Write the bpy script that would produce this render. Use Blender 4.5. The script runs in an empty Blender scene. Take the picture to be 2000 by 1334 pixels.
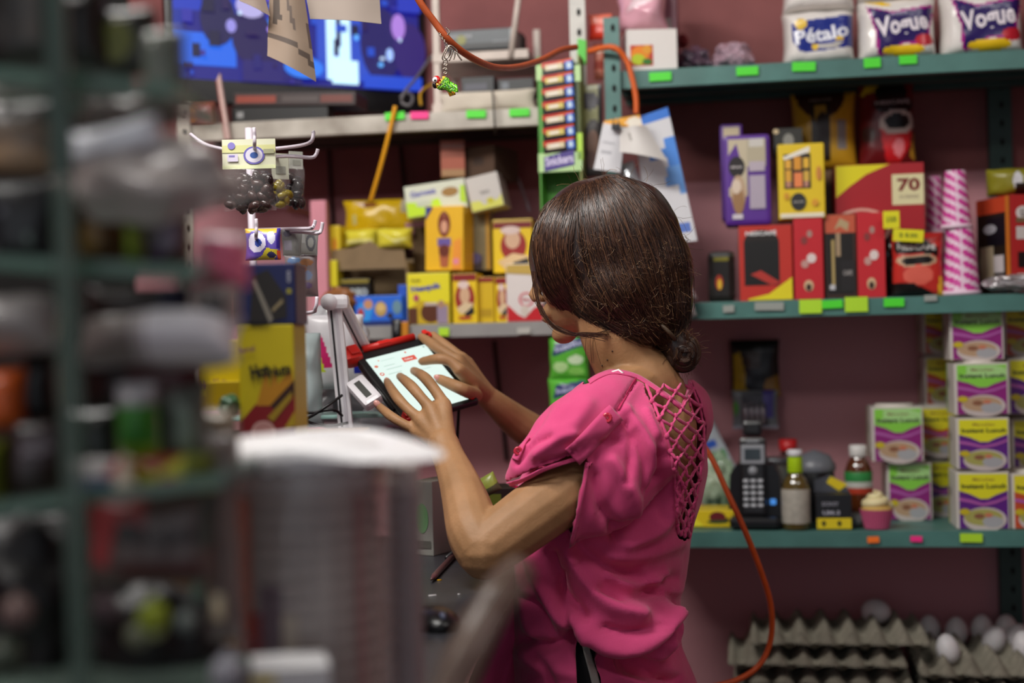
import bpy, bmesh, math, random
import numpy as np
from mathutils import Vector, Matrix, noise
from mathutils.bvhtree import BVHTree
random.seed(7)
R = random.Random(11)
SC = bpy.context.scene
COL = SC.collection

# ---------------------------------------------------------------- camera
FOC = 2778.0                       # 50 mm on a 36 mm wide sensor, 2000 px wide
CAM = Vector((0, 0, 1.38))
RHO = math.radians(1.4)
cx_, up_ = Vector((math.cos(RHO), 0, -math.sin(RHO))), Vector((math.sin(RHO), 0, math.cos(RHO)))
cam_d = bpy.data.cameras.new('camera'); cam = bpy.data.objects.new('camera', cam_d); COL.objects.link(cam)
cam.matrix_world = Matrix(((cx_.x, up_.x, 0, CAM.x), (0, 0, -1, CAM.y), (cx_.z, up_.z, 0, CAM.z), (0, 0, 0, 1)))
cam_d.lens = 50; cam_d.sensor_width = 36; cam_d.clip_start = .05
cam_d.dof.use_dof = True; cam_d.dof.focus_distance = 1.97; cam_d.dof.aperture_fstop = 2.1
SC.camera = cam
# ---------------------------------------------------------------- world, lamps, exposure
w = bpy.data.worlds.new('world'); SC.world = w; w.use_nodes = True
w.node_tree.nodes['Background'].inputs[0].default_value = (.80, .86, 1, 1)
w.node_tree.nodes['Background'].inputs[1].default_value = .22
def area(name, loc, aim, sx, sy, power, col):
    l = bpy.data.lights.new(name, 'AREA'); l.shape = 'RECTANGLE'; l.size = sx; l.size_y = sy
    l.energy = power; l.color = col
    o = bpy.data.objects.new(name, l); COL.objects.link(o); o.location = loc
    o.rotation_euler = (Vector(aim) - Vector(loc)).to_track_quat('-Z', 'Y').to_euler()
    return o
area('ceiling_lamp_light', (-.6, 1.4, 2.60), (-.2, 2.1, 1.0), 1.2, .16, 33, (1, .97, .93))
area('right_fill_light', (1.15, .9, 2.60), (.9, 2.4, 1.0), 1.0, .16, 5, (1, .97, .93))  # added fill for the right-hand shelves, source unseen
area('foreground_fill_light', (-.95, .25, 2.60), (-.5, 1.1, 1.2), 1.0, .16, 10, (1, .97, .93))  # added light from above to brighten the foreground, source unseen
area('front_fill_light', (-.6, -1.6, 1.7), (.1, 2.5, 1.1), 2.2, 1.8, 5, (.93, .96, 1))  # added dim fill from behind the camera, no door is modelled
SC.view_settings.view_transform = 'Standard'; SC.view_settings.look = 'None'
SC.view_settings.gamma = 1; SC.view_settings.use_curve_mapping = False
SC.view_settings.exposure = -.1

# ---------------------------------------------------------------- pixels of the photograph <-> the room
def ray(px, py):
    return cx_ * ((px - 1000) / FOC) + up_ * (-(py - 667) / FOC) + Vector((0, 1, 0))
def P(px, py, Y):                                   # point at distance Y in front of the camera
    return CAM + ray(px, py) * Y
TH = math.radians(9.0)                              # the shelf wall turns 9 degrees to the camera
U = Vector((math.cos(TH), -math.sin(TH), 0)); N = Vector((-math.sin(TH), -math.cos(TH), 0))
WO = Vector((0, 3.08, 0))
def hit(px, py, v):                                 # the ray meets the plane at distance v from the wall
    d = ray(px, py); return CAM + d * ((v - (CAM - WO).dot(N)) / d.dot(N))
def UZ(px, py, v):
    p = hit(px, py, v); return (p - WO).dot(U), p.z
def wp(u, v, z): return WO + U * u + N * v + Vector((0, 0, z))
def hz(px, py, z):
    d = ray(px, py); return CAM + d * ((z - CAM.z) / d.z)
def proj(p):
    q = p - CAM; return 1000 + FOC * q.dot(cx_) / q.y, 667 - FOC * q.dot(up_) / q.y

# ---------------------------------------------------------------- materials
def lin(c): return c / 12.92 if c <= .04045 else ((c + .055) / 1.055) ** 2.4
def rgb(h):
    if not isinstance(h, str): return tuple(h)
    h = h.lstrip('#'); return tuple(lin(int(h[i:i + 2], 16) / 255) for i in (0, 2, 4))
MATS = {}
def M(col, rough=.45, metal=0, vary=0, scale=30, bump=0, trans=0, alpha=1, emit=0, sss=0, spec=.5, bscale=None, col2=None, coat=0):
    key = (col, rough, metal, vary, scale, bump, trans, alpha, emit, sss, spec, bscale, col2, coat)
    if key in MATS: return MATS[key]
    m = bpy.data.materials.new('surface'); m.use_nodes = True; nt = m.node_tree
    b = nt.nodes['Principled BSDF']; c = rgb(col)
    b.inputs['Base Color'].default_value = (*c, 1); b.inputs['Roughness'].default_value = rough
    b.inputs['Metallic'].default_value = metal; b.inputs['Transmission Weight'].default_value = trans
    b.inputs['Alpha'].default_value = alpha; b.inputs['Specular IOR Level'].default_value = spec
    b.inputs['Coat Weight'].default_value = coat
    if emit:
        b.inputs['Emission Color'].default_value = (*c, 1); b.inputs['Emission Strength'].default_value = emit
        b.inputs['Base Color'].default_value = (.02, .02, .02, 1)
    if sss:
        b.inputs['Subsurface Weight'].default_value = sss; b.inputs['Subsurface Radius'].default_value = (1, .35, .2)
        b.inputs['Subsurface Scale'].default_value = .01
    if vary or bump:
        tc = nt.nodes.new('ShaderNodeTexCoord')
        n = nt.nodes.new('ShaderNodeTexNoise'); n.inputs['Scale'].default_value = scale; n.inputs['Detail'].default_value = 6
        nt.links.new(tc.outputs['Object'], n.inputs['Vector'])
        if vary:
            r = nt.nodes.new('ShaderNodeValToRGB'); r.color_ramp.elements[0].position = .32; r.color_ramp.elements[1].position = .68
            c2 = rgb(col2) if col2 else tuple(x * (1 - vary) for x in c)
            r.color_ramp.elements[0].color = (*c2, 1); r.color_ramp.elements[1].color = (*c, 1)
            nt.links.new(n.outputs['Fac'], r.inputs['Fac']); nt.links.new(r.outputs['Color'], b.inputs['Base Color'])
        if bump:
            n2 = nt.nodes.new('ShaderNodeTexNoise'); n2.inputs['Scale'].default_value = bscale or scale * 3; n2.inputs['Detail'].default_value = 4
            nt.links.new(tc.outputs['Object'], n2.inputs['Vector'])
            bp = nt.nodes.new('ShaderNodeBump'); bp.inputs['Strength'].default_value = bump; bp.inputs['Distance'].default_value = .004
            nt.links.new(n2.outputs['Fac'], bp.inputs['Height']); nt.links.new(bp.outputs['Normal'], b.inputs['Normal'])
    MATS[key] = m; return m
def film(col='#ffffff', alpha=.25, rough=.15):      # thin clear plastic film
    return M(col, rough, alpha=alpha, spec=.9)

# ---------------------------------------------------------------- mesh builder
TXT = {}
def text_mesh(s, bold):
    k = (s, bold)
    if k not in TXT:
        cu = bpy.data.curves.new('t', 'FONT'); cu.body = s; cu.align_x = 'CENTER'; cu.size = 1; cu.resolution_u = 2
        cu.offset = bold
        o = bpy.data.objects.new('t', cu); COL.objects.link(o)
        dg = bpy.context.evaluated_depsgraph_get()
        me = bpy.data.meshes.new_from_object(o.evaluated_get(dg))
        vs = [(v.co.x, v.co.y) for v in me.vertices]; fs = [tuple(p.vertices) for p in me.polygons]
        xs = [v[0] for v in vs]; ys = [v[1] for v in vs]
        x0, x1, y0, y1 = min(xs), max(xs), min(ys), max(ys)
        vs = [((x - (x0 + x1) / 2) / (y1 - y0), (y - (y0 + y1) / 2) / (y1 - y0)) for x, y in vs]
        TXT[k] = (vs, fs, (x1 - x0) / (y1 - y0))
        bpy.data.objects.remove(o); bpy.data.curves.remove(cu); bpy.data.meshes.remove(me)
    return TXT[k]

class MB:
    def __init__(s): s.v = []; s.f = []; s.m = []; s.mats = []; s.sm = []
    def mi(s, mat):
        if mat not in s.mats: s.mats.append(mat)
        return s.mats.index(mat)
    def add(s, vs, fs, mat, smooth=False, T=None):
        o = len(s.v)
        s.v += [tuple(T @ Vector(v)) for v in vs] if T else [tuple(v) for v in vs]
        s.f += [tuple(i + o for i in f) for f in fs]; k = s.mi(mat)
        s.m += [k] * len(fs); s.sm += [smooth] * len(fs)
        return s
    def box(s, c, d, mat, T=None, bev=0):
        x, y, z = c; a, b, h = d[0] / 2, d[1] / 2, d[2] / 2
        if bev:
            bm = bmesh.new(); bmesh.ops.create_cube(bm, size=1)
            for v in bm.verts: v.co = Vector((v.co.x * d[0] + x, v.co.y * d[1] + y, v.co.z * d[2] + z))
            bmesh.ops.bevel(bm, geom=bm.edges[:], offset=bev, segments=2, affect='EDGES', profile=.6)
            bm.verts.index_update()
            s.add([v.co.copy() for v in bm.verts], [[v.index for v in f.verts] for f in bm.faces], mat, False, T); bm.free(); return s
        vs = [(x + i * a, y + j * b, z + k * h) for k in (-1, 1) for j in (-1, 1) for i in (-1, 1)]
        return s.add(vs, [(0, 2, 3, 1), (4, 5, 7, 6), (0, 1, 5, 4), (2, 6, 7, 3), (0, 4, 6, 2), (1, 3, 7, 5)], mat, False, T)
    def tube(s, pts, r, mat, n=8, cap=True, closed=False, flat=1, T=None):
        pts = [Vector(p) for p in pts]; L = len(pts)
        rs = r if isinstance(r, (list, tuple)) else [r] * L
        vs = []; up = None
        for i, p in enumerate(pts):
            t = (pts[(i + 1) % L] - pts[i - 1]) if closed else (pts[min(i + 1, L - 1)] - pts[max(i - 1, 0)])
            t.normalize()
            if up is None: up = t.orthogonal().normalized()
            up = (up - t * up.dot(t)); up = up.normalized() if up.length > 1e-6 else t.orthogonal().normalized()
            w_ = t.cross(up)
            for k in range(n):
                a = 2 * math.pi * k / n
                vs.append(p + up * (math.cos(a) * rs[i]) + w_ * (math.sin(a) * rs[i] * flat))
        fs = []
        for i in range(L if closed else L - 1):
            j = (i + 1) % L
            for k in range(n):
                q = (k + 1) % n; fs.append((i * n + k, i * n + q, j * n + q, j * n + k))
        if cap and not closed: fs += [tuple(reversed(range(n))), tuple(range((L - 1) * n, L * n))]
        return s.add(vs, fs, mat, True, T)
    def lathe(s, prof, mat, n=28, c=(0, 0, 0), T=None, smooth=True, cap=True):
        vs = [(c[0] + r * math.cos(2 * math.pi * k / n), c[1] + r * math.sin(2 * math.pi * k / n), c[2] + z) for r, z in prof for k in range(n)]
        fs = [(i * n + k, i * n + (k + 1) % n, (i + 1) * n + (k + 1) % n, (i + 1) * n + k) for i in range(len(prof) - 1) for k in range(n)]
        s.add(vs, fs, mat, smooth, T)
        if cap:
            L = len(prof)
            s.add(vs[:n], [tuple(reversed(range(n)))], mat, False, T); s.add(vs[(L - 1) * n:], [tuple(range(n))], mat, False, T)
        return s
    def ball(s, c, r, mat, n=16, T=None, rot=None):
        c = Vector(c); vs = []; m_ = n // 2
        for i in range(m_ + 1):
            for k in range(n):
                a = math.pi * i / m_; b = 2 * math.pi * k / n
                v = Vector((r[0] * math.sin(a) * math.cos(b), r[1] * math.sin(a) * math.sin(b), r[2] * math.cos(a)))
                vs.append(c + (rot @ v if rot else v))
        fs = [(i * n + k, (i + 1) * n + k, (i + 1) * n + (k + 1) % n, i * n + (k + 1) % n) for i in range(m_) for k in range(n)]
        return s.add(vs, fs, mat, True, T)
    def prism(s, pts, t0, t1, mat, ax='y', T=None):     # outline in the x-z plane, thickness along y
        n = len(pts); vs = [(x, t0, z) for x, z in pts] + [(x, t1, z) for x, z in pts]
        fs = [tuple(range(n)), tuple(reversed(range(n, 2 * n)))] + [(i, i + n, (i + 1) % n + n, (i + 1) % n) for i in range(n)]
        return s.add(vs, fs, mat, False, T)
    def build(s, name, parent=None, loc=None, rz=None, weld=False):
        me = bpy.data.meshes.new(name); me.from_pydata(s.v, [], s.f)
        for m_ in s.mats: me.materials.append(m_)
        me.polygons.foreach_set('material_index', s.m); me.polygons.foreach_set('use_smooth', s.sm)
        me.validate(); me.update()
        if weld:
            bm = bmesh.new(); bm.from_mesh(me); bmesh.ops.remove_doubles(bm, verts=bm.verts, dist=1e-5)
            bmesh.ops.recalc_face_normals(bm, faces=bm.faces); bm.to_mesh(me); bm.free()
        return link(name, me, parent, loc, rz)
def link(name, me, parent=None, loc=None, rz=None):
    o = bpy.data.objects.new(name, me); COL.objects.link(o); o.parent = parent
    if loc is not None: o.location = loc
    if rz is not None: o.rotation_euler = rz if isinstance(rz, (tuple, list)) else (0, 0, rz)
    return o
def tag(o, label, cat, group=None, kind=None):
    if label: o['label'] = label
    if cat: o['category'] = cat
    if group: o['group'] = group
    if kind: o['kind'] = kind
    return o
def empty(name, loc, rz, label, cat, group=None):
    o = bpy.data.objects.new(name, None); COL.objects.link(o); o.location = loc; o.empty_display_size = .02
    o.rotation_euler = rz if isinstance(rz, (tuple, list)) else (0, 0, rz)
    return tag(o, label, cat, group)
def struct(o): o['kind'] = 'structure'; return o
def evalmesh(o):
    dg = bpy.context.evaluated_depsgraph_get(); dg.update()
    return bpy.data.meshes.new_from_object(o.evaluated_get(dg))

# print on a flat face: frame origin O (lower left), vectors A (width) and B (height), normal Q
def art(mb, items, O, A, B, Q, eps=.0005, rough=.4):
    a, b = A.length, B.length; lay = 0
    for it in items:
        lay += 1; off = Q * (eps + lay * .00018); k = it[0]
        f = lambda x, y: O + A * x + B * y + off
        if k == 'r':
            _, x0, y0, x1, y1, c = it[:6]; mb.add([f(x0, y0), f(x1, y0), f(x1, y1), f(x0, y1)], [(0, 1, 2, 3)], mat_of(c, rough))
        elif k == 'p':
            mb.add([f(x, y) for x, y in it[1]], [tuple(range(len(it[1])))], mat_of(it[2], rough))
        elif k == 'e':
            _, x, y, rx, ry, c = it[:6]; n = 22
            mb.add([f(x + rx * math.cos(2 * math.pi * i / n), y + ry * math.sin(2 * math.pi * i / n)) for i in range(n)], [tuple(range(n))], mat_of(c, rough))
        elif k == 'g':
            _, x, y, rx, ry, q, c = it[:7]; n = 24
            vs = [f(x + rx * s * math.cos(2 * math.pi * i / n), y + ry * s * math.sin(2 * math.pi * i / n)) for s in (1, q) for i in range(n)]
            mb.add(vs, [(i, (i + 1) % n, n + (i + 1) % n, n + i) for i in range(n)], mat_of(c, rough))
        elif k == 't':
            s_, x, y, h, c = it[1:6]; wfit = it[6] if len(it) > 6 else None; ang = it[7] if len(it) > 7 else 0; bold = it[8] if len(it) > 8 else .02
            vs, fs, asp = text_mesh(s_, bold); hh = h * b; sx = (wfit * a / asp) if wfit else hh; ca, sa = math.cos(ang), math.sin(ang)
            An, Bn = A.normalized(), B.normalized(); cc = f(x, y)
            mb.add([cc + An * (vx * sx * ca - vy * hh * sa) + Bn * (vx * sx * sa + vy * hh * ca) for vx, vy in vs], fs, mat_of(c, rough))
def mat_of(c, rough=.4):
    return c if isinstance(c, bpy.types.Material) else M(c, rough)

# carton: body box (the thing), printed faces as a part.  rect = pixel box of its front face, vf = distance of that face from the wall
def carton(name, label, cat, rect, vf, d, col, front=(), left=(), right=(), top=None, on=None, yaw=0, tilt=0, group=None, w=None, h=None, mat=None, bev=.0012, rough=.4):
    x0, y0, x1, y1 = rect; xm, ym = (x0 + x1) / 2, (y0 + y1) / 2
    u0, _ = UZ(x0, ym, vf); u1, _ = UZ(x1, ym, vf); _, z1 = UZ(xm, y0, vf); _, z0 = UZ(xm, y1, vf)
    if on is not None: z0 = on + .0005
    W_ = w or (u1 - u0) / max(.3, math.cos(yaw)); H = h or (z1 - z0)
    c = wp((u0 + u1) / 2, vf - d / 2, z0)
    b = MB(); b.box((0, 0, H / 2), (W_, d, H), mat or M(col, rough), bev=bev)
    o = b.build(name, None, c, (0, tilt, -TH + yaw)); tag(o, label, cat, group)
    if front or left or right or top:
        X, Y, Z = Vector((1, 0, 0)), Vector((0, 1, 0)), Vector((0, 0, 1)); e = bev
        for it, O_, A_, B_, Q_ in ((front, Vector((-W_ / 2 + e, -d / 2, e)), X * (W_ - 2 * e), Z * (H - 2 * e), -Y), (left, Vector((-W_ / 2, d / 2 - e, e)), -Y * (d - 2 * e), Z * (H - 2 * e), -X),
                                   (right, Vector((W_ / 2, -d / 2 + e, e)), Y * (d - 2 * e), Z * (H - 2 * e), X), (top, Vector((-W_ / 2 + e, -d / 2 + e, H)), X * (W_ - 2 * e), Y * (d - 2 * e), Z)):
            if it: q = MB(); art(q, it, O_, A_, B_, Q_); q.build('printed_face', o)
    o['_w'] = W_; o['_h'] = H; o['_z'] = z0
    return o
def inpoly(x, y, poly):
    c = False; n = len(poly); j = n - 1
    for i in range(n):
        xi, yi = poly[i]; xj, yj = poly[j]
        if (yi > y) != (yj > y) and x < (xj - xi) * (y - yi) / (yj - yi) + xi: c = not c
        j = i
    return c
def hitart(items, x, y, base):
    c = base
    for it in items:
        k = it[0]
        if k == 'r' and it[1] <= x <= it[3] and it[2] <= y <= it[4]: c = it[5]
        elif k == 'e' and ((x - it[1]) / it[3]) ** 2 + ((y - it[2]) / it[4]) ** 2 <= 1: c = it[5]
        elif k == 'p' and inpoly(x, y, it[1]): c = it[2]
        elif k == 'g':
            q = math.hypot((x - it[1]) / it[3], (y - it[2]) / it[4])
            if it[5] <= q <= 1: c = it[6]
    return c
# soft bag / pouch: pillow shape with crumples, painted by its print, texts laid on the surface
def pouch_mesh(W_, H, D, col, items=(), crumple=.004, seed=0, n=34, rough=.3, flat_edge=.04, freq=18, taper=0, sq=2.6):
    mb = MB()
    def surf(x, y, s):
        a = max(0, 1 - abs(2 * x - 1) ** sq) ** .5; bb = max(0, 1 - abs(2 * y - 1) ** (sq + .6)) ** .5
        t = D / 2 * a * bb
        wx = 1 - taper * (1 - y) if taper > 0 else 1 + taper * y
        X = (x - .5) * W_ * wx * (1 - .05 * bb * math.sin(math.pi * y)); Z = y * H
        q = Vector((X * freq + seed * 3.1, Z * freq, s * 2 + seed)); nz = noise.noise(q) + .5 * noise.noise(q * 2.3)
        t += crumple * nz * (.3 + a * bb)
        e = crumple * .6 * noise.noise(Vector((X * 30 + seed, Z * 30, 5)))
        return Vector((X + e, -s * t, Z + e * (1 if .02 < y < .98 else .3)))
    for s in (1, -1):
        vs = [surf(i / n, j / n, s) for j in range(n + 1) for i in range(n + 1)]
        by = {}
        for j in range(n):
            for i in range(n):
                c = hitart(items, (i + .5) / n, (j + .5) / n, col) if s == 1 else col
                a = j * (n + 1) + i; f = (a, a + 1, a + n + 2, a + n + 1)
                by.setdefault(c, []).append(f if s == 1 else f[::-1])
        first = True; o = len(mb.v); mb.v += [tuple(v) for v in vs]
        for c, fs in by.items():
            k = mb.mi(mat_of(c, rough)); mb.f += [tuple(i + o for i in f) for f in fs]; mb.m += [k] * len(fs); mb.sm += [True] * len(fs)
    for it in items:
        if it[0] == 't':
            s_, x, y, h, c = it[1:6]; wfit = it[6] if len(it) > 6 else None; ang = it[7] if len(it) > 7 else 0; bold = it[8] if len(it) > 8 else .02
            vs, fs, asp = text_mesh(s_, bold); hh = h; sx = (wfit / asp) if wfit else h * H / W_; ca, sa = math.cos(ang), math.sin(ang)
            out = []
            for vx, vy in vs:
                qx = x + vx * sx * ca - vy * hh * sa * H / W_; qy = y + vx * sx * sa * W_ / H + vy * hh * ca
                p = surf(min(1, max(0, qx)), min(1, max(0, qy)), 1); out.append(p + Vector((0, -.0012, 0)))
            mb.add(out, fs, mat_of(c, rough))
    return mb
def pouch(name, label, cat, rect, vf, d, col, items=(), on=None, yaw=0, tilt=0, group=None, lean=0, **kw):
    x0, y0, x1, y1 = rect; xm, ym = (x0 + x1) / 2, (y0 + y1) / 2; vm = vf - d / 2
    u0, _ = UZ(x0, ym, vm); u1, _ = UZ(x1, ym, vm); _, z1 = UZ(xm, y0, vm); _, z0 = UZ(xm, y1, vm)
    if on is not None: z0 = on + .001
    mb = pouch_mesh(u1 - u0, z1 - z0, d, col, items, **kw)
    o = mb.build(name, None, wp((u0 + u1) / 2, vm, z0), (lean, tilt, -TH + yaw), weld=False)
    return tag(o, label, cat, group)
def catmull(pts, per=8, closed=False):
    pts = [Vector(p) for p in pts]; out = []; n = len(pts)
    for i in range(n if closed else n - 1):
        p0 = pts[(i - 1) % n] if closed or i else pts[0]; p1 = pts[i]; p2 = pts[(i + 1) % n]
        p3 = pts[(i + 2) % n] if closed or i + 2 < n else pts[-1]
        for k in range(per):
            t = k / per
            out.append(.5 * ((2 * p1) + (p2 - p0) * t + (2 * p0 - 5 * p1 + 4 * p2 - p3) * t * t + (3 * p1 - p0 - 3 * p2 + p3) * t ** 3))
    if not closed: out.append(pts[-1])
    return out
def TW(u, v, z, yaw=0): return Matrix.Translation(wp(u, v, z)) @ Matrix.Rotation(-TH + yaw, 4, 'Z')
RZ = -TH
# ================================================================ the room
wallm = M('#a2605f', .75, vary=.35, scale=5, bump=.25, bscale=60, col2='#824a4a')
def twotone(z0):                                    # lighter pink paint on the lower part of the wall
    m = M('#9c5c5b', .75, vary=.35, scale=5.01, bump=.25, bscale=60, col2='#7c4646'); nt = m.node_tree; bs = nt.nodes['Principled BSDF']
    l = bs.inputs['Base Color'].links[0]; src = l.from_socket; tc = [q for q in nt.nodes if q.type == 'TEX_COORD'][0]
    sp = nt.nodes.new('ShaderNodeSeparateXYZ'); nt.links.new(tc.outputs['Object'], sp.inputs[0]); mp = nt.nodes.new('ShaderNodeMapRange')
    mp.inputs['From Min'].default_value = z0 - .004; mp.inputs['From Max'].default_value = z0 + .004; nt.links.new(sp.outputs['Z'], mp.inputs['Value'])
    mx = nt.nodes.new('ShaderNodeMix'); mx.data_type = 'RGBA'; nt.links.new(mp.outputs[0], mx.inputs[0]); mx.inputs[6].default_value = (*rgb('#cf9299'), 1); nt.links.new(src, mx.inputs[7]); nt.links.new(mx.outputs[2], bs.inputs['Base Color']); return m
def wallbox(name, x0, x1, y0, y1, z0, z1, mat, rz=0, loc=(0, 0, 0)):
    b = MB(); b.box(((x0 + x1) / 2, (y0 + y1) / 2, (z0 + z1) / 2), (x1 - x0, y1 - y0, z1 - z0), mat)
    return struct(b.build(name, None, loc, rz))
wallbox('wall_back', -2.1, 2.1, 0, .12, 0, 2.75, twotone(UZ(600, 388, 0)[1]), RZ, WO)
wallbox('wall_left', -1.95, -1.85, -2.0, 3.5, 0, 2.75, wallm)
wallbox('wall_right', 1.95, 2.05, -2.0, 3.2, 0, 2.75, wallm)
wallbox('floor', -1.95, 2.05, -2.0, 3.5, -.08, 0, M('#6d6560', .5, vary=.3, scale=6))
wallbox('ceiling', -1.95, 2.05, -2.0, 3.5, 2.75, 2.83, M('#b8b0a6', .8, vary=.1, scale=4))
# lamp fixture under the ceiling
lf = empty('ceiling_lamp', (-.55, 1.45, 2.75), 0, 'white twin tube ceiling lamp above the counter, out of the photo at the top', 'lamp')
b = MB(); b.box((0, 0, -.04), (1.3, .14, .06), M('#e8e8e4', .4), bev=.01); b.build('lamp_housing', lf)
for s in (-.045, .045):
    b = MB(); b.tube([(-.6, s, -.09), (.6, s, -.09)], .013, M('#fff8ee', .4, emit=6), 12); b.build('lamp_tube', lf)

lf = empty('ceiling_lamp', (-.95, .25, 2.75), 0, 'third white ceiling lamp, nearest the shop door, out of the photo', 'lamp')  # fixture made up to go with the added foreground light
b = MB(); b.box((0, 0, -.04), (1.1, .14, .06), M('#e8e8e4', .4), bev=.01); b.build('lamp_housing', lf)
b = MB(); b.tube([(-.5, 0, -.09), (.5, 0, -.09)], .013, M('#fff8ee', .4, emit=6), 12); b.build('lamp_tube', lf)
lf = empty('ceiling_lamp', (1.15, .9, 2.75), 0, 'second white ceiling lamp, over the right of the shop, out of the photo', 'lamp')  # fixture made up to go with the added fill on the right
b = MB(); b.box((0, 0, -.04), (1.1, .14, .06), M('#e8e8e4', .4), bev=.01); b.build('lamp_housing', lf)
b = MB(); b.tube([(-.5, 0, -.09), (.5, 0, -.09)], .013, M('#fff8ee', .4, emit=6), 12); b.build('lamp_tube', lf)
# ---------------------------------------------------------------- green and white slotted shelving
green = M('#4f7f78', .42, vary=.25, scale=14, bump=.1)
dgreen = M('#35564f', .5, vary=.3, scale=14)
white = M('#cfc9bd', .5, vary=.35, scale=9, bump=.1, col2='#8f867a')
grey = M('#9a9896', .45, vary=.2, scale=12)
hole = M('#0b0c0c', .9)
VF = .36
def shelf(name, label, u0, u1, z, mat, under, lip=.034, vf=VF, vb=.01):
    root = empty(name, wp((u0 + u1) / 2, vf / 2, z - lip), RZ, label, 'shelf')
    w_, c = u1 - u0, 0
    T = Matrix.Translation((0, 0, 0))
    b = MB(); b.box((0, 0, lip - .004), (w_, vf - vb, .006), mat); b.build('shelf_board', root)
    b = MB(); b.box((0, -(vf - vb) / 2 + .001, lip / 2), (w_, .003, lip), mat, bev=.001); b.box((0, -(vf - vb) / 2 + .012, .002), (w_, .022, .003), mat); b.build('front_lip', root)
    b = MB()
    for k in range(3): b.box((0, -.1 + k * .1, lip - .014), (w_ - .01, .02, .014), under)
    b.build('underside_rib', root)
    root['_u'] = (u0 + u1) / 2; root['_z'] = z; root['_lip'] = lip
    return root
def zat(px, py, v=VF): return UZ(px, py, v)[1]
Z1, Z2, Z3 = zat(1600, 117), zat(1600, 584), zat(1700, 1038)
uL, uR = UZ(1196, 150, VF)[0], UZ(2090, 100, VF)[0]
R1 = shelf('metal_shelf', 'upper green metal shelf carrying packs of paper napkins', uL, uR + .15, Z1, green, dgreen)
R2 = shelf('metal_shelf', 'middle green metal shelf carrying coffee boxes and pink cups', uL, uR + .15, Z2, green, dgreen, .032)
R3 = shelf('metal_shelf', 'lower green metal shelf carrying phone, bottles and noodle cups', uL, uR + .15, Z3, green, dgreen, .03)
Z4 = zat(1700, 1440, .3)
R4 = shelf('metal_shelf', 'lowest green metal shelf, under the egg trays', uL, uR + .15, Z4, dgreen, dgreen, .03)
ZL1, ZL2 = zat(700, 226), zat(900, 632)
uA = UZ(352, 240, VF)[0]; uB = UZ(1052, 205, VF)[0]
L1 = shelf('metal_shelf', 'white stained metal shelf carrying the television', uA, uB + .012, ZL1, white, M('#4a3a32', .6, vary=.3), .034)
uC, uD = UZ(640, 640, VF)[0], UZ(1100, 632, VF)[0]
L2 = shelf('metal_shelf', 'grey metal shelf carrying yellow biscuit boxes', uC - .12, uD + .02, ZL2, grey, dgreen, .026)
# price stickers, stuck on the front lips
def sticker(sh, px0, py0, px1, py1, col, txt=None, v=VF):
    u0, _ = UZ(px0, (py0 + py1) / 2, v); u1, _ = UZ(px1, (py0 + py1) / 2, v); xm = (px0 + px1) / 2
    z1, z0 = UZ(xm, py0, v)[1], UZ(xm, py1, v)[1]
    z1 = min(z1, sh['_z'] + .004); z0 = max(z0, sh['_z'] - sh['_lip'] - .008)
    b = MB(); c = Vector(((u0 + u1) / 2 - sh['_u'], -v / 2 + .0035 - .004, (z0 + z1) / 2 - (sh['_z'] - sh['_lip'])))
    a = R.uniform(-.04, .04); b.box((0, 0, 0), (u1 - u0, .0008, z1 - z0), mat_of(col), Matrix.Translation(c) @ Matrix.Rotation(a, 4, 'Y'))
    if txt: art(b, [('t', txt, .5, .5, .5, '#284018', .7, 0, .0)], c - Vector(((u1 - u0) / 2, .0005, (z1 - z0) / 2)), Vector((u1 - u0, 0, 0)), Vector((0, 0, z1 - z0)), Vector((0, -1, 0)))
    o = b.build('price_sticker', sh); return o
G_, LM, PK, OR = M('#4fe32e', .5), M('#b6e62c', .5), M('#ff2f8e', .5), M('#ff7b22', .5)
for r in ((1268, 141, 1311, 158), (1438, 130, 1481, 147), (1547, 121, 1593, 139), (1687, 113, 1720, 132), (1756, 108, 1791, 125)): sticker(R1, *r, G_)
for r, c in (((1561, 585, 1605, 612), LM), ((1605, 586, 1646, 602), G_), ((1650, 580, 1695, 609), LM), ((1726, 582, 1766, 599), G_)): sticker(R2, *r, c)
for r in ((1474, 590, 1531, 606), (1412, 596, 1434, 610), (1805, 576, 1830, 588)): sticker(R2, *r, M('#9aa09a', .6))['label'] = 'torn grey price sticker'
for r, c in (((1694, 1048, 1717, 1060), OR), ((1778, 1047, 1801, 1058), PK), ((1875, 1042, 1919, 1059), LM)): sticker(R3, *r, c)
for r, c in (((752, 219, 790, 234), G_), ((802, 218, 837, 232), PK), ((911, 215, 949, 230), G_), ((995, 212, 1034, 227), G_)): sticker(L1, *r, c)
sticker(L2, 857, 640, 877, 656, LM); sticker(L2, 1010, 640, 1036, 652, M('#b9b7b0', .6))
# slotted angle posts
def post(name, label, u, v, z0, z1, mat, wd=.032, face=True, group=None):
    root = empty(name, wp(u, v, z0), RZ, label, 'post', group)
    b = MB(); h = z1 - z0
    b.box((0, 0, h / 2), (wd, .003, h), mat); b.box((-wd / 2 + .0015, wd / 2, h / 2), (.003, wd, h), mat)
    b.build('angle_bar', root)
    b = MB(); n = int(h / .038)
    for k in range(n): b.prism([(.004 * math.cos(a) + .003, h - .02 - k * .038 + .0075 * math.sin(a)) for a in [i * math.pi / 4 for i in range(8)]], -.0024, -.0016, hole)
    q = b.build('slots', root); q['kind'] = 'stuff'
    b = MB(); b.tube([(.002, -.0015, h * .5), (.002, -.008, h * .5)], .007, M('#8aa09a', .3, metal=.8), 6); b.build('bolt', root)
    return root
uP = UZ(1196, 150, VF + .01)[0]
post('shelf_post', 'green slotted post at the left front of the green shelving, ending under the white papers', uP, VF + .008, 0, zat(1190, 36), green, .03)
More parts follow.
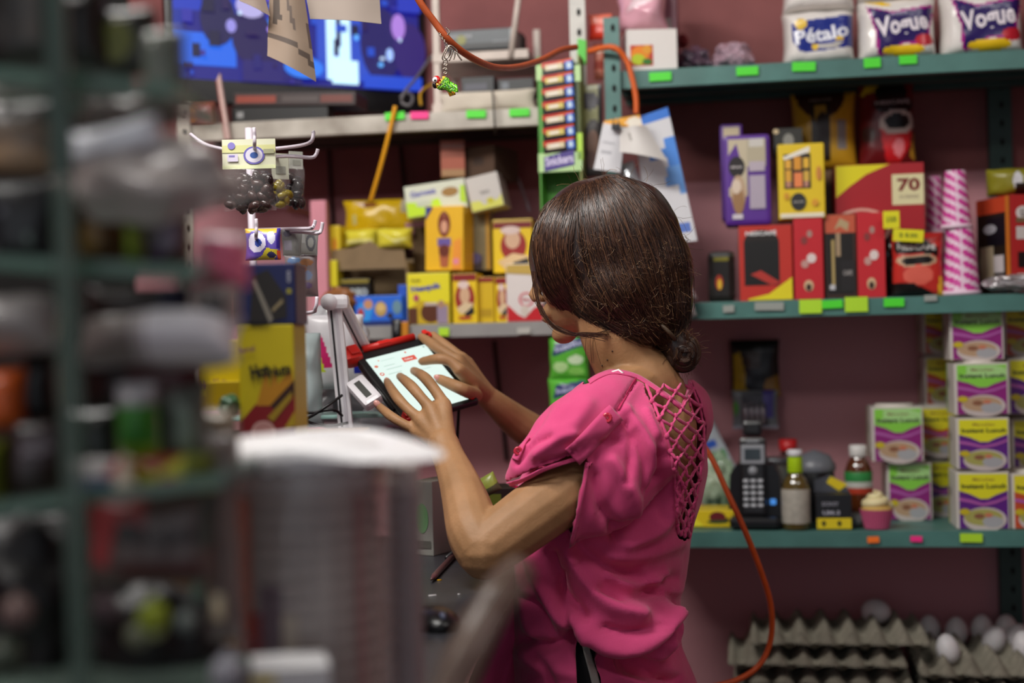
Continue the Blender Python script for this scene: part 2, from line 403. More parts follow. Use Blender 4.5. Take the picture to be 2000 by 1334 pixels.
post('shelf_post', 'white slotted post behind the candy display, at the right end of the white shelf', UZ(1128, 60, VF + .01)[0], VF + .008, zat(1130, 330), 2.74, M('#d4d2cb', .5, vary=.15), .03)
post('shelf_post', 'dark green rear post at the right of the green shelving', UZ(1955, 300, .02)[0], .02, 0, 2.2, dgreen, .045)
post('shelf_post', 'white front post at the left end of the white shelf', UZ(362, 300, VF)[0], VF + .006, 0, zat(362, 202), white, .028)
post('shelf_post', 'green slotted post at the right end of the green shelving, outside the photo', uR + .135, VF + .008, 0, 2.2, green, .03)
# thin dark wall battens behind the left shelf
for x0, x1, lab in ((642, 652, 'thin dark cable down the wall left of the yellow bags'), (782, 800, 'thin dark cable slanting down the wall above the lime box'), (965, 990, 'dark cable down the wall under the grey shelf')):
    ya, yb = (285, 470) if x0 < 900 else (665, 900)
    b = MB(); pts = [Vector(hit(x0 + (x1 - x0) * t, ya + (yb - ya) * t, .012)) for t in (0, .3, .6, 1)]
    b.tube(catmull(pts, 5), .0045, M('#241815', .7)); tag(b.build('wall_cable'), lab, 'cable')
# ================================================================ goods on the green shelving (right)
# ---- upper shelf
WH = '#e9e4df'
def napkins(rect, vf, label, items, d=.11, seed=1):
    return pouch('napkin_pack', label, 'napkin pack', rect, vf, d, M(WH, .25, bump=.3, bscale=120, coat=.3), items, on=Z1 if rect[3] > 60 else None, crumple=.003, seed=seed, rough=.25, n=44, sq=7)
def vogue(dy=0):
    nv, mg, yl, rd = '#2a1660', '#b0188a', '#f2c81e', '#c02030'
    return [('p', [(.1, .86), (.42, .74), (.95, .84), (.97, .7), (.9, .42), (.95, .2), (.55, .22), (.28, .04), (.22, .1), (.2, .45)], mg),
            ('p', [(.05, .96), (.3, .93), (.45, .83), (.3, .84)], yl),
            ('p', [(.13, .84), (.43, .71), (.96, .8), (.93, .62), (.87, .42), (.92, .26), (.55, .25), (.3, .08), (.25, .12), (.23, .45)], nv),
            ('e', .56, .13, .27, .085, yl), ('e', .83, .27, .12, .1, rd), ('t', 'Vogue', .55, .5, .4, '#f4ecf4', .68, .13, .035),
            ('t', 'NAPKINS', .5, .71, .05, '#c8c0e0', .22, .1, .0)]
pet = [('p', [(.12, .74), (.98, .86), (.98, .28), (.5, .2), (.22, .22), (.12, .4)], '#20308c'), ('e', .24, .72, .08, .1, '#e8c02a'),
       ('p', [(.45, .34), (.85, .36), (.75, .25), (.5, .25)], '#b8b4ae'), ('e', .43, .29, .05, .06, '#e8c02a'), ('e', .78, .42, .06, .04, '#e8c02a'), ('t', 'Pétalo', .53, .52, .26, '#eef0fa', .76, .12, .03)]
napkins((1527, 27, 1668, 112), .33, 'white napkin pack with a blue printed band, left of the purple ones', pet, seed=3)
napkins((1527, -62, 1668, 27), .33, 'white napkin pack lying on top of the blue-banded pack', pet, seed=4)
napkins((1672, 4, 1826, 106), .335, 'purple-printed napkin pack in the middle of the row', vogue(), seed=5)
napkins((1672, -100, 1826, 3), .335, 'napkin pack stacked on the middle purple-printed pack', vogue(), seed=6)
napkins((1832, -12, 1995, 97), .34, 'purple-printed napkin pack at the right end of the row', vogue(), seed=7)
napkins((1832, -120, 1995, -13), .34, 'napkin pack stacked on the right-end purple-printed pack', vogue(), seed=8)
carton('tissue_box', 'white and pink box with an orange fruit picture beside the green post', 'box', (1216, 57, 1314, 133), .345, .1, WH,
       [('r', .06, .1, .52, .62, '#c83a2a'), ('e', .26, .4, .19, .2, '#f08a20'), ('e', .22, .26, .14, .14, '#b8cc28'), ('e', .4, .5, .1, .12, '#e8a030'), ('e', .4, .2, .1, .08, '#3a7a2c')],
       right=[('r', 0, 0, 1, 1, '#7a3a4a')], on=Z1, yaw=.16)
pouch('plastic_bag', 'shiny pink plastic bag standing on the fruit picture box', 'bag', (1206, -40, 1300, 60), .33, .1, M('#f0b4c4', .12, coat=1, spec=.9), [('p', [(.2, .3), (.6, .9), (.8, .5)], '#f8dce4')], crumple=.012, seed=3)
carton('pink_carton', 'dull mauve carton standing behind the fruit picture box', 'box', (1285, -40, 1322, 130), .225, .1, '#8a5060', [('r', .3, .4, .7, .62, '#a8a09c')], on=Z1)
pouch('snack_bag', 'small red and orange packet between the two posts', 'bag', (1149, 28, 1196, 78), .33, .02, '#f0442e', [('r', 0, .6, 1, 1, '#f07a62')], crumple=.003, seed=2)
pouch('snack_bag', 'pale orange netted packet low between the two posts', 'bag', (1160, 85, 1182, 156), .31, .02, '#e88a70', [('r', 0, .3, 1, .5, '#c85a48'), ('r', 0, .7, 1, .8, '#f0c0a8')], crumple=.004, seed=9)
def crumple_bag(name, label, rect, v, d, mat, seed, on=None, amp=.03):
    x0, y0, x1, y1 = rect; xm, ym = (x0 + x1) / 2, (y0 + y1) / 2
    u0, u1 = UZ(x0, ym, v)[0], UZ(x1, ym, v)[0]; z1, z0 = UZ(xm, y0, v)[1], UZ(xm, y1, v)[1]
    if on is not None: z0 = on + .001
    W_, H = u1 - u0, z1 - z0; mb = MB(); n = 40; vs = []
    for i in range(n // 2 + 1):
        for k in range(n):
            a = math.pi * i / (n // 2); b = 2 * math.pi * k / n
            q = Vector((math.sin(a) * math.cos(b), math.sin(a) * math.sin(b), math.cos(a)))
            f = 1 + .35 * noise.noise(q * 2.2 + Vector((seed, 0, 0))) + .16 * abs(noise.noise(q * 6 + Vector((0, seed, 0))))
            f *= .88
            vs.append((q.x * W_ / 2 * f, q.y * d / 2 * f, max(.0, H / 2 + q.z * H / 2 * f)))
    fs = [(i * n + k, (i + 1) * n + k, (i + 1) * n + (k + 1) % n, i * n + (k + 1) % n) for i in range(n // 2) for k in range(n)]
    mb.add(vs, fs, mat, False)
    return tag(mb.build(name, None, wp((u0 + u1) / 2, v, z0), RZ), label, 'bag')
crumple_bag('plastic_bag', 'crumpled clear plastic bag lying at the middle of the upper shelf', (1385, 82, 1475, 134), .22, .12, M('#b89aa8', .1, coat=1, spec=.9), 2, Z1)
crumple_bag('plastic_bag', 'crumpled dark translucent bag right of the fruit picture box', (1318, 92, 1392, 137), .22, .12, M('#5a4658', .12, coat=1, spec=.9), 5, Z1)
crumple_bag('red_bundle', 'small dark red bundle behind the crumpled dark bag', (1322, 66, 1345, 96), .12, .05, M('#7a1c22', .5), 8)
# ---- middle shelf, bottom row
RD, DK, YL = '#c8222c', '#1d1410', '#e8d81c'
carton('coffee_box', 'red coffee box with black window and yellow swoosh, leftmost on the middle shelf', 'box', (1443, 440, 1549, 589), .33, .1, '#c43022',
       [('e', .42, .78, .34, .17, DK), ('r', .08, .2, .76, .8, '#0e0a08'), ('t', 'NESCAFÉ', .42, .91, .07, '#e8e8e8', .6, 0, .03),
        ('p', [(.15, .02), (.55, .08), (1, .3), (1, 0), (.15, 0)], YL), ('p', [(.2, .35), (.6, .2), (.8, .22), (.4, .4)], '#b8342a')],
       left=[('r', 0, .62, .9, .88, YL), ('r', .25, .1, .7, .55, '#e4e0d8'), ('t', 'NESCAFÉ', .5, .32, .13, '#30201a', .5, 1.57, .02), ('r', 0, .0, 1, .08, '#d84a3a')], on=Z2, yaw=.0, w=.098)
for x0, x1, lab in ((1551, 1608, 'narrow plain red box right of the black-window coffee box'), (1675, 1729, 'narrow plain red box right of the brown window box')):
    carton('red_box', lab, 'box', (x0, 424 if x0 < 1600 else 415, x1, 584), .335, .043, RD,
           [('e', .55, .8, .1, .045, '#b08a80'), ('e', .35, .72, .12, .05, '#8a3a38'), ('e', .6, .5, .17, .06, '#e8d8d4'), ('e', .36, .43, .14, .05, '#c89890'), ('e', .48, .16, .17, .07, '#d8b890'), ('e', .48, .14, .1, .045, '#3a2418')], on=Z2)
bw = carton('window_box', 'dark brown box with cut-out window between the two red boxes', 'box', (1611, 418, 1673, 583), .325, .033, '#3a241a',
       [('r', 0, .78, 1, 1, '#c45a3c'), ('p', [(.3, .82), (.5, .96), (.8, .9), (.75, .8), (.5, .86)], '#b8a078'), ('r', .06, .05, .9, .78, '#15100c'), ('r', .2, .1, .3, .7, '#b09a60'), ('r', .35, .5, .5, .78, '#a89070'), ('r', .5, .08, .95, .45, '#201c1c'), ('t', 'CAFE', .72, .3, .06, '#a8a4a0', .3), ('r', .12, .1, .3, .16, '#c8c8cc')], on=Z2)
pouch('coffee_pouch', 'red and black coffee pouch with a cup picture left of the pink cups', 'pouch', (1741, 455, 1842, 582), .345, .035, '#c8322a',
      [('r', 0, .86, 1, 1, '#a82420'), ('p', [(.02, .85), (.5, .95), (.92, .75), (.9, .62), (.5, .68), (.05, .66)], '#17110f'), ('g', .48, .56, .42, .1, .72, '#c8a888'), ('e', .48, .56, .32, .07, '#140c08'),
       ('e', .5, .33, .3, .16, '#e86a58'), ('p', [(0, 0), (0, .2), (.35, .22), (.62, .12), (.85, 0)], '#12100f'), ('p', [(.86, 0), (.92, .3), (1, .3), (1, 0)], '#e8b828'), ('t', 'NESCAFÉ', .48, .78, .1, '#e4e0dc', .76, -.05, .03)], on=Z2, seed=4, crumple=.003)
crumple_bag('candy_wrapper', 'glossy black wrapped sweets standing behind the coffee pouch', (1722, 452, 1758, 580), .29, .05, M('#1a1618', .12, coat=1), 3, Z2)
for r, lab, a in (((1725, 412, 1757, 446), 'square yellow price note above the coffee pouch', 0), ((1743, 448, 1803, 472), 'long yellow price note stuck at the top of the coffee pouch', .09)):
    carton('price_note', lab, 'note', r, .36, .001, '#e6e01c', [('t', '$ 8.00', .5, .5, .4, '#6a7a18', .6)], bev=.0002, tilt=a)
# pink cups
def stacked_cups(name, label, x0t, x1t, x0b, x1b, y0, y1, v, on=None):
    xm = (x0b + x1b) / 2; u = UZ(xm, y1, v)[0]; z1 = UZ(xm, y0, v)[1]; z0 = on + .001 if on is not None else UZ(xm, y1, v)[1]
    s = (UZ(x1b, y1, v)[0] - UZ(x0b, y1, v)[0]) / 2; st = (UZ(x1t, y0, v)[0] - UZ(x0t, y0, v)[0]) / 2
    root = empty(name, wp(u, v, z0), RZ, label, 'cup', 'pink and white striped paper cups'); H = z1 - z0
    b = MB(); n = 48; m_ = 30; pk, wh = M('#d23a9c', .4), M('#efd2e4', .4); vs = []; fsA, fsB = [], []
    for j in range(m_ + 1):
        t = j / m_; r = s + (st - s) * t
        for k in range(n): vs.append((r * math.cos(2 * math.pi * k / n), r * math.sin(2 * math.pi * k / n), t * H))
    for j in range(m_):
        for k in range(n):
            q = (j / m_ * 6 + k / n * 4.0) % 1; f = (j * n + k, j * n + (k + 1) % n, (j + 1) * n + (k + 1) % n, (j + 1) * n + k)
            kk = k % 16
            (fsB if (q < .42 or kk == 3 or j < 1) else fsA).append(f)
    b.add(vs, fsA, pk, True); b.add(vs, fsB, wh, True); b.lathe([(st, H), (st - .002, H), (st - .004, H - .002), (.001, H - .002)], wh, 32, smooth=False, cap=False)
    b.build('cup_wall', root)
    b = MB(); b.lathe([(s, 0), (s + .0025, .002), (s + .0025, .006), (s, .008)], wh, 32, cap=False); b.build('rolled_rim', root)
    return root
stacked_cups('paper_cup', 'lower upturned stack of pink and white striped paper cups at the shelf front', 1845, 1897, 1839, 1915, 447, 571, .315, Z2)
stacked_cups('paper_cup', 'upper upturned pink striped cup standing on the lower cup stack', 1846, 1887, 1839, 1898, 334, 447, .315)
stacked_cups('paper_cup', 'pink striped cup stack behind and left of the front cups', 1815, 1841, 1808, 1848, 345, 458, .22)
# right end of the middle shelf
carton('sachet_box', 'red box with white printed labels at the right end of the middle shelf', 'box', (1950, 380, 2030, 545), .33, .12, '#b82a2a',
       [('e', .32, .82, .2, .07, '#e4dcd8'), ('r', .12, .55, .6, .68, '#d8d0cc'), ('r', .12, .72, .6, .77, '#7a6448'), ('r', .15, .26, .6, .42, '#181414'), ('r', .12, .06, .6, .2, '#d0b8b4'), ('t', 'U', .3, .82, .08, '#302020', .1)],
       left=[('r', 0, 0, 1, 1, '#2a2018'), ('r', .3, .5, .9, .8, '#12101a'), ('e', .4, .68, .2, .05, '#b8b8c0'), ('r', .1, .1, .5, .5, '#c8b898'), ('r', .5, .22, .8, .4, '#d8d0d0'), ('r', 0, .84, 1, 1, '#d04a28'), ('r', .88, 0, 1, 1, '#d0782a')], on=Z2, yaw=.35)
pouch('candy_bag', 'olive and gold candy bag lying on the red label box', 'bag', (1925, 330, 2030, 382), .3, .06, '#8a8424', [('e', .55, .5, .1, .35, '#d0d0d4'), ('r', .5, 0, .8, .4, '#26180e')], seed=6, crumple=.005)
crumple_bag('foil_bag', 'crumpled silver foil bag at the right end of the middle shelf front', (1915, 535, 2040, 584), .345, .06, M('#b4b0b2', .25, metal=.6), 7, Z2)
# left end dark jar
dj = carton('dark_canister', 'black canister with red and yellow oval label, left end of the middle shelf', 'canister', (1382, 490, 1436, 592), .3, .06, '#17120f', [('e', .35, .35, .25, .2, '#b83a20'), ('e', .38, .3, .14, .14, '#e8c030'), ('r', 0, .9, 1, 1, '#8a8420')], on=Z2, bev=.012)
# ---- middle shelf, upper row
zt = dj['_z']
def topz(x, y, v): return UZ(x, y, v)[1]
zrow = topz(1500, 438, .33)
carton('mocha_box', 'purple and cream coffee box with rounded top, on the black-window box', 'box', (1414, 262, 1506, 440), .335, .075, '#5a2a92',
       [('r', 0, .3, .5, 1, '#c8bca0'), ('p', [(0, .8), (.22, .95), (.35, .7), (.3, .5), (0, .4)], '#5a2a92'), ('e', .22, .66, .22, .13, '#201818'), ('t', 'MOKA', .22, .66, .03, '#d8d0d0', .3), ('e', .25, .34, .2, .22, '#c0a284'), ('e', .25, .24, .16, .16, '#a07850'), ('e', .2, .42, .13, .09, '#e0cdb8'),
        ('r', .5, .66, 1, 1, '#b8ae94'), ('r', .56, .9, .95, 1, '#d0ccc4'), ('r', .55, .6, .97, .72, '#bcb0bc'), ('r', .55, .14, .97, .55, '#b4a8b8'), ('r', .08, .02, .36, .08, '#d8d0d8')], bev=.009)
carton('mocha_box', 'purple coffee box peeping out behind the rounded cream one', 'box', (1408, 242, 1452, 430), .24, .07, '#5a2a92', [('r', 0, .55, 1, 1, '#c8b898'), ('e', .6, .66, .25, .1, '#281c30')], bev=.006)
yb = carton('sachet_display', 'yellow box with dark window of orange sachets and black round emblem', 'box', (1520, 280, 1611, 428), .335, .08, '#e8c820',
       [('r', .1, .4, .72, .88, '#2a2018'), ('p', [(.08, .84), (.7, .98), (.7, .9), (.12, .8)], '#f0ece0'), ('r', .13, .68, .27, .8, '#e8b040'), ('r', .33, .66, .5, .84, '#e09a30'), ('r', .55, .68, .68, .82, '#e8b838'), ('r', .13, .5, .27, .66, '#e0a838'), ('r', .33, .42, .52, .62, '#f08a50'), ('r', .55, .5, .68, .64, '#d8b048'), ('r', .14, .42, .26, .5, '#c08a70'), ('r', .56, .42, .66, .5, '#c08a78'),
        ('e', .42, .22, .18, .12, '#2a2a2c'), ('t', 'NESCAFÉ', .42, .22, .03, '#c0bcb4', .24), ('r', 0, .0, 1, .06, '#f0e8d0'), ('e', .9, .6, .06, .1, '#d08a40'), ('e', .15, .3, .06, .05, '#d89a30'), ('e', .8, .2, .08, .05, '#e0a030')],
       left=[('r', .2, .1, .8, .9, '#b89a18')], bev=.003)
carton('black_box', 'small black box behind the yellow sachet box', 'box', (1512, 250, 1568, 300), .24, .08, '#2a2a26', [('e', .5, .5, .2, .3, '#8a8a84'), ('e', .05, .9, .1, .1, '#d8c098')])
pouch('coffee_carton', 'tall golden coffee box with dark arch behind the yellow sachet box', 'box', (1546, 182, 1672, 330), .165, .05, '#c89a20',
      [('e', .45, .95, .38, .3, '#3a1c14'), ('r', .28, .1, .6, .9, '#2a1c10'), ('r', .34, .5, .52, .82, '#a8842c'), ('e', .46, .55, .1, .18, '#302018'), ('r', .72, .25, .86, .62, '#8a8684'), ('t', 'NESCAFÉ', .45, .9, .04, '#a89890', .34)], crumple=.0015, seed=2)
pouch('coffee_pouch', 'dark red coffee pouch with a picture of a red cup, behind the 70 box', 'pouch', (1676, 153, 1786, 325), .165, .05, '#6a1418',
      [('p', [(0, .78), (.2, 1), (.62, 1), (.5, .82), (.25, .84)], '#c8b01c'), ('e', .58, .82, .3, .12, '#12100f'), ('e', .62, .68, .38, .12, '#2a1012'), ('p', [(.35, .45), (.98, .5), (.9, .2), (.7, .0), (.5, .0), (.42, .18)], '#d42228'), ('e', .68, .48, .34, .14, '#cfc6bc'), ('e', .68, .49, .24, .09, '#0e0a0a'), ('e', .7, .2, .1, .1, '#f08a90'), ('p', [(.9, .1), (1, .4), (1, .05)], '#c8982c'), ('e', .15, .35, .12, .1, '#4a2a24'),
       ('t', 'NESCAFÉ', .6, .71, .055, '#c8b8b8', .66, .05)], crumple=.003, seed=8)
b70 = carton('coffee_box', 'large red and yellow box with a cream label reading 70', 'box', (1632, 320, 1806, 452), .29, .12, '#b01824',
       [('p', [(0, 1), (.62, 1), (.35, .86), (.15, .68), (0, .52)], '#e6dc14'), ('p', [(0, 0), (0, .5), (.02, .54), (.15, .68), (.35, .86), (.62, 1), (1, 1), (1, 0)], '#a81822'), ('g', .28, .05, .34, .3, .86, '#d8a898'), ('e', .28, -.0, .25, .2, '#a01420'), ('r', .64, .38, 1, .84, '#e2dcac'), ('t', '70', .83, .68, .2, '#7a1a1c', .26, 0, .04), ('t', 'SOBRES', .83, .5, .05, '#a89a80', .22)], on=None)
SUP = MB()   # inner carton carrying the back row (boxes stacked behind the front row)
carton('stock_carton', 'plain brown stock carton behind the front row, carrying the tall coffee packs', 'box', (1560, 330, 1790, 585), .165, .13, '#7a5a3c', on=Z2)
# ---- lower shelf
carton('yellow_box', 'yellow box with a dark rose picture beside the cordless phone', 'box', (1350, 996, 1434, 1042), .3, .08, '#dcc018', [('e', .62, .6, .2, .35, '#6a1a20'), ('e', .62, .3, .26, .12, '#3a4a20'), ('e', .85, .45, .06, .1, '#4a3a18'), ('p', [(0, 0), (.3, 0), (.1, .5), (0, .5)], '#e8dc30')], on=Z3, bev=.002)
crumple_bag('green_bag', 'green and white plastic bag behind the yellow rose box', (1362, 880, 1436, 998), .15, .07, M('#3f7a44', .15, coat=1, vary=.8, scale=18, col2='#c8d8c0'), 4, None)
pouch('leaflet_bag', 'white packet printed blue and green leaning at the wall left of the phone', 'bag', (1385, 770, 1442, 930), .1, .02, '#b8c0c8',
      [('r', 0, .9, 1, 1, '#b06078'), ('r', .2, .5, .6, .6, '#4a6ac0'), ('r', .3, .38, .75, .47, '#3a62c8'), ('r', .1, .2, .9, .32, '#4f9a58'), ('r', .5, .62, .7, .68, '#6a7a98'), ('r', .1, .7, .5, .74, '#c05a8a'), ('p', [(.3, 0), (.9, 0), (.8, .18), (.4, .15)], '#3c8a44')], tilt=-.42, seed=3, crumple=.003)
# hanging blister packs
bp1 = pouch('blister_pack', 'black and yellow blister pack hanging on the wall above the batteries', 'pack', (1426, 664, 1523, 776), .05, .02, '#181614',
      [('p', [(.05, .75), (.2, .8), (.35, .1), (.3, 0), (.05, 0)], '#c8a818'), ('p', [(.65, .0), (1, 0), (1, .4), (.7, .3)], '#a87a18'), ('r', .3, .15, .65, .5, '#20222c'), ('r', .32, .5, .62, .8, '#4a3a30'), ('r', .05, .8, .95, .83, '#4a4a48')], crumple=.002, seed=5)
bt = pouch('battery_pack', 'blister pack with four silver batteries hanging under the black and yellow pack', 'pack', (1430, 762, 1520, 838), .06, .012, '#7c8288',
      [('r', .2, .1, .8, .95, '#2c2a38'), ('r', .68, .3, .9, 1, '#4a3c98'), ('e', .06, .55, .05, .2, '#5aa848'), ('r', 0, 0, 1, .1, '#a8a8b8')], crumple=.001, seed=6)
for k in range(4):
    b = MB(); b.lathe([(.0045, .012), (.0055, .013), (.0055, .052), (.002, .054), (.002, .057)], M('#a8a6b0', .25, metal=.6), 12, c=(-.019 + k * .0115, -.012, 0)); b.build('battery', bt)
# cordless phone in its base
u0 = UZ(1477, 1035, .3)[0]; ph = empty('cordless_phone', wp(u0, .28, Z3 + .001), RZ - .05, 'black cordless phone standing in its charging base', 'phone')
bk, sv = M('#141518', .28), M('#8d9096', .35)
b = MB(); b.prism([(-.052, 0), (.052, 0), (.05, .03), (.046, .1), (.036, .118), (-.034, .118), (-.046, .1), (-.05, .03)], -.02, .05, bk); b.box((0, -.035, .012), (.094, .05, .022), bk, bev=.008); b.build('charging_base', ph)
T = Matrix.Translation((-.002, -.03, .03)) @ Matrix.Rotation(-.14, 4, 'X')
b = MB(); b.box((0, 0, .066), (.05, .024, .15), bk, T, bev=.008); hs = b.build('handset', ph)
b = MB(); b.box((0, 0, .158), (.036, .018, .03), bk, T, bev=.007); b.build('earpiece', hs)
b = MB()
b.box((0, -.0125, .108), (.044, .004, .036), sv, T, bev=.0015); b.build('screen_frame', hs)
b = MB(); b.box((0, -.015, .108), (.03, .002, .021), M('#2f3a40', .15), T); b.build('screen', hs)
b = MB(); b.box((0, -.0125, .133), (.024, .002, .004), sv, T); b.build('speaker_slot', hs)
for j in range(5):
    for i in range(3):
        b = MB(); b.box(((i - 1) * .0135, -.0135, .058 - j * .0115), (.0095, .004, .006), M('#b9bcc2', .4), T, bev=.0012); b.build('key', hs)
b = MB(); b.lathe([(.0085, 0), (.0085, .003), (.001, .0035)], sv, 16, T=T @ Matrix.Translation((0, -.0125, .077)) @ Matrix.Rotation(math.pi / 2, 4, 'X')); b.build('navigation_button', hs)
b = MB(); b.box((.034, -.0215, .048), (.011, .003, .011), M('#4a98f0', .4, emit=.8), bev=.002); b.build('blue_indicator', ph)
# bottles
def bottle(name, label, px, y0, y1, v, prof, mat, cap, capmat, parts=(), on=None, r=1):
    u = UZ(px, (y0 + y1) / 2, v)[0]; z0 = (on if on is not None else UZ(px, y1, v)[1]) + .001; H = UZ(px, y0, v)[1] - z0
    root = empty(name, wp(u, v, z0), RZ, label, 'bottle')
    b = MB(); b.lathe([(rr, zz * H) for rr, zz in prof], mat, 28); b.build('glass_body', root)
    b = MB(); b.lathe([(rr, zz * H) for rr, zz in cap], capmat, 24); b.build('cap', root)
    for pn, pr, pm in parts:
        b = MB(); n = 28; b.lathe([(rr, zz * H) for rr, zz in pr], pm, n, cap=False); b.build(pn, root)
    return root
bottle('sauce_bottle', 'glass sauce bottle with white cap and lime green neck band', 1554, 878, 1037, .325, [(.024, 0), (.026, .02), (.026, .52), (.02, .63), (.0115, .7), (.011, .9)], M('#5a4a20', .12, coat=1), [(.0125, .92), (.0135, .93), (.0135, 1), (.001, 1)], M('#dcdce0', .35),
       [('neck_band', [(.0135, .71), (.0145, .72), (.0135, .91)], M('#b8e01c', .4)), ('paper_label', [(.0265, .08), (.0268, .09), (.0268, .5), (.0265, .51)], M('#b9b4a8', .5, vary=.25, scale=80))], on=Z3)
bottle('sauce_bottle', 'brown sauce bottle with white cap and green, white and red label', 1677, 869, 1035, .2, [(.024, 0), (.026, .03), (.026, .66), (.02, .78), (.013, .84), (.013, .88)], M('#5a2c14', .12, coat=1), [(.0155, .85), (.0165, .86), (.0165, .99), (.015, 1), (.001, 1)], M('#e0deda', .35),
       [('green_label', [(.0265, .52), (.0268, .53), (.0268, .64), (.0255, .66)], M('#2f8a44', .5)), ('white_label', [(.0266, .44), (.0268, .45), (.0268, .52)], M('#c8c8c0', .5)), ('red_label', [(.0266, .36), (.0268, .37), (.0268, .44)], M('#b83a20', .5))], on=Z3)
bottle('sauce_bottle', 'sauce bottle with a red cap half hidden behind the lime-banded bottle', 1541, 858, 1035, .1, [(.026, 0), (.028, .02), (.028, .6), (.018, .75), (.014, .85)], M('#3a1a14', .15, coat=1), [(.017, .85), (.018, .86), (.018, 1), (.001, 1)], M('#c01c20', .4), on=Z3)
bottle('glass_jar', 'small clear glass jar between phone and bottles', 1516, 893, 1035, .18, [(.028, 0), (.03, .02), (.03, .75), (.022, .85), (.022, .9)], M('#8a9088', .08, coat=1, alpha=.55), [(.024, .9), (.025, .91), (.025, 1), (.001, 1)], M('#7a7c80', .3, metal=.6), on=Z3)
bottle('black_jar', 'wide black jar with a domed grey lid behind the battery box', 1592, 878, 1035, .2, [(.036, 0), (.038, .03), (.038, .66), (.036, .7)], M('#121214', .3), [(.04, .7), (.041, .72), (.041, .78), (.036, .84), (.03, .92), (.012, .97), (.001, 1)], M('#6a6d74', .35), on=Z3)
tape = carton('battery_box', 'open black and yellow battery display box reading Sony', 'box', (1594, 966, 1664, 1040), .335, .05, '#15161a',
       [('r', 0, 0, 1, .32, '#e0c81a'), ('t', 'SONY', .4, .74, .13, '#8a8a94', .5, 0, .03), ('t', 'UM-3', .42, .48, .13, '#b0b0bc', .5, 0, .03), ('e', .2, .16, .06, .08, '#3a3410'), ('e', .65, .16, .06, .08, '#3a3410')], on=Z3)
b = MB(); h = tape['_h']; w_ = tape['_w']; b.prism([(-w_ / 2, h), (w_ / 2, h), (w_ * .35, h + .016), (-w_ * .05, h + .033), (-w_ / 2, h + .022)], .02, .0215, M('#4a4c54', .4)); b.prism([(-.002, h + .03), (w_ * .45, h + .014), (w_ * .2, h + .002), (-.01, h + .018)], .0185, .0195, M('#e0c81a', .4)); b.build('open_flap', tape)
# cupcake
u0 = UZ(1713, 1037, .32)[0]; cc = empty('cupcake', wp(u0, .32, Z3 + .001), RZ, 'cupcake with pale swirled cream in a pink paper case', 'cake')
b = MB(); n = 64; vs = []
for z, r in ((0, .021), (.036, .03)):
    vs += [((r + .0012 * (k % 2)) * math.cos(2 * math.pi * k / n), (r + .0012 * (k % 2)) * math.sin(2 * math.pi * k / n), z) for k in range(n)]
b.add(vs, [(k, (k + 1) % n, n + (k + 1) % n, n + k) for k in range(n)] + [tuple(reversed(range(n)))], M('#c2557c', .6)); b.build('paper_case', cc)
b = MB(); b.ball((0, 0, .034), (.029, .029, .012), M('#c8a458', .7), 20); b.build('sponge', cc)
pts = []; rr = []
for i in range(90):
    t = i / 89; a = t * 5.2 * math.pi; r = .021 * (1 - t) ** .8; pts.append((r * math.cos(a), r * math.sin(a), .04 + .03 * t)); rr.append(.0095 * (1 - t) ** .6 + .0012)
b = MB(); b.tube(pts, rr, M('#ecdfae', .5, sss=.2), 10); b.ball((0, 0, .046), (.018, .018, .012), M('#ecdfae', .5, sss=.2), 12); b.build('cream', cc)
crumple_bag('plastic_wrap', 'bit of clear plastic wrap behind the cupcake', (1655, 1000, 1690, 1040), .3, .04, M('#6a6c6c', .12, coat=1), 9, Z3)
# instant noodle cups in printed sleeves
def noodle(rect, v, label, hue, on=None, d=.095, yaw=0):
    if hue == 'g': top, mid = '#86d044', '#a8d888'
    elif hue == 'o': top, mid = '#e0d422', '#e0d422'
    else: top, mid = '#e0dc1c', '#e0dc1c'
    body = '#8c1c78' if hue == 'g' else ('#c04a24' if hue == 'o' else '#5c1a80')
    fr = [('r', .04, .0, .98, .98, body), ('p', [(.04, .68), (.04, .98), (.98, .98), (.98, .68), (.75, .6), (.6, .53), (.45, .53), (.25, .62)], top),
          ('p', [(.22, .97), (.75, .97), (.98, .9), (.98, .72), (.04, .72), (.22, .8)], mid), ('t', 'Maruchan', .52, .88, .05, '#7a2a30', .42, 0, .01), ('t', 'Instant Lunch', .52, .76, .085, '#26301a', .86, 0, .035),
          ('p', [(.04, .56), (.25, .52), (.5, .45), (.75, .5), (.98, .58), (.98, .54), (.75, .45), (.5, .4), (.25, .46), (.04, .5)], '#b05aa8'),
          ('e', .53, .16, .42, .22, '#c8bcb8'), ('e', .5, .2, .37, .15, '#b89878' if hue == 'g' else '#a8a458'), ('e', .68, .12, .2, .1, '#a8a8ac'), ('e', .42, .22, .1, .05, '#8a5a40'), ('e', .6, .24, .08, .04, '#c87858'), ('e', .14, .3, .1, .06, '#c8b41c')]
    o = carton('noodle_cup', label, 'noodle cup', rect, v, d, '#d4cec6', fr, left=[('r', .0, .0, .08, 1, top), ('e', .3, .6, .06, .1, '#8a8880'), ('r', .14, .1, .18, .8, '#b4aea6')], on=on, yaw=yaw, group='instant noodle cups in sleeves')
    h = o['_h']
    b = MB(); b.lathe([(.034, h - .004), (.037, h - .002), (.038, h + .003), (.036, h + .005), (.001, h + .0045)], M('#d8d2c6', .4), 28); b.build('cup_lid', o)
    return o
n1 = noodle((1868, 922, 1972, 1030), .335, 'yellow-topped noodle cup at the bottom of the tall stack', 'y', Z3)
zc = n1['_z'] + n1['_h'] + .006
n2 = noodle((1868, 816, 1972, 918), .335, 'yellow-topped noodle cup second from the bottom of the tall stack', 'y', zc - .0005)
zc = n2['_z'] + n2['_h'] + .006
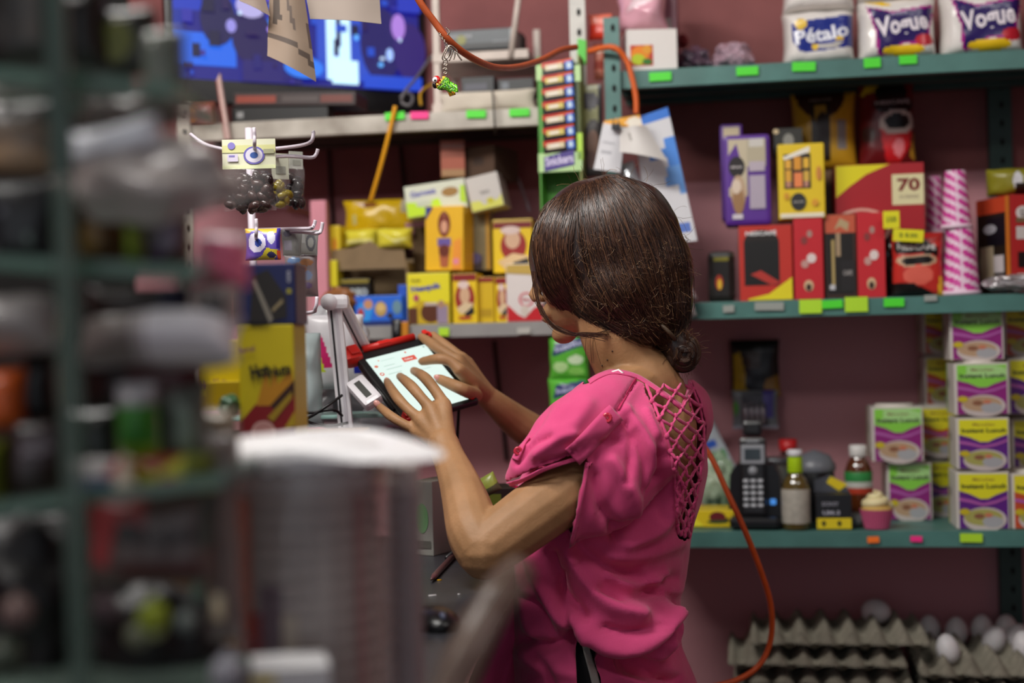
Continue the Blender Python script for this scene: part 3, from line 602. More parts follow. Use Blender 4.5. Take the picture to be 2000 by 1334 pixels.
n3 = noodle((1864, 709, 1970, 811), .335, 'green-topped noodle cup second from the top of the tall stack', 'g', zc - .0005)
zc = n3['_z'] + n3['_h'] + .006
noodle((1855, 604, 1960, 701), .32, 'noodle cup at the top of the tall stack, in the shade of the shelf', 'g', zc - .0005)
m1 = noodle((1976, 925, 2080, 1030), .335, 'orange noodle cup cut by the right edge of the photo', 'o', Z3)
noodle((1976, 818, 2080, 921), .22, 'shaded noodle cup behind, right edge, on the second level', 'y', None)
noodle((1968, 700, 2072, 808), .25, 'yellow-topped noodle cup at the right edge of the photo, high up', 'y', None)
noodle((1960, 600, 2064, 695), .22, 'darkest noodle cup in the top right corner below the shelf', 'o', None)
s1 = noodle((1733, 905, 1820, 1008), .2, 'green-topped noodle cup at the bottom of the short stack by the cupcake', 'g', Z3)
noodle((1703, 795, 1803, 892), .22, 'green-topped noodle cup on top of the short stack', 'g', s1['_z'] + s1['_h'] + .0055, yaw=0)
noodle((1790, 795, 1880, 890), .15, 'noodle cup behind, between the short and the tall stack, lower', 'o', None)
noodle((1806, 697, 1885, 790), .12, 'yellow and red noodle cup behind the tall stack, upper level', 'o', None)
noodle((1803, 604, 1880, 690), .12, 'very dark noodle cup behind the top of the tall stack', 'o', None)
noodle((1800, 900, 1880, 995), .14, 'noodle cup behind the tall stack at its foot', 'y', Z3)
# egg trays and eggs
def egg_tray(label, cu, cv, z, nx, nv, yaw=0, pitch=.047, group='grey cardboard egg trays'):
    mb = MB(); s = 7; nxx, nyy = nx * s, nv * s; vs = []; W_, D = nx * pitch, nv * pitch
    def hh(x, y):
        a = math.cos(2 * math.pi * x / pitch); c = math.cos(2 * math.pi * y / pitch)
        peak = max(0, (a + 1) / 2 * (c + 1) / 2) ** 1.3; cup = ((1 - a) / 2) * ((1 - c) / 2)
        edge = min(x, y, W_ - x, D - y); e = min(1, edge / .007)
        return .012 + (.030 * peak * e - .012 * cup)
    for j in range(nyy + 1):
        for i in range(nxx + 1):
            x, y = i * W_ / nxx, j * D / nyy
            vs.append((x - W_ / 2 + .0015 * noise.noise(Vector((x * 60, y * 60, z * 90))), y - D / 2, hh(x, y) + .003 * noise.noise(Vector((x * 40, y * 40, z * 50 + cu)))))
    n = len(vs); fs = [(j * (nxx + 1) + i, j * (nxx + 1) + i + 1, (j + 1) * (nxx + 1) + i + 1, (j + 1) * (nxx + 1) + i) for j in range(nyy) for i in range(nxx)]
    m_ = M('#8f897a', .9, vary=.3, scale=40, bump=.3)
    mb.add(vs, fs, m_, True)
    lo = [(x, y, zz - .003) for x, y, zz in vs]; mb.add(lo, [f[::-1] for f in fs], m_, True)
    o = mb.build('egg_tray', None, wp(cu, cv, z), RZ + yaw); return tag(o, label, 'egg tray', group)
ux = lambda px, py, v: UZ(px, py, v)[0]
zA = UZ(1640, 1268, .31)[1]
cuA = ux(1632, 1230, .2)
egg_tray('empty grey egg tray topping the left pile, one egg at its right', cuA, .2, zA, 7, 5, 0)
egg_tray('empty grey egg tray second from the top of the left pile', ux(1590, 1300, .22), .215, zA - .037, 7, 5, 0)
zz = zA - .074; k = 0
while zz > Z4 + .01:
    egg_tray(('grey egg tray %s from the top of the left pile' % ('fourth', 'fifth', 'sixth', 'seventh')[min(3, k - 1)] if k else 'grey egg tray third from the top of the left pile'), ux(1600, 1320, .2) + .01 * k, .2, zz, 7, 5, 0); zz -= .037; k += 1
zE = UZ(1870, 1326, .32)[1]; cuE = ux(1952, 1260, .2)
egg_tray('grey egg tray holding the white eggs, top of the right pile', cuE, .2, zE, 7, 6, 0)
zz = zE - .037; k = 0
while zz > Z4 + .01: egg_tray('grey egg tray under the tray of eggs' if k == 0 else 'grey egg tray %s under the tray of eggs' % ('second', 'third', 'fourth', 'fifth')[min(3, k - 1)], cuE + .006, .2, zz, 7, 6, 0); zz -= .037; k += 1
def egg(label, px, py, z, ang=0, s=1, lie=0):
    p = hz(px, py, z + .024); b = MB(); prof = []
    for i in range(15):
        a = math.pi * i / 14; zz = -math.cos(a) * .029; r = .0222 * math.sin(a) * (1 - .10 * -math.cos(a)); prof.append((max(r, .0002) * s, zz * s))
    b.lathe(prof, M('#dad6d8', .45, vary=.06, scale=20, sss=.1), 24, cap=False)
    o = b.build('egg', None, p, (lie, lie * .9, ang)); tag(o, label, 'egg', 'white hen eggs'); return o
egg('single white egg lying in the top tray of the left pile', 1712, 1195, zA + .016, .3, 1.12, 1.3)
for x, y, lab in ((1815, 1229, 'leftmost white egg of the egg tray, back rows'), (1852, 1209, 'leftmost egg of the hindmost row'), (1899, 1209, 'second egg of the hindmost row'), (1949, 1211, 'third egg of the hindmost row'), (1868, 1233, 'egg right of the leftmost one, second row from the back'),
                  (1918, 1228, 'third egg of the second row from the back'), (1966, 1228, 'fourth egg of the second row from the back'), (1942, 1249, 'middle egg of the third row from the back'), (1986, 1246, 'egg near the right edge of the photo in the third row'), (1851, 1268, 'white egg sitting alone nearest to the front of the egg tray'), (2001, 1262, 'egg cut by the right edge of the photo')):
    egg(lab, x, y, zE + .016 - (.004 if y < 1215 else 0), R.uniform(-.3, .3), 1, R.uniform(-.35, .35))
# ================================================================ white and grey shelves on the left
# ---- television, turned towards the shopkeeper
tvY = 2.52; yawt = math.radians(27)
bl, br = P(338, 196, 2.50), None
tv = empty('television', wp(UZ(586, 205, .17)[0], .17, ZL1 + .001), yawt - .02, 'flat black television with a blue picture on the white shelf', 'television')
BK = M('#0c0c0e', .25)
TVW, TVH = .56, .34
b = MB(); b.box((0, 0, TVH / 2 + .05), (TVW, .03, TVH), BK, bev=.004); b.box((0, .03, TVH / 2 + .04), (TVW * .7, .04, TVH * .6), M('#101012', .5), bev=.01); b.build('tv_housing', tv)
b = MB(); b.box((0, .01, .006), (.2, .12, .012), BK, bev=.004); b.box((0, .01, .035), (.07, .02, .06), BK, bev=.004); b.build('tv_foot', tv)
q = MB(); zb = .098; sw, sh_ = TVW - .03, TVH - .062
def E_(c, s): return M(c, .5, emit=s)
scr = [('r', 0, 0, 1, 1, E_('#12128c', .9))]
def TR(x0, y0, x1, y1, c, s=1.0): scr.append(('r', x0, y0, x1, y1, E_(c, s)))
def TE(x, y, rx, ry, c, s=1.0): scr.append(('e', x, y, rx, ry, E_(c, s)))
TR(0, 0, .04, 1, '#0a2a9c'); TR(.0, .5, .45, 1, '#1838c0'); TR(.0, .1, .24, .34, '#1a62e0', 1.2); TR(.05, .66, .13, .84, '#9ab4ff', 1.5); TR(.17, .64, .24, .83, '#8a7cf0', 1.3); TR(.27, .62, .33, .84, '#a0dcff', 1.4)
TR(.36, .6, .5, .9, '#6a50f0', 1.0); TE(.17, .45, .07, .2, '#140c50'); TE(.34, .34, .12, .26, '#1c0c54'); TE(.3, .56, .06, .09, '#b8b0e8', 1.1); TE(.22, .4, .02, .05, '#a098f0'); TR(.26, .0, .5, .16, '#201470'); TE(.42, .5, .06, .12, '#3c84f0', 1.2)
TR(.56, .05, .78, .6, '#2a50d0'); TR(.6, .05, .7, .62, '#bfe6ff', 1.5); TR(.64, .3, .66, .55, '#101058'); TR(.62, .02, .73, .2, '#c8f0ff', 1.4); TE(.83, .34, .09, .28, '#180e64'); TE(.95, .3, .07, .22, '#2a1070'); TR(.75, 0, 1, .1, '#1c4ad0', 1.1); TE(.78, .62, .035, .08, '#8ab0ff', 1.4)
TR(.9, .6, 1, 1, '#2036c0'); TE(.9, .48, .03, .1, '#b080e0', 1.1); TE(.86, .26, .015, .05, '#a0c0ff', 1.3); TE(.62, .8, .09, .1, '#1a1068'); TE(.5, .12, .08, .08, '#2a7af0', 1.2)
rt = random.Random(2)
for _ in range(70):
    x, y = rt.random() * .96, rt.random() * .9; a_, b_ = rt.uniform(.01, .05), rt.uniform(.02, .12)
    c_ = rt.choice(('#0c0840', '#1a1478', '#2a2ab0', '#140a50', '#3a2a9c', '#1a50d8', '#240c58')); scr.insert(rt.randrange(3, len(scr)), ('r', x, y, min(1, x + a_), min(1, y + b_), E_(c_, .9)))
for _ in range(14): scr.append(('e', rt.uniform(.03, .97), rt.uniform(.1, .95), rt.uniform(.006, .014), rt.uniform(.01, .03), E_(rt.choice(('#c8e0ff', '#b090ff', '#60b0ff')), 1.3)))
art(q, scr, Vector((-sw / 2, -.015, zb)), Vector((sw, 0, 0)), Vector((0, 0, sh_)), Vector((0, -1, 0)), rough=.2)
q.build('screen_picture', tv)
# things on the white shelf
def lbox(name, label, cat, rect, vf, d, col, **k): return carton(name, label, cat, rect, vf, d, col, **k)
lbox('slim_case', 'flat dark case with orange lettering lying under the television', 'case', (455, 180, 694, 206), .345, .09, '#2a1614', front=[('r', .02, .2, .35, .8, '#8a3420'), ('r', .4, .25, .7, .75, '#4a3e3c'), ('r', .72, .2, .98, .8, '#6a2c20')], mat=M('#2a1614', .4), tilt=.04)
lbox('remote_control', 'black remote control lying on the white shelf under the flat case', 'remote', (452, 205, 640, 222), .34, .045, '#141414', front=[('r', .05, .3, .12, .7, '#8a8a8a')], tilt=.0, on=ZL1)
pouch('snack_packet', 'orange and brown snack packet at the left end of the white shelf', 'snack packet', (352, 200, 420, 230), .32, .04, '#8a4a3a', [('e', .4, .5, .2, .3, '#e08a20'), ('r', .6, .2, .95, .8, '#b06a68')], on=ZL1, seed=3)
crumple_bag('black_headphones', 'black rounded bundle behind the orange snack packet', (355, 180, 430, 206), .2, .06, M('#141214', .4), 3)
b = MB(); b.prism([(-.004, 0), (.006, 0), (-.012, .13), (-.018, .118)], -.004, .004, M('#c8a8a0', .6, vary=.2, scale=50)); b.prism([(-.006, 0), (-.004, 0), (-.018, .118), (-.02, .115)], -.004, .004, M('#8a3a30', .6))
tag(b.build('wooden_strip', None, wp(UZ(445, 272, .375)[0], .375, UZ(445, 272, .375)[1]), RZ), 'narrow pale wooden strip leaning up across the white shelf edge', 'strip')
# wire-framed white caddy with the set-top boxes
wc = M('#d8cabf', .5, vary=.15); cd = empty('white_caddy', wp(UZ(945, 205, .2)[0], .2, ZL1 + .001), RZ, 'white caddy on the right of the white shelf, carrying black set-top boxes', 'rack')
ua, ub = UZ(855, 150, .25)[0] - UZ(945, 205, .2)[0], UZ(1040, 150, .25)[0] - UZ(945, 205, .2)[0]
zz = zat(900, 128, .25) - ZL1
b = MB(); b.box(((ua + ub) / 2, 0, zz + .006), (ub - ua, .2, .018), wc, bev=.002); b.build('caddy_tray', cd)
b = MB(); b.box(((ua + ub) / 2, 0, .012), (ub - ua, .22, .022), wc, bev=.002); b.build('caddy_base', cd)
b = MB(); b.box((ua + .008, -.09, .16), (.014, .014, .32), wc, bev=.002); b.build('caddy_upright', cd)
b = MB(); b.tube([(ub - .035, -.1, zz), (ub - .008, -.1, zz + .17)], .006, wc, 8); b.build('caddy_strut', cd)
for x_ in (ua + .008, ub - .008): b = MB(); b.box((x_, .09, .1), (.014, .014, .2), wc, bev=.002); b.build('caddy_rear_leg', cd)
def setbox(name, label, rect, vf, d, **k): return carton(name, label, 'electronics', rect, vf, d, '#1c1e20', **k)
st = setbox('set_top_box', 'dark grey set-top box with a yellow round sticker on the caddy', (868, 57, 1004, 96), .27, .13, front=[('r', 0, .02, 1, .3, '#0e0e10'), ('r', .05, .62, .4, .76, '#8a8c90'), ('r', .7, .3, .95, .4, '#70747a'), ('e', .24, .5, .07, .26, M('#f0e818', .4, emit=.25)), ('r', .95, .3, 1, 1, '#a8b0b0')], mat=M('#3a4248', .35))  # glowing yellow disc stands for the blurred light of an LED
setbox('power_brick', 'black adapter box with a grey label on the white shelf', (900, 150, 965, 182), .28, .06, front=[('r', .1, .15, .8, .6, '#4a4a56')])
setbox('modem', 'small black modem right of the adapter box', (972, 153, 1042, 182), .28, .08, front=[('r', .1, .3, .3, .8, '#6a7078')])
crumple_bag('black_pouch', 'round black bundle at the right end of the caddy', (1000, 62, 1030, 128), .15, .05, M('#241a1a', .5), 6)
pouch('white_cloth', 'white folded cloth lying along the front edge of the white shelf', 'cloth', (858, 178, 1046, 216), .35, .03, '#d0c6b6', on=ZL1, seed=3, crumple=.004, rough=.8)
def cable(name, label, pts, r, mat, cat='cable', per=8, n=8):
    b = MB(); b.tube(catmull(pts, per), r, mat, n); return tag(b.build(name), label, cat)
cable('grey_cable', 'grey coiled cable beside the television', [hit(*q) for q in ((842, 110, .2), (815, 150, .25), (790, 180, .3), (785, 200, .3), (800, 205, .3), (806, 190, .28), (795, 180, .26), (782, 190, .25))], .003, M('#6a6668', .5))
cable('yellow_cable', 'short yellow cable curling behind the parrot keychain', [hit(*q) for q in ((822, 205, .3), (822, 180, .28), (845, 165, .25), (880, 160, .22))], .003, M('#b88a1c', .5))
cable('yellow_string', 'taut yellow string hanging from the white shelf to the yellow bags', [hit(772, 207, .37), hit(760, 260, .365), hit(742, 330, .35), hit(724, 392, .33)], .0042, M('#eaa41c', .5), 'string')
cable('white_cable', 'thin pale cable hanging beside the white yellow-footed box', [hit(1000, 318, .1), hit(1012, 350, .1), hit(1025, 385, .1), hit(1034, 412, .1)], .003, M('#a898a4', .5))
cable('black_cable', 'thin black cable over the edge of the white shelf near the green stickers', [hit(962, 178, .36), hit(964, 205, .372), hit(966, 240, .372), hit(968, 262, .33)], .0018, M('#2a2624', .5))
# ---- grey shelf, bottom row
YB = '#ecc818'
lbox('cocoa_box', 'yellow chocolate drink box with blue lettering and a cup picture', 'box', (796, 533, 879, 632), .345, .09, '#e8dc20',
     front=[('p', [(0, .0), (1, 0), (1, .42), (.75, .4), (.3, .46), (0, .3)], '#c8a81c'), ('e', .55, .22, .25, .2, '#5a2c14'), ('r', .4, .36, .7, .42, '#c8b8b0'), ('r', 0, 0, .22, .32, '#5a3018'), ('r', .7, 0, .95, .35, '#9a88a0'), ('e', .8, .38, .08, .08, '#b08870'),
            ('t', 'Nesquik', .44, .71, .15, '#2838b8', .72, .12, .03), ('e', .2, .52, .07, .07, '#b8486a'), ('t', 'Nestlé', .2, .87, .05, '#6a5a10', .22)],
     right=[('r', 0, 0, 1, 1, '#6a5a14')], on=ZL2)
def marias(l, rect, vf, yaw=0):
    return lbox('biscuit_box', l, 'box', rect, vf, .07, YB, front=[('r', 0, .86, 1, 1, '#8a1c1c'), ('e', .5, .5, .42, .32, '#9c2420'), ('e', .5, .56, .22, .18, '#d8b08c'), ('e', .45, .78, .24, .08, '#e8d0c8'), ('p', [(.15, .3), (.5, .42), (.85, .4), (.8, .22), (.3, .18)], '#e0c8a0'), ('p', [(.45, .18), (.85, .34), (.9, .2), (.6, .12)], '#1c1a1c'), ('e', .5, .1, .3, .035, '#b84a2c')], on=ZL2 if rect[3] > 600 else None, yaw=yaw)
marias('yellow and red biscuit box with a figure, right of the chocolate drink box', (884, 534, 932, 632), .345)
lbox('plain_yellow_box', 'plain yellow side of a biscuit box between the two figured ones', 'box', (934, 541, 965, 632), .33, .07, '#d8b41a', front=[('r', .1, .12, .9, .3, '#b89414'), ('r', 0, .9, 1, 1, '#8a1c1c')], on=ZL2)
marias('narrow yellow and red biscuit box half behind the white and red box', (967, 541, 995, 632), .335)
lbox('white_red_box', 'white box with red zigzag foot and round red emblem at the shelf end', 'box', (989, 515, 1060, 630), .352, .07, '#e4dcd8', front=[('p', [(0, 0), (1, 0), (1, .3), (.75, .22), (.5, .05), (.3, .12), (.0, .3)], '#c81c28'), ('g', .55, .38, .22, .13, .75, '#d8707a'), ('e', .5, .18, .12, .1, '#d8ccc0'), ('p', [(0, .85), (1, .8), (1, 1), (0, 1)], '#c8a850'), ('t', 'Rico', .55, .38, .06, '#c84a5a', .24)], on=ZL2)
# upper pieces of that pile
lbox('biscuit_carton', 'tall yellow and dark red biscuit box with a figure, next to her forehead', 'box', (963, 428, 1040, 532), .3, .08, YB, front=[('r', 0, .84, 1, .95, '#7a1620'), ('r', 0, .95, 1, 1, '#b89a50'), ('e', .52, .5, .34, .3, '#9c2420'), ('e', .5, .62, .2, .18, '#d8b090'), ('e', .45, .8, .26, .08, '#e0c8c0'), ('p', [(.1, .2), (.5, .36), (.9, .3), (.95, .1), (.3, .05)], '#e0c090'), ('p', [(.5, .18), (.9, .26), (.95, .08), (.6, .02)], '#1c1a1c')])
lbox('display_box', 'yellow display box with a picture of a boy above a glass of chocolate', 'box', (832, 402, 908, 528), .33, .07, '#ecb81c',
     front=[('e', .5, .72, .17, .2, '#7a2c1c'), ('e', .5, .68, .09, .1, '#d8a080'), ('e', .5, .87, .06, .06, '#8a4a30'), ('r', .32, .38, .68, .5, '#6a58a0'), ('p', [(.34, .38), (.66, .38), (.6, .04), (.4, .04)], '#b0603c'), ('e', .5, .3, .14, .1, '#6a2c1c'), ('p', [(.7, .0), (.96, 0), (.96, .5), (.75, .45)], '#f09a34'), ('e', .82, .13, .08, .05, '#e88aa0'), ('p', [(0, 1), (.0, .8), (.2, 1)], '#2c3c8c')], yaw=-.1, tilt=.02)
lbox('carton_flap', 'grey-olive opened carton behind the yellow display box', 'box', (905, 412, 958, 528), .26, .06, '#7d7150', front=[('r', .1, 0, .7, .25, '#3a2c30'), ('e', .4, .2, .25, .1, '#5a5080'), ('r', .85, 0, 1, 1, '#b88a1c')])
lbox('brown_stock_box', 'dark brown carton behind the boxes in the middle of the grey shelf', 'box', (808, 440, 985, 632), .22, .14, '#5a4326', mat=M('#5a4326', .8, vary=.2, scale=20), on=ZL2)
g1 = lbox('lime_box', 'white and lime box tilted on top of the pile', 'box', (795, 356, 914, 418), .3, .09, '#d8dcc8', front=[('p', [(0, 0), (.45, .0), (.6, .15), (.55, .5), (.3, .42), (0, .5)], '#c4ec1e'), ('t', 'Gamesa', .3, .75, .2, '#6a6ab8', .44, .05, .03), ('e', .75, .65, .14, .15, '#a07838'), ('p', [(.9, .3), (1, .2), (1, .8), (.93, .8)], '#b8e020'), ('e', .3, .38, .14, .1, '#c8d0b8')], top=[('r', 0, 0, 1, 1, '#6a9a20')], tilt=-.11)
lbox('pale_box', 'small white box with a pale yellow foot, tilted at the right of the pile', 'box', (921, 340, 985, 408), .3, .09, '#ccc6c0', front=[('p', [(0, 0), (1, 0), (1, .35), (.9, .22), (.4, .12), (.3, .28), (0, .3)], '#d8d860'), ('t', 'TACO', .5, .5, .1, '#6a6460', .3), ('e', .62, .22, .12, .08, '#c8c020')], tilt=-.2)
ob = lbox('brown_carton', 'brown carton with a dull orange end on top of the pile under the white shelf', 'box', (896, 284, 982, 348), .27, .12, '#5a3c28', mat=M('#4f3828', .8, vary=.2, scale=20), front=[('r', .5, .4, .75, .65, '#36261c')], yaw=-.25)
lbox('orange_carton', 'faded orange and brown carton end left of the brown carton', 'box', (852, 274, 897, 346), .29, .1, '#a85a44', front=[('r', 0, 0, 1, .2, '#a88058'), ('r', 0, .55, 1, .6, '#8a4a38'), ('r', 0, .8, 1, .9, '#8a5a50')], yaw=.2)
# open cardboard display and yellow bags
cb = empty('cardboard_display', wp(UZ(722, 560, .3)[0], .24, ZL2 + .001), RZ, 'open brown cardboard display box with torn flap left of the chocolate drink box', 'box')
kr = M('#8a7354', .85, vary=.2, scale=25); hh = zat(722, 484, .3) - ZL2; wv = (UZ(796, 560, .3)[0] - UZ(650, 560, .3)[0])
b = MB(); b.box((0, .06, hh * .44), (wv, .004, hh * .88), kr); b.box((-wv / 2, 0, hh * .4), (.004, .12, hh * .8), kr); b.box((wv / 2, 0, hh * .4), (.004, .12, hh * .8), kr); b.box((0, 0, .003), (wv, .12, .004), kr); b.build('carton_walls', cb)
b = MB(); b.prism([(-wv / 2, hh * .72), (wv / 2, hh * .72), (wv / 2 - .004, hh * .95), (wv * .18, hh * .98), (wv * .02, hh * 1.08), (-.03, hh), (-wv / 2, hh * .98)], -.063, -.059, kr); b.build('front_flap', cb)
lbox('biscuit_packet', 'black biscuit packet with white lettering inside the cardboard display', 'packet', (660, 545, 722, 592), .3, .04, '#16120e', front=[('t', 'OREO', .55, .45, .32, '#b8c0c0', .8, 0, .05), ('r', 0, .85, 1, 1, '#8a7a20')])
crumple_bag('brown_bread', 'brown rounded packet at the front of the cardboard display', (628, 560, 700, 612), .34, .05, M('#8a5424', .5), 12)
lbox('cookie_box', 'bright blue cookie box with small round cookie pictures', 'box', (693, 577, 786, 630), .345, .06, '#2468d8', front=[('p', [(0, .2), (.3, .1), (.4, .7), (.1, .8)], '#2a94e8'), ('e', .28, .72, .1, .17, '#c8906a'), ('e', .55, .55, .13, .26, '#b89a58'), ('e', .55, .6, .09, .14, '#d8b878'), ('e', .9, .6, .1, .24, '#6a90a0'), ('e', .12, .4, .07, .2, '#b04040'), ('r', 0, 0, 1, .14, '#182a6a'), ('e', .75, .32, .06, .1, '#2a2440')], on=ZL2)
lbox('blue_packet', 'blue upright packet end between cookie box and chocolate drink box', 'packet', (778, 556, 795, 632), .33, .04, '#2456c0', on=ZL2)
pouch('dark_bottle', 'small black canister at the grey shelf edge under the cookie box', 'canister', (764, 622, 785, 666), .38, .02, '#15161a', seed=2)
lbox('orange_packet', 'small orange packet beside the black canister', 'packet', (784, 628, 797, 662), .37, .01, '#c8801c')
for i, (r, lab, it) in enumerate((((672, 390, 808, 460), 'large yellow bag with pinkish prints at the back of the grey shelf', [('p', [(.15, .9), (.35, .75), (.5, .95)], '#d8c0b0'), ('e', .42, .85, .1, .1, '#7a4a18'), ('r', .15, .3, .22, .6, '#b8b070'), ('r', .9, 0, 1, .3, '#b88898'), ('r', .85, .6, 1, 1, '#a8a088')]),
                               ((674, 448, 740, 484), 'pale yellow crinkled bag end, lower left of the large yellow bag', [('r', .1, .2, .9, .4, '#f0e890')]),
                               ((736, 446, 806, 486), 'pale yellow crinkled bag end, lower right of the large yellow bag', [('p', [(0, .9), (.5, .4), (1, .5), (.6, .2)], '#f4ee9a')]))):
    pouch('yellow_bag', lab, 'bag', r, .26 + .03 * i, .05, '#c8a410' if i == 0 else '#dcd040', it, seed=11 + i, crumple=.005)
lbox('yellow_packet', 'narrow yellow packet with an orange print left of the cardboard display', 'packet', (643, 440, 664, 505), .3, .05, '#e0c41a', front=[('e', .5, .4, .3, .25, '#d88a1c')], bev=.003)
lbox('yellow_packet', 'lower narrow yellow packet at the left end of the grey shelf', 'packet', (643, 508, 658, 560), .32, .05, '#d8cc1c')
lbox('stock_box', 'plain brown stock box at the back left of the grey shelf, under the yellow bags', 'box', (655, 484, 790, 632), .14, .1, '#5a4326', mat=M('#5a4326', .85), on=ZL2)
cable('brown_tube', 'brown cord sagging across the pink wall behind the bags of sweets', [hit(560, 408, .03), hit(600, 416, .03), hit(640, 438, .03), hit(672, 462, .03)], .004, M('#9a5a34', .6), 'cord')
# pale pink door edge standing left of the grey shelf
b = MB(); p0, p1 = hit(611, 430, .34), hit(640, 700, .34); b.box((0, 0, .0), (.032, .02, 1.6), M('#d48a98', .6, vary=.1, scale=10), bev=.002)
tag(b.build('pink_post', None, wp(UZ(626, 500, .33)[0], .33, ZL2 - .55), RZ), 'pale pink painted wooden post left of the yellow packets', 'post')
# ---- candy dispenser, hung on the posts
gd = M('#4f9a34', .5); lg = M('#b8dc9a', .5)
vD = .42; ul, ur = UZ(1053, 250, vD)[0], UZ(1136, 250, vD)[0]; zt_, zb_ = UZ(1095, 108, vD)[1], UZ(1095, 330, vD)[1]; zB = UZ(1095, 420, vD)[1]
wd = ur - ul; cdp = empty('candy_display', wp((ul + ur) / 2, vD - .03, zB), RZ - .06, 'tall green card dispenser filled with wrapped candy bars', 'display')
b = MB(); b.box((0, .028, (zt_ - zB) / 2), (wd, .003, zt_ - zB), gd); b.box((-wd / 2 + .0015, 0, (zt_ - zB) / 2 - .02), (.003, .056, zt_ - zB - .04), gd); b.box((wd / 2 - .0015, 0, (zt_ - zB) / 2), (.003, .056, zt_ - zB), M('#8f9a58', .6)); b.build('card_case', cdp)
b = MB(); h = zb_ - zB
b.box((0, -.028, h + .013), (wd * 1.04, .003, .035), lg); art(b, [('p', [(.12, .05), (.84, .3), (.84, .98), (.12, .7)], '#4a3a8a'), ('t', 'Snickers', .48, .55, .4, '#d8d0ec', .66, .12, .03)], Vector((-wd / 2, -.0297, h - .006)), Vector((wd, 0, 0)), Vector((0, 0, .042)), Vector((0, -1, 0))); b.build('label_lip', cdp)
b = MB(); b.box((-wd / 2 + .004, -.026, (h + zt_ - zB) / 2), (.009, .004, zt_ - zB - h), gd); b.box((wd / 2 - .004, -.026, (h + zt_ - zB) / 2), (.009, .004, zt_ - zB - h - .03), M('#16301a', .5)); b.box((-wd / 2 + .004, -.0275, zt_ - zB - .03), (.012, .004, .028), lg); b.box((wd / 2 - .003, -.0275, zt_ - zB - .035), (.011, .004, .03), lg); b.box((wd / 2 - .002, -.0275, h + .04), (.01, .004, .05), M('#b4e04a', .5)); b.build('side_rails', cdp)
b = MB(); b.prism([(.028, zt_ - zB - .005), (.045, zt_ - zB - .01), (.046, zt_ - zB + .035), (.03, zt_ - zB + .04)], .02, .023, M('#54c83a', .5)); b.build('top_tab', cdp)
n = 7
for k in range(n):
    z = h + .036 + k * (zt_ - zB - h - .04) / n; ww = wd * .76
    mb = MB(); T = Matrix.Translation((0, -.018, z)) @ Matrix.Rotation(-.1, 4, 'Y')
    mb.box((0, 0, .008), (ww, .022, .0235), M('#2c1a20', .25), T, bev=.005)
    art(mb, [('r', .0, .55, .6, .98, '#c83a30'), ('p', [(.5, .6), (.98, .85), (.98, 1), (.5, .95)], '#d8542c'), ('r', .1, .3, .66, .75, '#d8c870' if k % 2 else '#e0d4b0'), ('r', .2, .4, .5, .65, '#eee4d8'), ('r', .74, .1, .98, .8, '#4a74d0'), ('e', .86, .45, .07, .25, '#d0e4f0'), ('r', 0, 0, .7, .22, '#201418')], T @ Vector((-ww / 2, -.0112, -.0035)), T.to_3x3() @ Vector((ww, 0, 0)), T.to_3x3() @ Vector((0, 0, .0232)), Vector((0, -1, 0)), rough=.2)
    o = mb.build('candy_bar', None, cdp.location, RZ - .06); tag(o, 'wrapped candy bar in the green dispenser, %s' % ('lowest', 'second from the bottom', 'third from the bottom', 'in the middle', 'third from the top', 'second from the top', 'topmost')[k], 'candy bar', 'candy bars in the green dispenser')
# dark portrait card beside the dispenser
pouch('portrait_card', 'olive and black printed card with an oval photo right of the candy dispenser', 'card', (1137, 165, 1178, 345), .375, .006, '#8a8a5c', [('e', .4, .82, .42, .1, '#2c2430'), ('p', [(0, 0), (0, .45), (.3, .6), (.7, .62), (1, .5), (1, 0)], '#2a201c'), ('e', .5, .35, .3, .16, '#7a5a4a'), ('e', .4, .18, .25, .1, '#6a4a40'), ('r', .8, .3, 1, 1, '#1c1616')], crumple=.001)
cable('green_lime_clip', 'lime tag hanging at the top of the candy dispenser', [hit(1157, 95, .4), hit(1156, 128, .4)], .0001, M('#5ad03a', .5), 'tag')
bpy.data.objects.remove(bpy.data.objects['green_lime_clip'])
# ---- papers and foil strips hanging on the green post
def sheet(name, label, quad, v, mat, items=(), curl=0, th=.0012, cat='paper', rot=0):
    # quad: pixel corners tl, tr, br, bl on the plane v, curled away from the wall
    c = [hit(x, y, v) for x, y in quad]; n = 14; vs = []; mb = MB()
    for j in range(n + 1):
        for i in range(n + 1):
            s, t = i / n, j / n; p = (c[0] * (1 - s) + c[1] * s) * (1 - t) + (c[3] * (1 - s) + c[2] * s) * t
            vs.append(p + N * (curl * math.sin(math.pi * s) * .5 + curl * t * t * .6 + .002 * noise.noise(p * 20)))
    org = (c[0] + c[1] + c[2] + c[3]) / 4; vs = [v_ - org for v_ in vs]
    by = {}
    for j in range(n):
        for i in range(n):
            a = j * (n + 1) + i; by.setdefault(hitart(items, (i + .5) / n, 1 - (j + .5) / n, mat), []).append((a, a + 1, a + n + 2, a + n + 1))
    for m_, fs in by.items(): mb.add(vs, fs, mat_of(m_, .6), True); mb.add([v_ - N * th for v_ in vs], [f[::-1] for f in fs], mat_of(m_, .6), True)
    for it in items:
        if it[0] == 't':
            s_, x, y, h_, col = it[1:6]; tv_, tf, asp = text_mesh(s_, .0); sx = it[6] / asp
            out = []
            for vx, vy in tv_:
                s, t = x + vx * sx, 1 - (y + vy * h_); p = (c[0] * (1 - s) + c[1] * s) * (1 - t) + (c[3] * (1 - s) + c[2] * s) * t
                out.append(p + N * (curl * math.sin(math.pi * s) * .5 + curl * t * t * .6 + .002 * noise.noise(p * 20) + .0008) - org)
            mb.add(out, tf, mat_of(col, .6))
    o = mb.build(name, None, org); return tag(o, label, cat)
PW = '#d8d8dc'
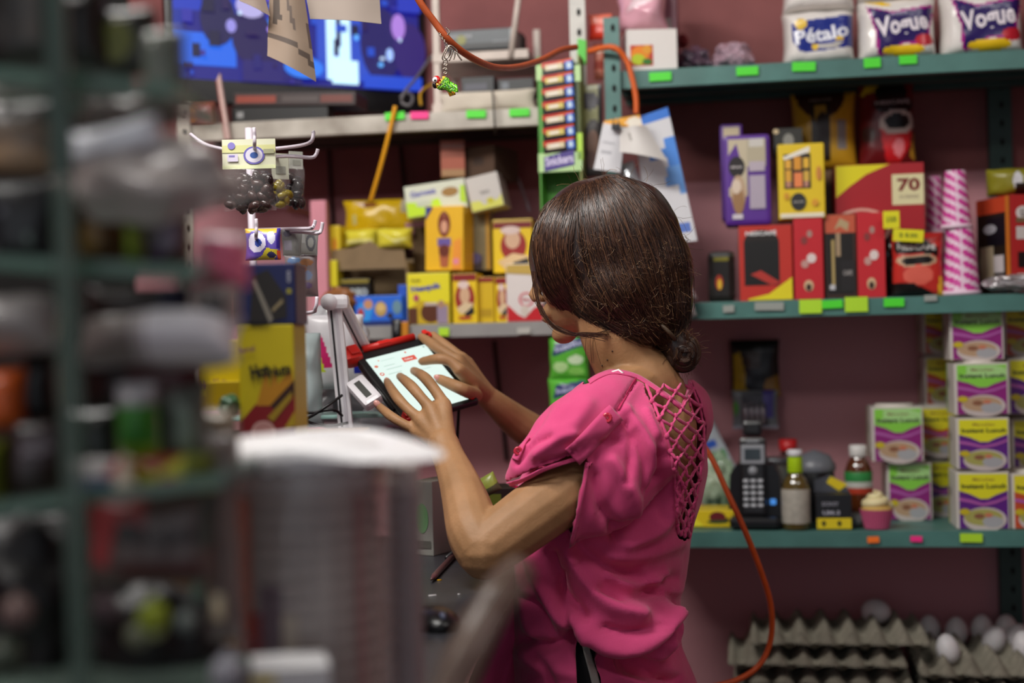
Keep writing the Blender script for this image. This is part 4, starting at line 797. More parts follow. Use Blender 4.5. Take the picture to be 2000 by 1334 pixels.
sheet('printed_leaflet', 'tall blue and white printed leaflet hanging behind the white papers', ((1236, 232), (1304, 209), (1362, 470), (1270, 480)), .385, PW, [('r', 0, .9, 1, 1, '#3a7ad8'), ('p', [(.3, .7), (1, .78), (1, .6), (.2, .62)], '#4a8ae0'), ('p', [(.4, .5), (1, .6), (1, .35), (.8, .4)], '#6aa0e4'), ('r', .5, .1, .9, .14, '#5a7ac8')])
for i, (x, y, w_, h_) in enumerate(((1243, 350, 40, 70), (1262, 400, 42, 70), (1282, 440, 46, 60), (1303, 478, 46, 60), (1322, 515, 46, 60), (1340, 560, 44, 62), (1343, 600, 40, 46), (1300, 420, 26, 60))):
    pouch('foil_sachet', 'silver foil sachet in the strip hanging behind her head, %s' % ('highest', 'second from the top', 'third from the top', 'fourth from the top', 'fifth from the top', 'lowest but one', 'lowest', 'folded behind the second one')[i], 'sachet', (x - w_ / 2, y - h_ / 2, x + w_ / 2, y + h_ / 2), .40 + .004 * (i % 2), .02, M('#c4c8cc', .22, metal=.55), [('e', .6, .7, .3, .12, '#5a74b0')] if i in (2, 5) else [], tilt=-.35, seed=20 + i, crumple=.006, group='foil sachets in one strip')
sheet('white_paper', 'white printed receipt sheet clipped on the green post', ((1178, 240), (1222, 250), (1212, 338), (1160, 331)), .42, PW, [('t', 'PEDIDO', .4, .6, .04, '#9a9aa0', .5), ('r', .15, .38, .55, .4, '#b0b0b6'), ('r', .15, .28, .6, .3, '#b0b0b6'), ('r', .15, .18, .5, .2, '#b0b0b6'), ('r', .15, .9, .25, .94, '#606468')], .01)
sheet('curled_paper', 'white paper curling towards her head on the green post', ((1210, 252), (1262, 246), (1306, 318), (1212, 300)), .425, '#d8d4d0', [('r', .3, .5, .34, .8, '#a8a49e'), ('r', .6, .4, .7, .42, '#a8a49e')], .04)
sheet('orange_paper', 'orange edged slip under the black clip on the green post', ((1180, 236), (1250, 224), (1256, 248), (1178, 246)), .419, '#e8a42a', [('e', .8, .4, .2, .5, '#e8e0d0')], .004)
b = MB(); b.box((0, 0, 0), (.016, .008, .012), M('#2a2c30', .3), bev=.002); b.tube([(-.005, 0, .006), (-.003, 0, .016), (.003, 0, .016), (.005, 0, .006)], .0012, M('#9a9a9a', .3, metal=1), 6)
tag(b.build('binder_clip', None, hit(1203, 248, .435), RZ), 'small black binder clip holding the white papers', 'clip')
# orange flat strap behind the leaflet
cable('orange_strap', 'flat orange cable coming down beside the green post', [hit(1150, 100, .38), hit(1196, 92, .4), hit(1222, 115, .395), hit(1234, 150, .395), hit(1242, 190, .395), hit(1243, 222, .395)], .0055, M('#d8601c', .5))
# detergent bags under the grey shelf
def green_bag(y0, y1, k):
    pouch('detergent_bag', ('green softener bag with a dark blue lettered oval beside her chin', 'lower green softener bag beside her neck')[k], 'bag', (1072, y0, 1150, y1), .36, .04, '#5cb83c', [('p', [(.1, .55), (.9, .75), (.95, .95), (.2, .85)], '#28306c'), ('e', .3, .3, .2, .12, '#b8e09a'), ('e', .7, .45, .2, .1, '#d0e8c0'), ('e', .7, .2, .2, .1, '#8ad060'), ('t', 'Suavitel', .52, .76, .1, '#c8d0f0', .7, .2, .02)], seed=4 + k, crumple=.004)
green_bag(655, 742, 0); green_bag(738, 830, 1)
# ================================================================ hook rack with bags of sweets
Yk = 2.02; WHM = M('#cfc6d0', .35)
rk = empty('hook_rack', P(470, 700, Yk + .16), 0, 'white wire hook rack hung with bags of sweets', 'rack')
def rel(p, o): return [q - o.location for q in p]
b = MB(); b.tube(rel([P(486, 250, Yk + .17), P(505, 860, Yk + .17)], rk), .006, WHM, 8); b.build('rack_upright', rk)
hooks = [[(470, 296, .17), (560, 288, -.02), (604, 279, -.1), (612, 262, -.1), (611, 256, -.1)], [(490, 310, .17), (560, 305, 0), (606, 308, -.06), (617, 302, -.06), (621, 291, -.06)], [(372, 262, .1), (400, 282, .08), (440, 292, .05), (470, 296, .0)],
         [(480, 450, .17), (570, 447, 0), (606, 446, -.06), (613, 440, -.06), (616, 430, -.06)], [(490, 455, .17), (580, 453, 0), (618, 456, -.06), (627, 450, -.06), (630, 434, -.06)], [(490, 615, .17), (600, 611, -.02), (616, 602, -.05), (619, 580, -.05)],
         [(495, 300, .17), (497, 287, -.06), (497, 264, -.08), (496, 250, -.08)], [(500, 470, .17), (500, 464, -.05), (501, 442, -.07), (500, 428, -.07)]]
for hk in hooks:
    b = MB(); b.tube(rel(catmull([P(x, y, Yk + dy) for x, y, dy in hk], 4), rk), .0026, WHM, 8); b.build('hook', rk)
def fpouch(name, label, cat, rect, Y, d, col, items=(), rz=0, tilt=0, group=None, lean=0, **kw):
    x0, y0, x1, y1 = rect; a, c = P((x0 + x1) / 2, y1, Y), P((x0 + x1) / 2, y0, Y); W_ = (x1 - x0) / FOC * Y; H = (y1 - y0) / FOC * Y
    mb = pouch_mesh(W_, H, d, col, items, **kw); o = mb.build(name, None, a, (lean, tilt, rz)); return tag(o, label, cat, group)
def emblem(cx, cy, r, w_=.0): return [('e', cx, cy, r * 1.05, r * 1.6, '#7068b8'), ('e', cx, cy, r * .85, r * 1.3, '#dcd8e8'), ('e', cx, cy, r * .4, r * .55, '#3a5aa0')]
def sweets_bag(label, rect, hdr, Y, nb, seed, hcol, hitems, ballc, rz=0):
    x0, y0, x1, y1 = rect; root = empty('sweets_bag', P((x0 + x1) / 2, y1, Y), rz, label, 'bag'); W_ = (x1 - x0) / FOC * Y; H = (y1 - y0) / FOC * Y; hh_ = (hdr - y0) / FOC * Y
    b = MB(); b.box((0, 0, H - hh_ / 2), (W_, .003, hh_), mat_of(hcol)); art(b, hitems, Vector((-W_ / 2, -.0016, H - hh_)), Vector((W_, 0, 0)), Vector((0, 0, hh_)), Vector((0, -1, 0))); b.build('header_card', root)
    mb = pouch_mesh(W_ * .98, H - hh_ + .006, .035, film('#e8e4e4', .07, .08), (), .003, seed, n=24); mb.build('clear_film', root)
    rr = random.Random(seed)
    for k in range(nb):
        for _ in range(20):
            x, z = rr.uniform(-.4, .4) * W_, rr.uniform(.06, .82) * (H - hh_)
            if abs(x) < W_ * .4: break
        mb = MB(); mb.ball((x, rr.uniform(-.008, .008), z), (.0095, .006, .0062), mat_of(ballc[k % len(ballc)], .2), 10, rot=Matrix.Rotation(rr.uniform(0, 3), 3, 'Y')); mb.build('sweet', root)
    return root
sweets_bag('clear bag of dark chocolate sweets under a pale card with blue ring emblem', (437, 272, 541, 412), 330, Yk - .04, 70, 3, '#dfe0c4', [('r', 0, .55, 1, .8, '#d8d89a'), ('r', 0, 0, 1, .12, '#e4ecb8')] + emblem(.6, .45, .19) + [('e', .18, .78, .07, .12, '#8a80c8'), ('r', .1, .25, .3, .5, '#d4cce0'), ('r', .13, .4, .24, .46, '#8078b8'), ('r', .78, .5, .98, .65, '#a8a888')], ['#2c1c1a', '#3a2826', '#241616'])
sweets_bag('clear bag of dark sweets behind, turned sideways on the second hook', (532, 300, 566, 408), 350, Yk + .05, 22, 8, '#b0b2a0', [('r', .2, .2, .8, .5, '#888a80')], ['#7a6c1c', '#2a1c1a', '#8a7a20'], .5)
sweets_bag('rearmost clear bag of dark sweets on the second hook', (566, 296, 594, 404), 330, Yk + .08, 18, 9, '#a0a298', [('r', .2, .2, .8, .5, '#888a80')], ['#1c1416', '#2a1c1a'], .6)
fpouch('sweets_packet', 'colourful purple and yellow packet with an eye-like emblem on the lower hook', 'packet', (480, 446, 550, 508), Yk - .04, .02, '#6a5ab8', [('r', 0, .85, .9, 1, '#d8b03c'), ('e', .34, .55, .33, .4, '#5a48a8'), ('e', .34, .55, .26, .32, '#dcd8ec'), ('e', .36, .52, .1, .13, '#3a52b0'), ('e', .76, .7, .12, .22, '#d0d0e0'), ('p', [(.2, 0), (.8, .0), (1, .3), (.6, .35), (.45, .1)], '#d8c83c'), ('r', .9, .35, 1, 1, '#3a2c98'), ('r', .9, 0, 1, .3, '#d85a3a'), ('e', .75, .15, .12, .1, '#3a3a68')], seed=3)
for i, (r, lab) in enumerate((((551, 448, 590, 500), 'faded grey header card on the lower hook'), ((586, 450, 622, 498), 'grey card with a ring emblem, last on the lower hook'))):
    fpouch('header_packet', lab, 'packet', r, Yk + .02 + .03 * i, .006, '#8c8c88', [('g', .6, .5, .28, .36, .6, '#5c5c60'), ('r', .1, .5, .3, .9, '#a4a4a2')] if i else [('r', .1, .2, .5, .6, '#9c98a4'), ('e', .3, .85, .2, .12, '#6c6a78')], seed=5)
fpouch('toy_packet', 'clear packet of small colourful sweets below the grey cards', 'packet', (556, 498, 622, 580), Yk + .06, .03, '#a09698', [('e', .3, .85, .2, .08, '#7a9cc8'), ('e', .7, .8, .2, .08, '#b8845a'), ('e', .35, .55, .2, .12, '#a878a0'), ('e', .7, .5, .18, .12, '#8a9cc0'), ('e', .6, .65, .12, .06, '#d08a5a'), ('e', .35, .25, .2, .1, '#a8b858'), ('e', .7, .25, .15, .08, '#8a7aa8'), ('e', .5, .4, .1, .05, '#c84a4a')], seed=7, crumple=.006)
# ================================================================ the shopkeeper
def remesh(mb, name, voxel, smooth=6, fac=.5):
    o = mb.build(name); m = o.modifiers.new('r', 'REMESH'); m.mode = 'VOXEL'; m.voxel_size = voxel
    s = o.modifiers.new('s', 'SMOOTH'); s.iterations = smooth; s.factor = fac
    me = evalmesh(o); old = o.data; bpy.data.objects.remove(o); bpy.data.meshes.remove(old); return me
DM = M('#808080')
def limb(mb, pts, per=5, n=14, flat=1):           # pts: (px, py, Y, radius)
    ps = catmull([P(x, y, Y) for x, y, Y, r in pts], per); rs = catmull([(r, 0, 0) for *_, r in pts], per)
    mb.tube(ps, [max(.001, r.x) for r in rs], DM, n, flat=flat)
    for (x, y, Y, r) in (pts[0], pts[-1]): mb.ball(P(x, y, Y), (r, r, r), DM, 12)
# tablet plane (fixed first, the fingers touch it)
TL, TRc, BL = P(690, 692, 2.20), P(832, 656, 2.26), P(768, 828, 2.08)
ex = (TRc - TL).normalized(); ey = (BL - TL); ey = (ey - ex * ey.dot(ex)).normalized(); en = ex.cross(ey)
if en.dot(CAM - TL) < 0: en = -en
TWd, TH_ = (TRc - TL).length, (BL - TL).dot(ey)
def ontab(px, py, off=.008):
    d = ray(px, py); p = CAM + d * ((TL - CAM).dot(en) / d.dot(en)); return p + en * off
def Yt(px, py, off=.008): return ontab(px, py, off).y
SK = MB()
# left arm
limb(SK, [(1205, 840, 2.0, .046), (1165, 898, 1.95, .042), (1105, 958, 1.895, .0435), (1035, 1010, 1.86, .042), (978, 1052, 1.84, .0395), (948, 1076, 1.83, .036)])
limb(SK, [(946, 1078, 1.83, .036), (926, 1040, 1.85, .036), (911, 985, 1.89, .0325), (894, 935, 1.93, .027), (877, 895, 1.97, .0232), (866, 868, 1.99, .0225)])
limb(SK, [(944, 1098, 1.835, .0235), (936, 1104, 1.832, .018)])
# left hand: metacarpals, fingers
def hand(wr, mcps, fingers, rads, wrr):
    for mc in mcps: limb(SK, [(wr[0] + (mc[0] - wr[0]) * .12, wr[1] + (mc[1] - wr[1]) * .12, wr[2], wrr), ((wr[0] + mc[0]) / 2, (wr[1] + mc[1]) / 2, (wr[2] + mc[2]) / 2 - .002, wrr * .8), (*mc, .0108)], 4)
    for i in range(len(mcps) - 1):
        a, b = mcps[i], mcps[i + 1]
        limb(SK, [((a[0] + b[0]) / 2, (a[1] + b[1]) / 2, (a[2] + b[2]) / 2 + .002, .009), (wr[0] * .5 + (a[0] + b[0]) * .25, wr[1] * .5 + (a[1] + b[1]) * .25, wr[2] * .5 + (a[2] + b[2]) * .25, wrr * .8)], 3)
    for f, r in zip(fingers, rads):
        k = len(f); limb(SK, [(*q, r * s) for q, s in zip(f, (1.12, 1.0, 1.04, .92, .78)[:k] if k == 5 else (1.12, 1.05, .95, .8))], 5, 12)
T1 = lambda x, y, o=.009: (x, y, Yt(x, y, o))
hand((872, 872, 1.99), [(812, 840, 2.03), (821, 819, 2.025), (842, 799, 2.022), (868, 790, 2.03)],
     [[(812, 840, 2.03), (790, 829, 2.03), (765, 814, 2.04), (748, 800, 2.065), (736, 789, 2.085)],
      [(821, 819, 2.025), (799, 801, 2.035), (778, 779, 2.05), (764, 759, 2.085), T1(756, 745)],
      [(842, 799, 2.022), (824, 778, 2.03), (806, 757, 2.045), (791, 743, 2.08), T1(781, 735)],
      [(868, 790, 2.03), (851, 764, 2.045), (834, 742, 2.065), (821, 731, 2.10), T1(808, 724)],
      [(880, 862, 2.01), (872, 832, 2.06), (862, 806, 2.10), (850, 790, 2.12)]], [.0072, .0078, .0081, .0084, .0095], .0162)
# right arm and hand
limb(SK, [(1300, 830, 2.18, .05), (1240, 900, 2.25, .042), (1160, 935, 2.31, .04), (1110, 900, 2.33, .036)])
limb(SK, [(1110, 900, 2.33, .036), (1060, 858, 2.30, .031), (1010, 824, 2.27, .027), (975, 795, 2.24, .0215), (952, 776, 2.225, .0185)])
TR_ = lambda x, y, o: (x, y, Yt(x, y, 0) - o)
hand((954, 778, 2.22), [TR_(897, 722, .035), TR_(895, 704, .03), TR_(902, 700, .012), TR_(912, 708, .0)],
     [[TR_(897, 722, .035), TR_(880, 706, .045), TR_(860, 701, .045), TR_(841, 703, .030), TR_(824, 706, .014)],
      [TR_(895, 704, .03), TR_(872, 690, .032), TR_(851, 677, .028), TR_(834, 665, .02), TR_(823, 658, .012)],
      [TR_(902, 700, .012), TR_(886, 686, .012), TR_(868, 673, .008), TR_(855, 662, .004), TR_(846, 654, .0)],
      [TR_(912, 708, .0), TR_(900, 698, -.01), TR_(888, 690, -.02), TR_(880, 684, -.025)],
      [(930, 772, 2.175), TR_(905, 761, .03), TR_(880, 750, .026), TR_(858, 740, .018)]], [.0086, .0086, .0080, .0074, .0098], .0162)
# torso under the blouse, neck
RINGS = [(790, 1150, 1350), (830, 1090, 1378), (880, 1035, 1388), (930, 1012, 1390), (980, 1002, 1380), (1030, 1000, 1362), (1080, 1000, 1350), (1130, 1000, 1346), (1180, 1001, 1334), (1230, 1003, 1332), (1280, 1003, 1340), (1334, 1005, 1362), (1400, 1003, 1392), (1500, 1000, 1410)]
Ld, Fd = Vector((-.5, -.866, 0)), Vector((-.866, .5, 0))
def torso(mb, off, rings, Yc=2.06):
    vs = []; n = 40
    for py, x0, x1 in rings:
        c = P((x0 + x1) / 2, py, Yc); hw = (x1 - x0) / 2 / FOC * Yc + off; b_ = hw / math.sqrt((.5 * 1.45) ** 2 + .866 ** 2); a_ = b_ * 1.45
        for k in range(n):
            t = 2 * math.pi * k / n; vs.append(c + Ld * (a_ * math.cos(t)) + Fd * (b_ * math.sin(t)))
    m_ = len(rings); fs = [(i * n + k, i * n + (k + 1) % n, (i + 1) * n + (k + 1) % n, (i + 1) * n + k) for i in range(m_ - 1) for k in range(n)]
    fs += [tuple(reversed(range(n))), tuple(range((m_ - 1) * n, m_ * n))]; mb.add(vs, fs, DM, True)
torso(SK, -.018, [(r[0] + 14, r[1] + (8 if r[0] < 1180 else 45), r[2] - (6 if r[0] < 1180 else 40)) for r in RINGS])
limb(SK, [(1255, 790, 2.07, .07), (1248, 745, 2.06, .058), (1222, 705, 2.055, .049), (1200, 655, 2.05, .049), (1190, 610, 2.05, .05)])
limb(SK, [(1250, 770, 2.05, .05), (1215, 785, 2.0, .047), (1190, 830, 1.955, .048)]); limb(SK, [(1270, 775, 2.08, .048), (1300, 805, 2.15, .044)])
limb(SK, [(1295, 770, 2.06, .035), (1300, 830, 2.05, .045), (1298, 900, 2.05, .045)])
# head, built in its own axes: f forward, s to her left (towards the camera), u up
hc = P(1178, 528, 2.07); yw, nd = math.radians(17), math.radians(6)
hf = Vector((-math.cos(yw) * math.cos(nd), math.sin(yw) * math.cos(nd), -math.sin(nd)))
hs_ = Vector((-math.sin(yw), -math.cos(yw), 0)); hu = hs_.cross(hf) * -1
if hu.z < 0: hu = -hu
HM = Matrix(((hf.x, hs_.x, hu.x), (hf.y, hs_.y, hu.y), (hf.z, hs_.z, hu.z)))
H_ = lambda f, s, u: hc + hf * f * .001 + hs_ * s * .001 + hu * u * .001
def hb(f, s, u, a, b, c, n=20): SK.ball(H_(f, s, u), (a * .001, b * .001, c * .001), DM, n, rot=HM)
hb(-2, 0, 32, 96, 74, 84, 28); hb(38, 0, -12, 52, 58, 62); hb(42, 0, -52, 44, 44, 38); hb(70, 0, -84, 19, 19, 15); hb(20, 0, -58, 48, 50, 30)
hb(64, 26, -22, 24, 22, 26); hb(64, -26, -22, 24, 22, 26); hb(78, 0, 22, 14, 44, 14)
for s in (1, -1): hb(-8, 73 * s, -8, 17, 6, 28)
SK.tube([H_(88, 0, 16), H_(98, 0, -4), H_(108, 0, -22), H_(104, 0, -30)], [.006, .0075, .0095, .007], DM, 10)
hb(98, 8, -28, 8, 6, 6, 10); hb(98, -8, -28, 8, 6, 6, 10); hb(108, 0, -25, 7, 8, 7, 10)
hb(84, 0, -50, 13, 24, 16); hb(93, 0, -49, 8, 20, 5.5); hb(91, 0, -60, 8, 18, 6)
sk_me = remesh(SK, 'body', .0026, 5, .5)
skin = M('#a97f59', .55, vary=.16, scale=26, bump=.12, bscale=320, sss=.06, spec=.35, col2='#96704c')
sk_me.materials.clear(); sk_me.materials.append(skin)
for p in sk_me.polygons: p.use_smooth = True; p.material_index = 0
woman = empty('person', P(1200, 1334, 2.06), 0, 'woman in a pink blouse with dark hair in a low bun, tapping on a tablet', 'person')
MI = Matrix.Translation(-woman.location)
def child(name, me, par=None):
    me.transform(MI); o = link(name, me, par or woman); return o
body = child('body', sk_me.copy()); body_bvh_me = sk_me
# eyes, brows, lips
b = MB()
for s in (1, -1):
    b = MB(); b.ball(H_(79, 31 * s, 4), (.0115, .0115, .0115), M('#d8d2cc', .2), 14); b.ball(H_(85.5, 31 * s, 3), (.0062, .0062, .0062), M('#2a1810', .1), 12)
    o = b.build('eye'); o.data.transform(MI); o.parent = woman
b = MB(); b.ball(H_(95.5, 0, -50.5), (.0068, .017, .0038), M('#a85a50', .35), 12, rot=HM); b.ball(H_(94, 0, -59), (.0065, .015, .0045), M('#a85a50', .35), 12, rot=HM)
o = b.build('lips'); o.data.transform(MI); o.parent = woman
for s in (1, -1):
    b = MB(); b.tube([H_(88, 16 * s, 20), H_(86, 30 * s, 24), H_(76, 44 * s, 20)], [.002, .0024, .001], M('#20120e', .7), 6); o = b.build('eyebrow'); o.data.transform(MI); o.parent = woman
# finger nails
for x, y, Y, dx, dy in ((737, 789, 2.076, -4, -4), (757, 745, Yt(757, 745, .013), -3, -5), (855, 738, Yt(855, 738, 0) - .0225, -6, -3)):
    b = MB(); p = P(x, y, Y); t = (P(x + dx, y + dy, Y) - p).normalized(); d = (CAM - p).normalized(); rt = Matrix((t, d.cross(t), d)).transposed()
    b.ball(p + d * .0035, (.0068, .0048, .0028), M('#d89a90', .2, coat=.6), 12, rot=rt); o = b.build('fingernail'); o.data.transform(MI); o.parent = woman

# ---- blouse
BV = MB(); torso(BV, .0, RINGS)
def lv(pts, **k): limb(BV, pts, 5, 20, **k)
lv([(1250, 800, 2.05, .068), (1205, 804, 1.985, .062), (1165, 824, 1.93, .056), (1120, 850, 1.89, .049), (1072, 886, 1.87, .038), (1030, 914, 1.865, .026), (1003, 935, 1.87, .012)])
lv([(1250, 820, 2.03, .08), (1225, 870, 1.955, .076), (1205, 925, 1.925, .066), (1180, 985, 1.90, .046), (1150, 1025, 1.885, .024), (1131, 1046, 1.88, .010)])
lv([(1185, 880, 1.915, .05), (1168, 925, 1.90, .047), (1152, 970, 1.888, .040), (1136, 1016, 1.88, .026), (1121, 1056, 1.875, .008)])
lv([(1265, 800, 2.07, .055), (1315, 812, 2.15, .062), (1300, 850, 2.2, .06)]); lv([(1300, 830, 2.18, .058), (1240, 905, 2.25, .055), (1190, 925, 2.29, .05)])
lv([(1100, 1100, 1.995, .055), (1150, 1165, 1.975, .07), (1200, 1215, 1.965, .068), (1270, 1225, 1.98, .05)])
bme = remesh(BV, 'blouse', .0045, 5, .6)
nv = len(bme.vertices); co = np.empty(nv * 3); bme.vertices.foreach_get('co', co); co = co.reshape(-1, 3); no = np.empty(nv * 3); bme.vertices.foreach_get('normal', no); no = no.reshape(-1, 3)
rel_ = co - np.array(CAM); cxn, upn = np.array(cx_), np.array(up_)
pxs = 1000 + FOC * (rel_ @ cxn) / rel_[:, 1]; pys = 667 - FOC * (rel_ @ upn) / rel_[:, 1]
facing = -(no * rel_).sum(1) / np.linalg.norm(rel_, axis=1)
# folds worked into the cloth: polyline (pixels), height m, half width px
FOLDS = [([(1150, 905), (1140, 960), (1124, 1030), (1116, 1062)], .006, 9), ([(1160, 930), (1175, 990), (1205, 1040)], -.007, 16), ([(1195, 900), (1235, 965), (1245, 1010)], .006, 16), ([(1205, 1046), (1255, 1015), (1290, 950), (1292, 890)], -.011, 15),
         ([(1225, 1062), (1285, 1030), (1318, 970), (1322, 900)], .008, 18), ([(1240, 850), (1262, 905), (1262, 960)], -.006, 13), ([(1222, 800), (1262, 860), (1290, 920)], .005, 12), ([(1245, 740), (1212, 790), (1205, 805)], -.003, 5),
         ([(1100, 905), (1160, 868), (1210, 860)], -.004, 10), ([(1045, 890), (1090, 860), (1120, 850)], .005, 12), ([(1060, 905), (1110, 890), (1140, 880)], -.004, 7), ([(1010, 905), (1040, 870), (1075, 855)], -.003, 8),
         ([(1040, 1092), (1062, 1150), (1095, 1210), (1140, 1250)], .010, 15), ([(1075, 1085), (1100, 1150), (1140, 1205)], -.010, 14), ([(1110, 1080), (1140, 1130), (1190, 1180), (1250, 1200)], .009, 20), ([(1130, 1070), (1190, 1110), (1260, 1125)], -.007, 18),
         ([(1200, 1090), (1260, 1085), (1330, 1060)], .005, 18), ([(1180, 1150), (1250, 1160), (1320, 1130)], -.005, 16), ([(1115, 1240), (1170, 1292), (1250, 1290), (1320, 1250), (1345, 1215)], -.019, 20), ([(1120, 1205), (1180, 1258), (1250, 1262), (1325, 1205)], .012, 24),
         ([(1020, 1120), (1030, 1200), (1040, 1240)], .006, 18), ([(1015, 1250), (1070, 1262), (1110, 1248)], -.010, 15), ([(1180, 1300), (1230, 1330), (1280, 1350)], .006, 12), ([(1230, 1300), (1300, 1318), (1360, 1350)], -.006, 12), ([(1010, 1275), (1050, 1300), (1130, 1320)], .004, 20),
         ([(1100, 1120), (1095, 1170), (1120, 1225)], -.006, 10), ([(1260, 1120), (1300, 1150), (1335, 1150)], .005, 14), ([(1395, 900), (1384, 1000), (1362, 1060)], .003, 12), ([(1085, 770), (1060, 820), (1030, 860)], -.003, 7), ([(1290, 860), (1300, 940), (1290, 1010)], -.004, 9), ([(1020, 1160), (1055, 1190), (1080, 1240)], -.005, 8), ([(1180, 1225), (1230, 1235), (1290, 1222)], -.005, 9), ([(1190, 1125), (1240, 1145), (1300, 1120)], .005, 9), ([(1215, 1300), (1250, 1318), (1330, 1322)], -.005, 8), ([(1040, 1280), (1070, 1310), (1080, 1345)], -.005, 9), ([(1130, 1100), (1165, 1150), (1215, 1170)], -.005, 8), ([(1225, 830), (1232, 880), (1222, 940)], -.004, 8), ([(1265, 800), (1285, 850), (1300, 880)], .003, 7), ([(1150, 790), (1120, 830), (1085, 845)], .003, 18)]
disp = np.zeros(nv)
for poly, amp, wd in FOLDS:
    wd *= .78
    pts_ = catmull([(x, y, 0) for x, y in poly], 6); dmin = np.full(nv, 1e9)
    for a, c in zip(pts_[:-1], pts_[1:]):
        vx, vy = c.x - a.x, c.y - a.y; L2 = vx * vx + vy * vy + 1e-9
        t = np.clip(((pxs - a.x) * vx + (pys - a.y) * vy) / L2, 0, 1); dmin = np.minimum(dmin, np.hypot(pxs - a.x - t * vx, pys - a.y - t * vy))
    disp += amp * np.exp(-(dmin / wd) ** 2)
disp *= 1.75 * np.clip(facing * 2.5, 0, 1)
wr = np.array([noise.noise(Vector((c[0] * 14, c[1] * 14, c[2] * 7))) + .5 * noise.noise(Vector((c[0] * 34 + c[2] * 20, c[1] * 34, c[2] * 22))) for c in co])
co2 = co + no * (disp + wr * .0032)[:, None]
bme.vertices.foreach_set('co', co2.ravel()); bme.update()
full_bvh = BVHTree.FromPolygons([Vector(c) for c in co2], [tuple(p.vertices) for p in bme.polygons])
NECK = [(1100, 560), (1120, 700), (1146, 750), (1170, 735), (1200, 725), (1243, 735), (1290, 764), (1333, 796), (1347, 742), (1352, 700), (1400, 560)]
BACK = [(1262, 748), (1284, 800), (1304, 850), (1316, 900), (1322, 960), (1324, 1046), (1348, 1046), (1364, 960), (1374, 900), (1378, 840), (1368, 790), (1347, 742), (1333, 796)]
ARM = [(880, 1000), (940, 952), (988, 948), (1060, 917), (1137, 893), (1143, 905), (1130, 960), (1110, 1067), (1092, 1110), (900, 1180)]
SLIT = [(1134, 1252), (1150, 1268), (1166, 1285), (1172, 1400), (1136, 1400)]
bm = bmesh.new(); bm.from_mesh(bme); bm.verts.ensure_lookup_table(); kill = []
for i, v in enumerate(bm.verts):
    x, y = pxs[i], pys[i]
    if inpoly(x, y, NECK) or (facing[i] > 0 and inpoly(x, y, BACK)) or (co[i][1] < (1.955 if y < 950 else 1.895) and y < 1085 and inpoly(x, y, ARM)) or (facing[i] > 0 and inpoly(x, y, SLIT)) or y > 1480: kill.append(v)
bmesh.ops.delete(bm, geom=kill, context='VERTS')
for _ in range(6):
    bv = [v for v in bm.verts if any(len(e.link_faces) < 2 for e in v.link_edges)]
    bmesh.ops.smooth_vert(bm, verts=bv, factor=.5, use_axis_x=True, use_axis_y=True, use_axis_z=True)
bm.to_mesh(bme); bm.free()
def clothmat():
    m = M('#e05288', .8, vary=.12, scale=9, spec=.15, col2='#d0467a'); nt = m.node_tree; bs = nt.nodes['Principled BSDF']
    tc = nt.nodes.new('ShaderNodeTexCoord'); mx = None; last = None
    for ax, rot in (('x', (0, 0, 0)), ('y', (0, 1.57, 0))):
        mp = nt.nodes.new('ShaderNodeMapping'); mp.inputs['Rotation'].default_value = rot
        wv = nt.nodes.new('ShaderNodeTexWave'); wv.inputs['Scale'].default_value = 260; wv.inputs['Distortion'].default_value = 3; wv.inputs['Detail Scale'].default_value = 2
        nt.links.new(tc.outputs['Object'], mp.inputs[0]); nt.links.new(mp.outputs[0], wv.inputs['Vector'])
        bp = nt.nodes.new('ShaderNodeBump'); bp.inputs['Strength'].default_value = .16; bp.inputs['Distance'].default_value = .0015; nt.links.new(wv.outputs['Fac'], bp.inputs['Height'])
        if last: nt.links.new(last.outputs[0], bp.inputs['Normal'])
        last = bp
    nt.links.new(last.outputs[0], bs.inputs['Normal']); bs.inputs['Sheen Weight'].default_value = .25; return m
cloth = clothmat(); bme.materials.clear(); bme.materials.append(cloth)
for p in bme.polygons: p.use_smooth = True; p.material_index = 0
bl = child('blouse', bme); sm = bl.modifiers.new('thick', 'SOLIDIFY'); sm.thickness = .0016; sm.offset = -1
def onblouse(px, py, off=.002):
    d = ray(px, py).normalized(); h = full_bvh.ray_cast(CAM, d)
    if h[0] is None: h = full_bvh.find_nearest(CAM + ray(px, py) * 2.0); p = h[0]
    else: p = h[0]
    return p - d * off
def strap(name, pts, wpx, mat, off=.003, par=bl, th=.0012, per=6):
    c = catmull([(x, y, 0) for x, y in pts], per); vs = []; mb = MB(); n = len(c)
    for i, q in enumerate(c):
        t = (c[min(i + 1, n - 1)] - c[max(i - 1, 0)]).normalized(); nx, ny = -t.y, t.x
        w_ = wpx[0] + (wpx[1] - wpx[0]) * i / (n - 1)
        for k in (-1, -.5, 0, .5, 1): vs.append(onblouse(q.x + nx * w_ * k / 2, q.y + ny * w_ * k / 2, off))
    m_ = 5; fs = [(i * m_ + k, i * m_ + k + 1, (i + 1) * m_ + k + 1, (i + 1) * m_ + k) for i in range(n - 1) for k in range(m_ - 1)]
    mb.add(vs, fs, mat, True); o = mb.build(name); o.data.transform(MI); o.parent = par
    s = o.modifiers.new('thick', 'SOLIDIFY'); s.thickness = th; s.offset = 0; return o
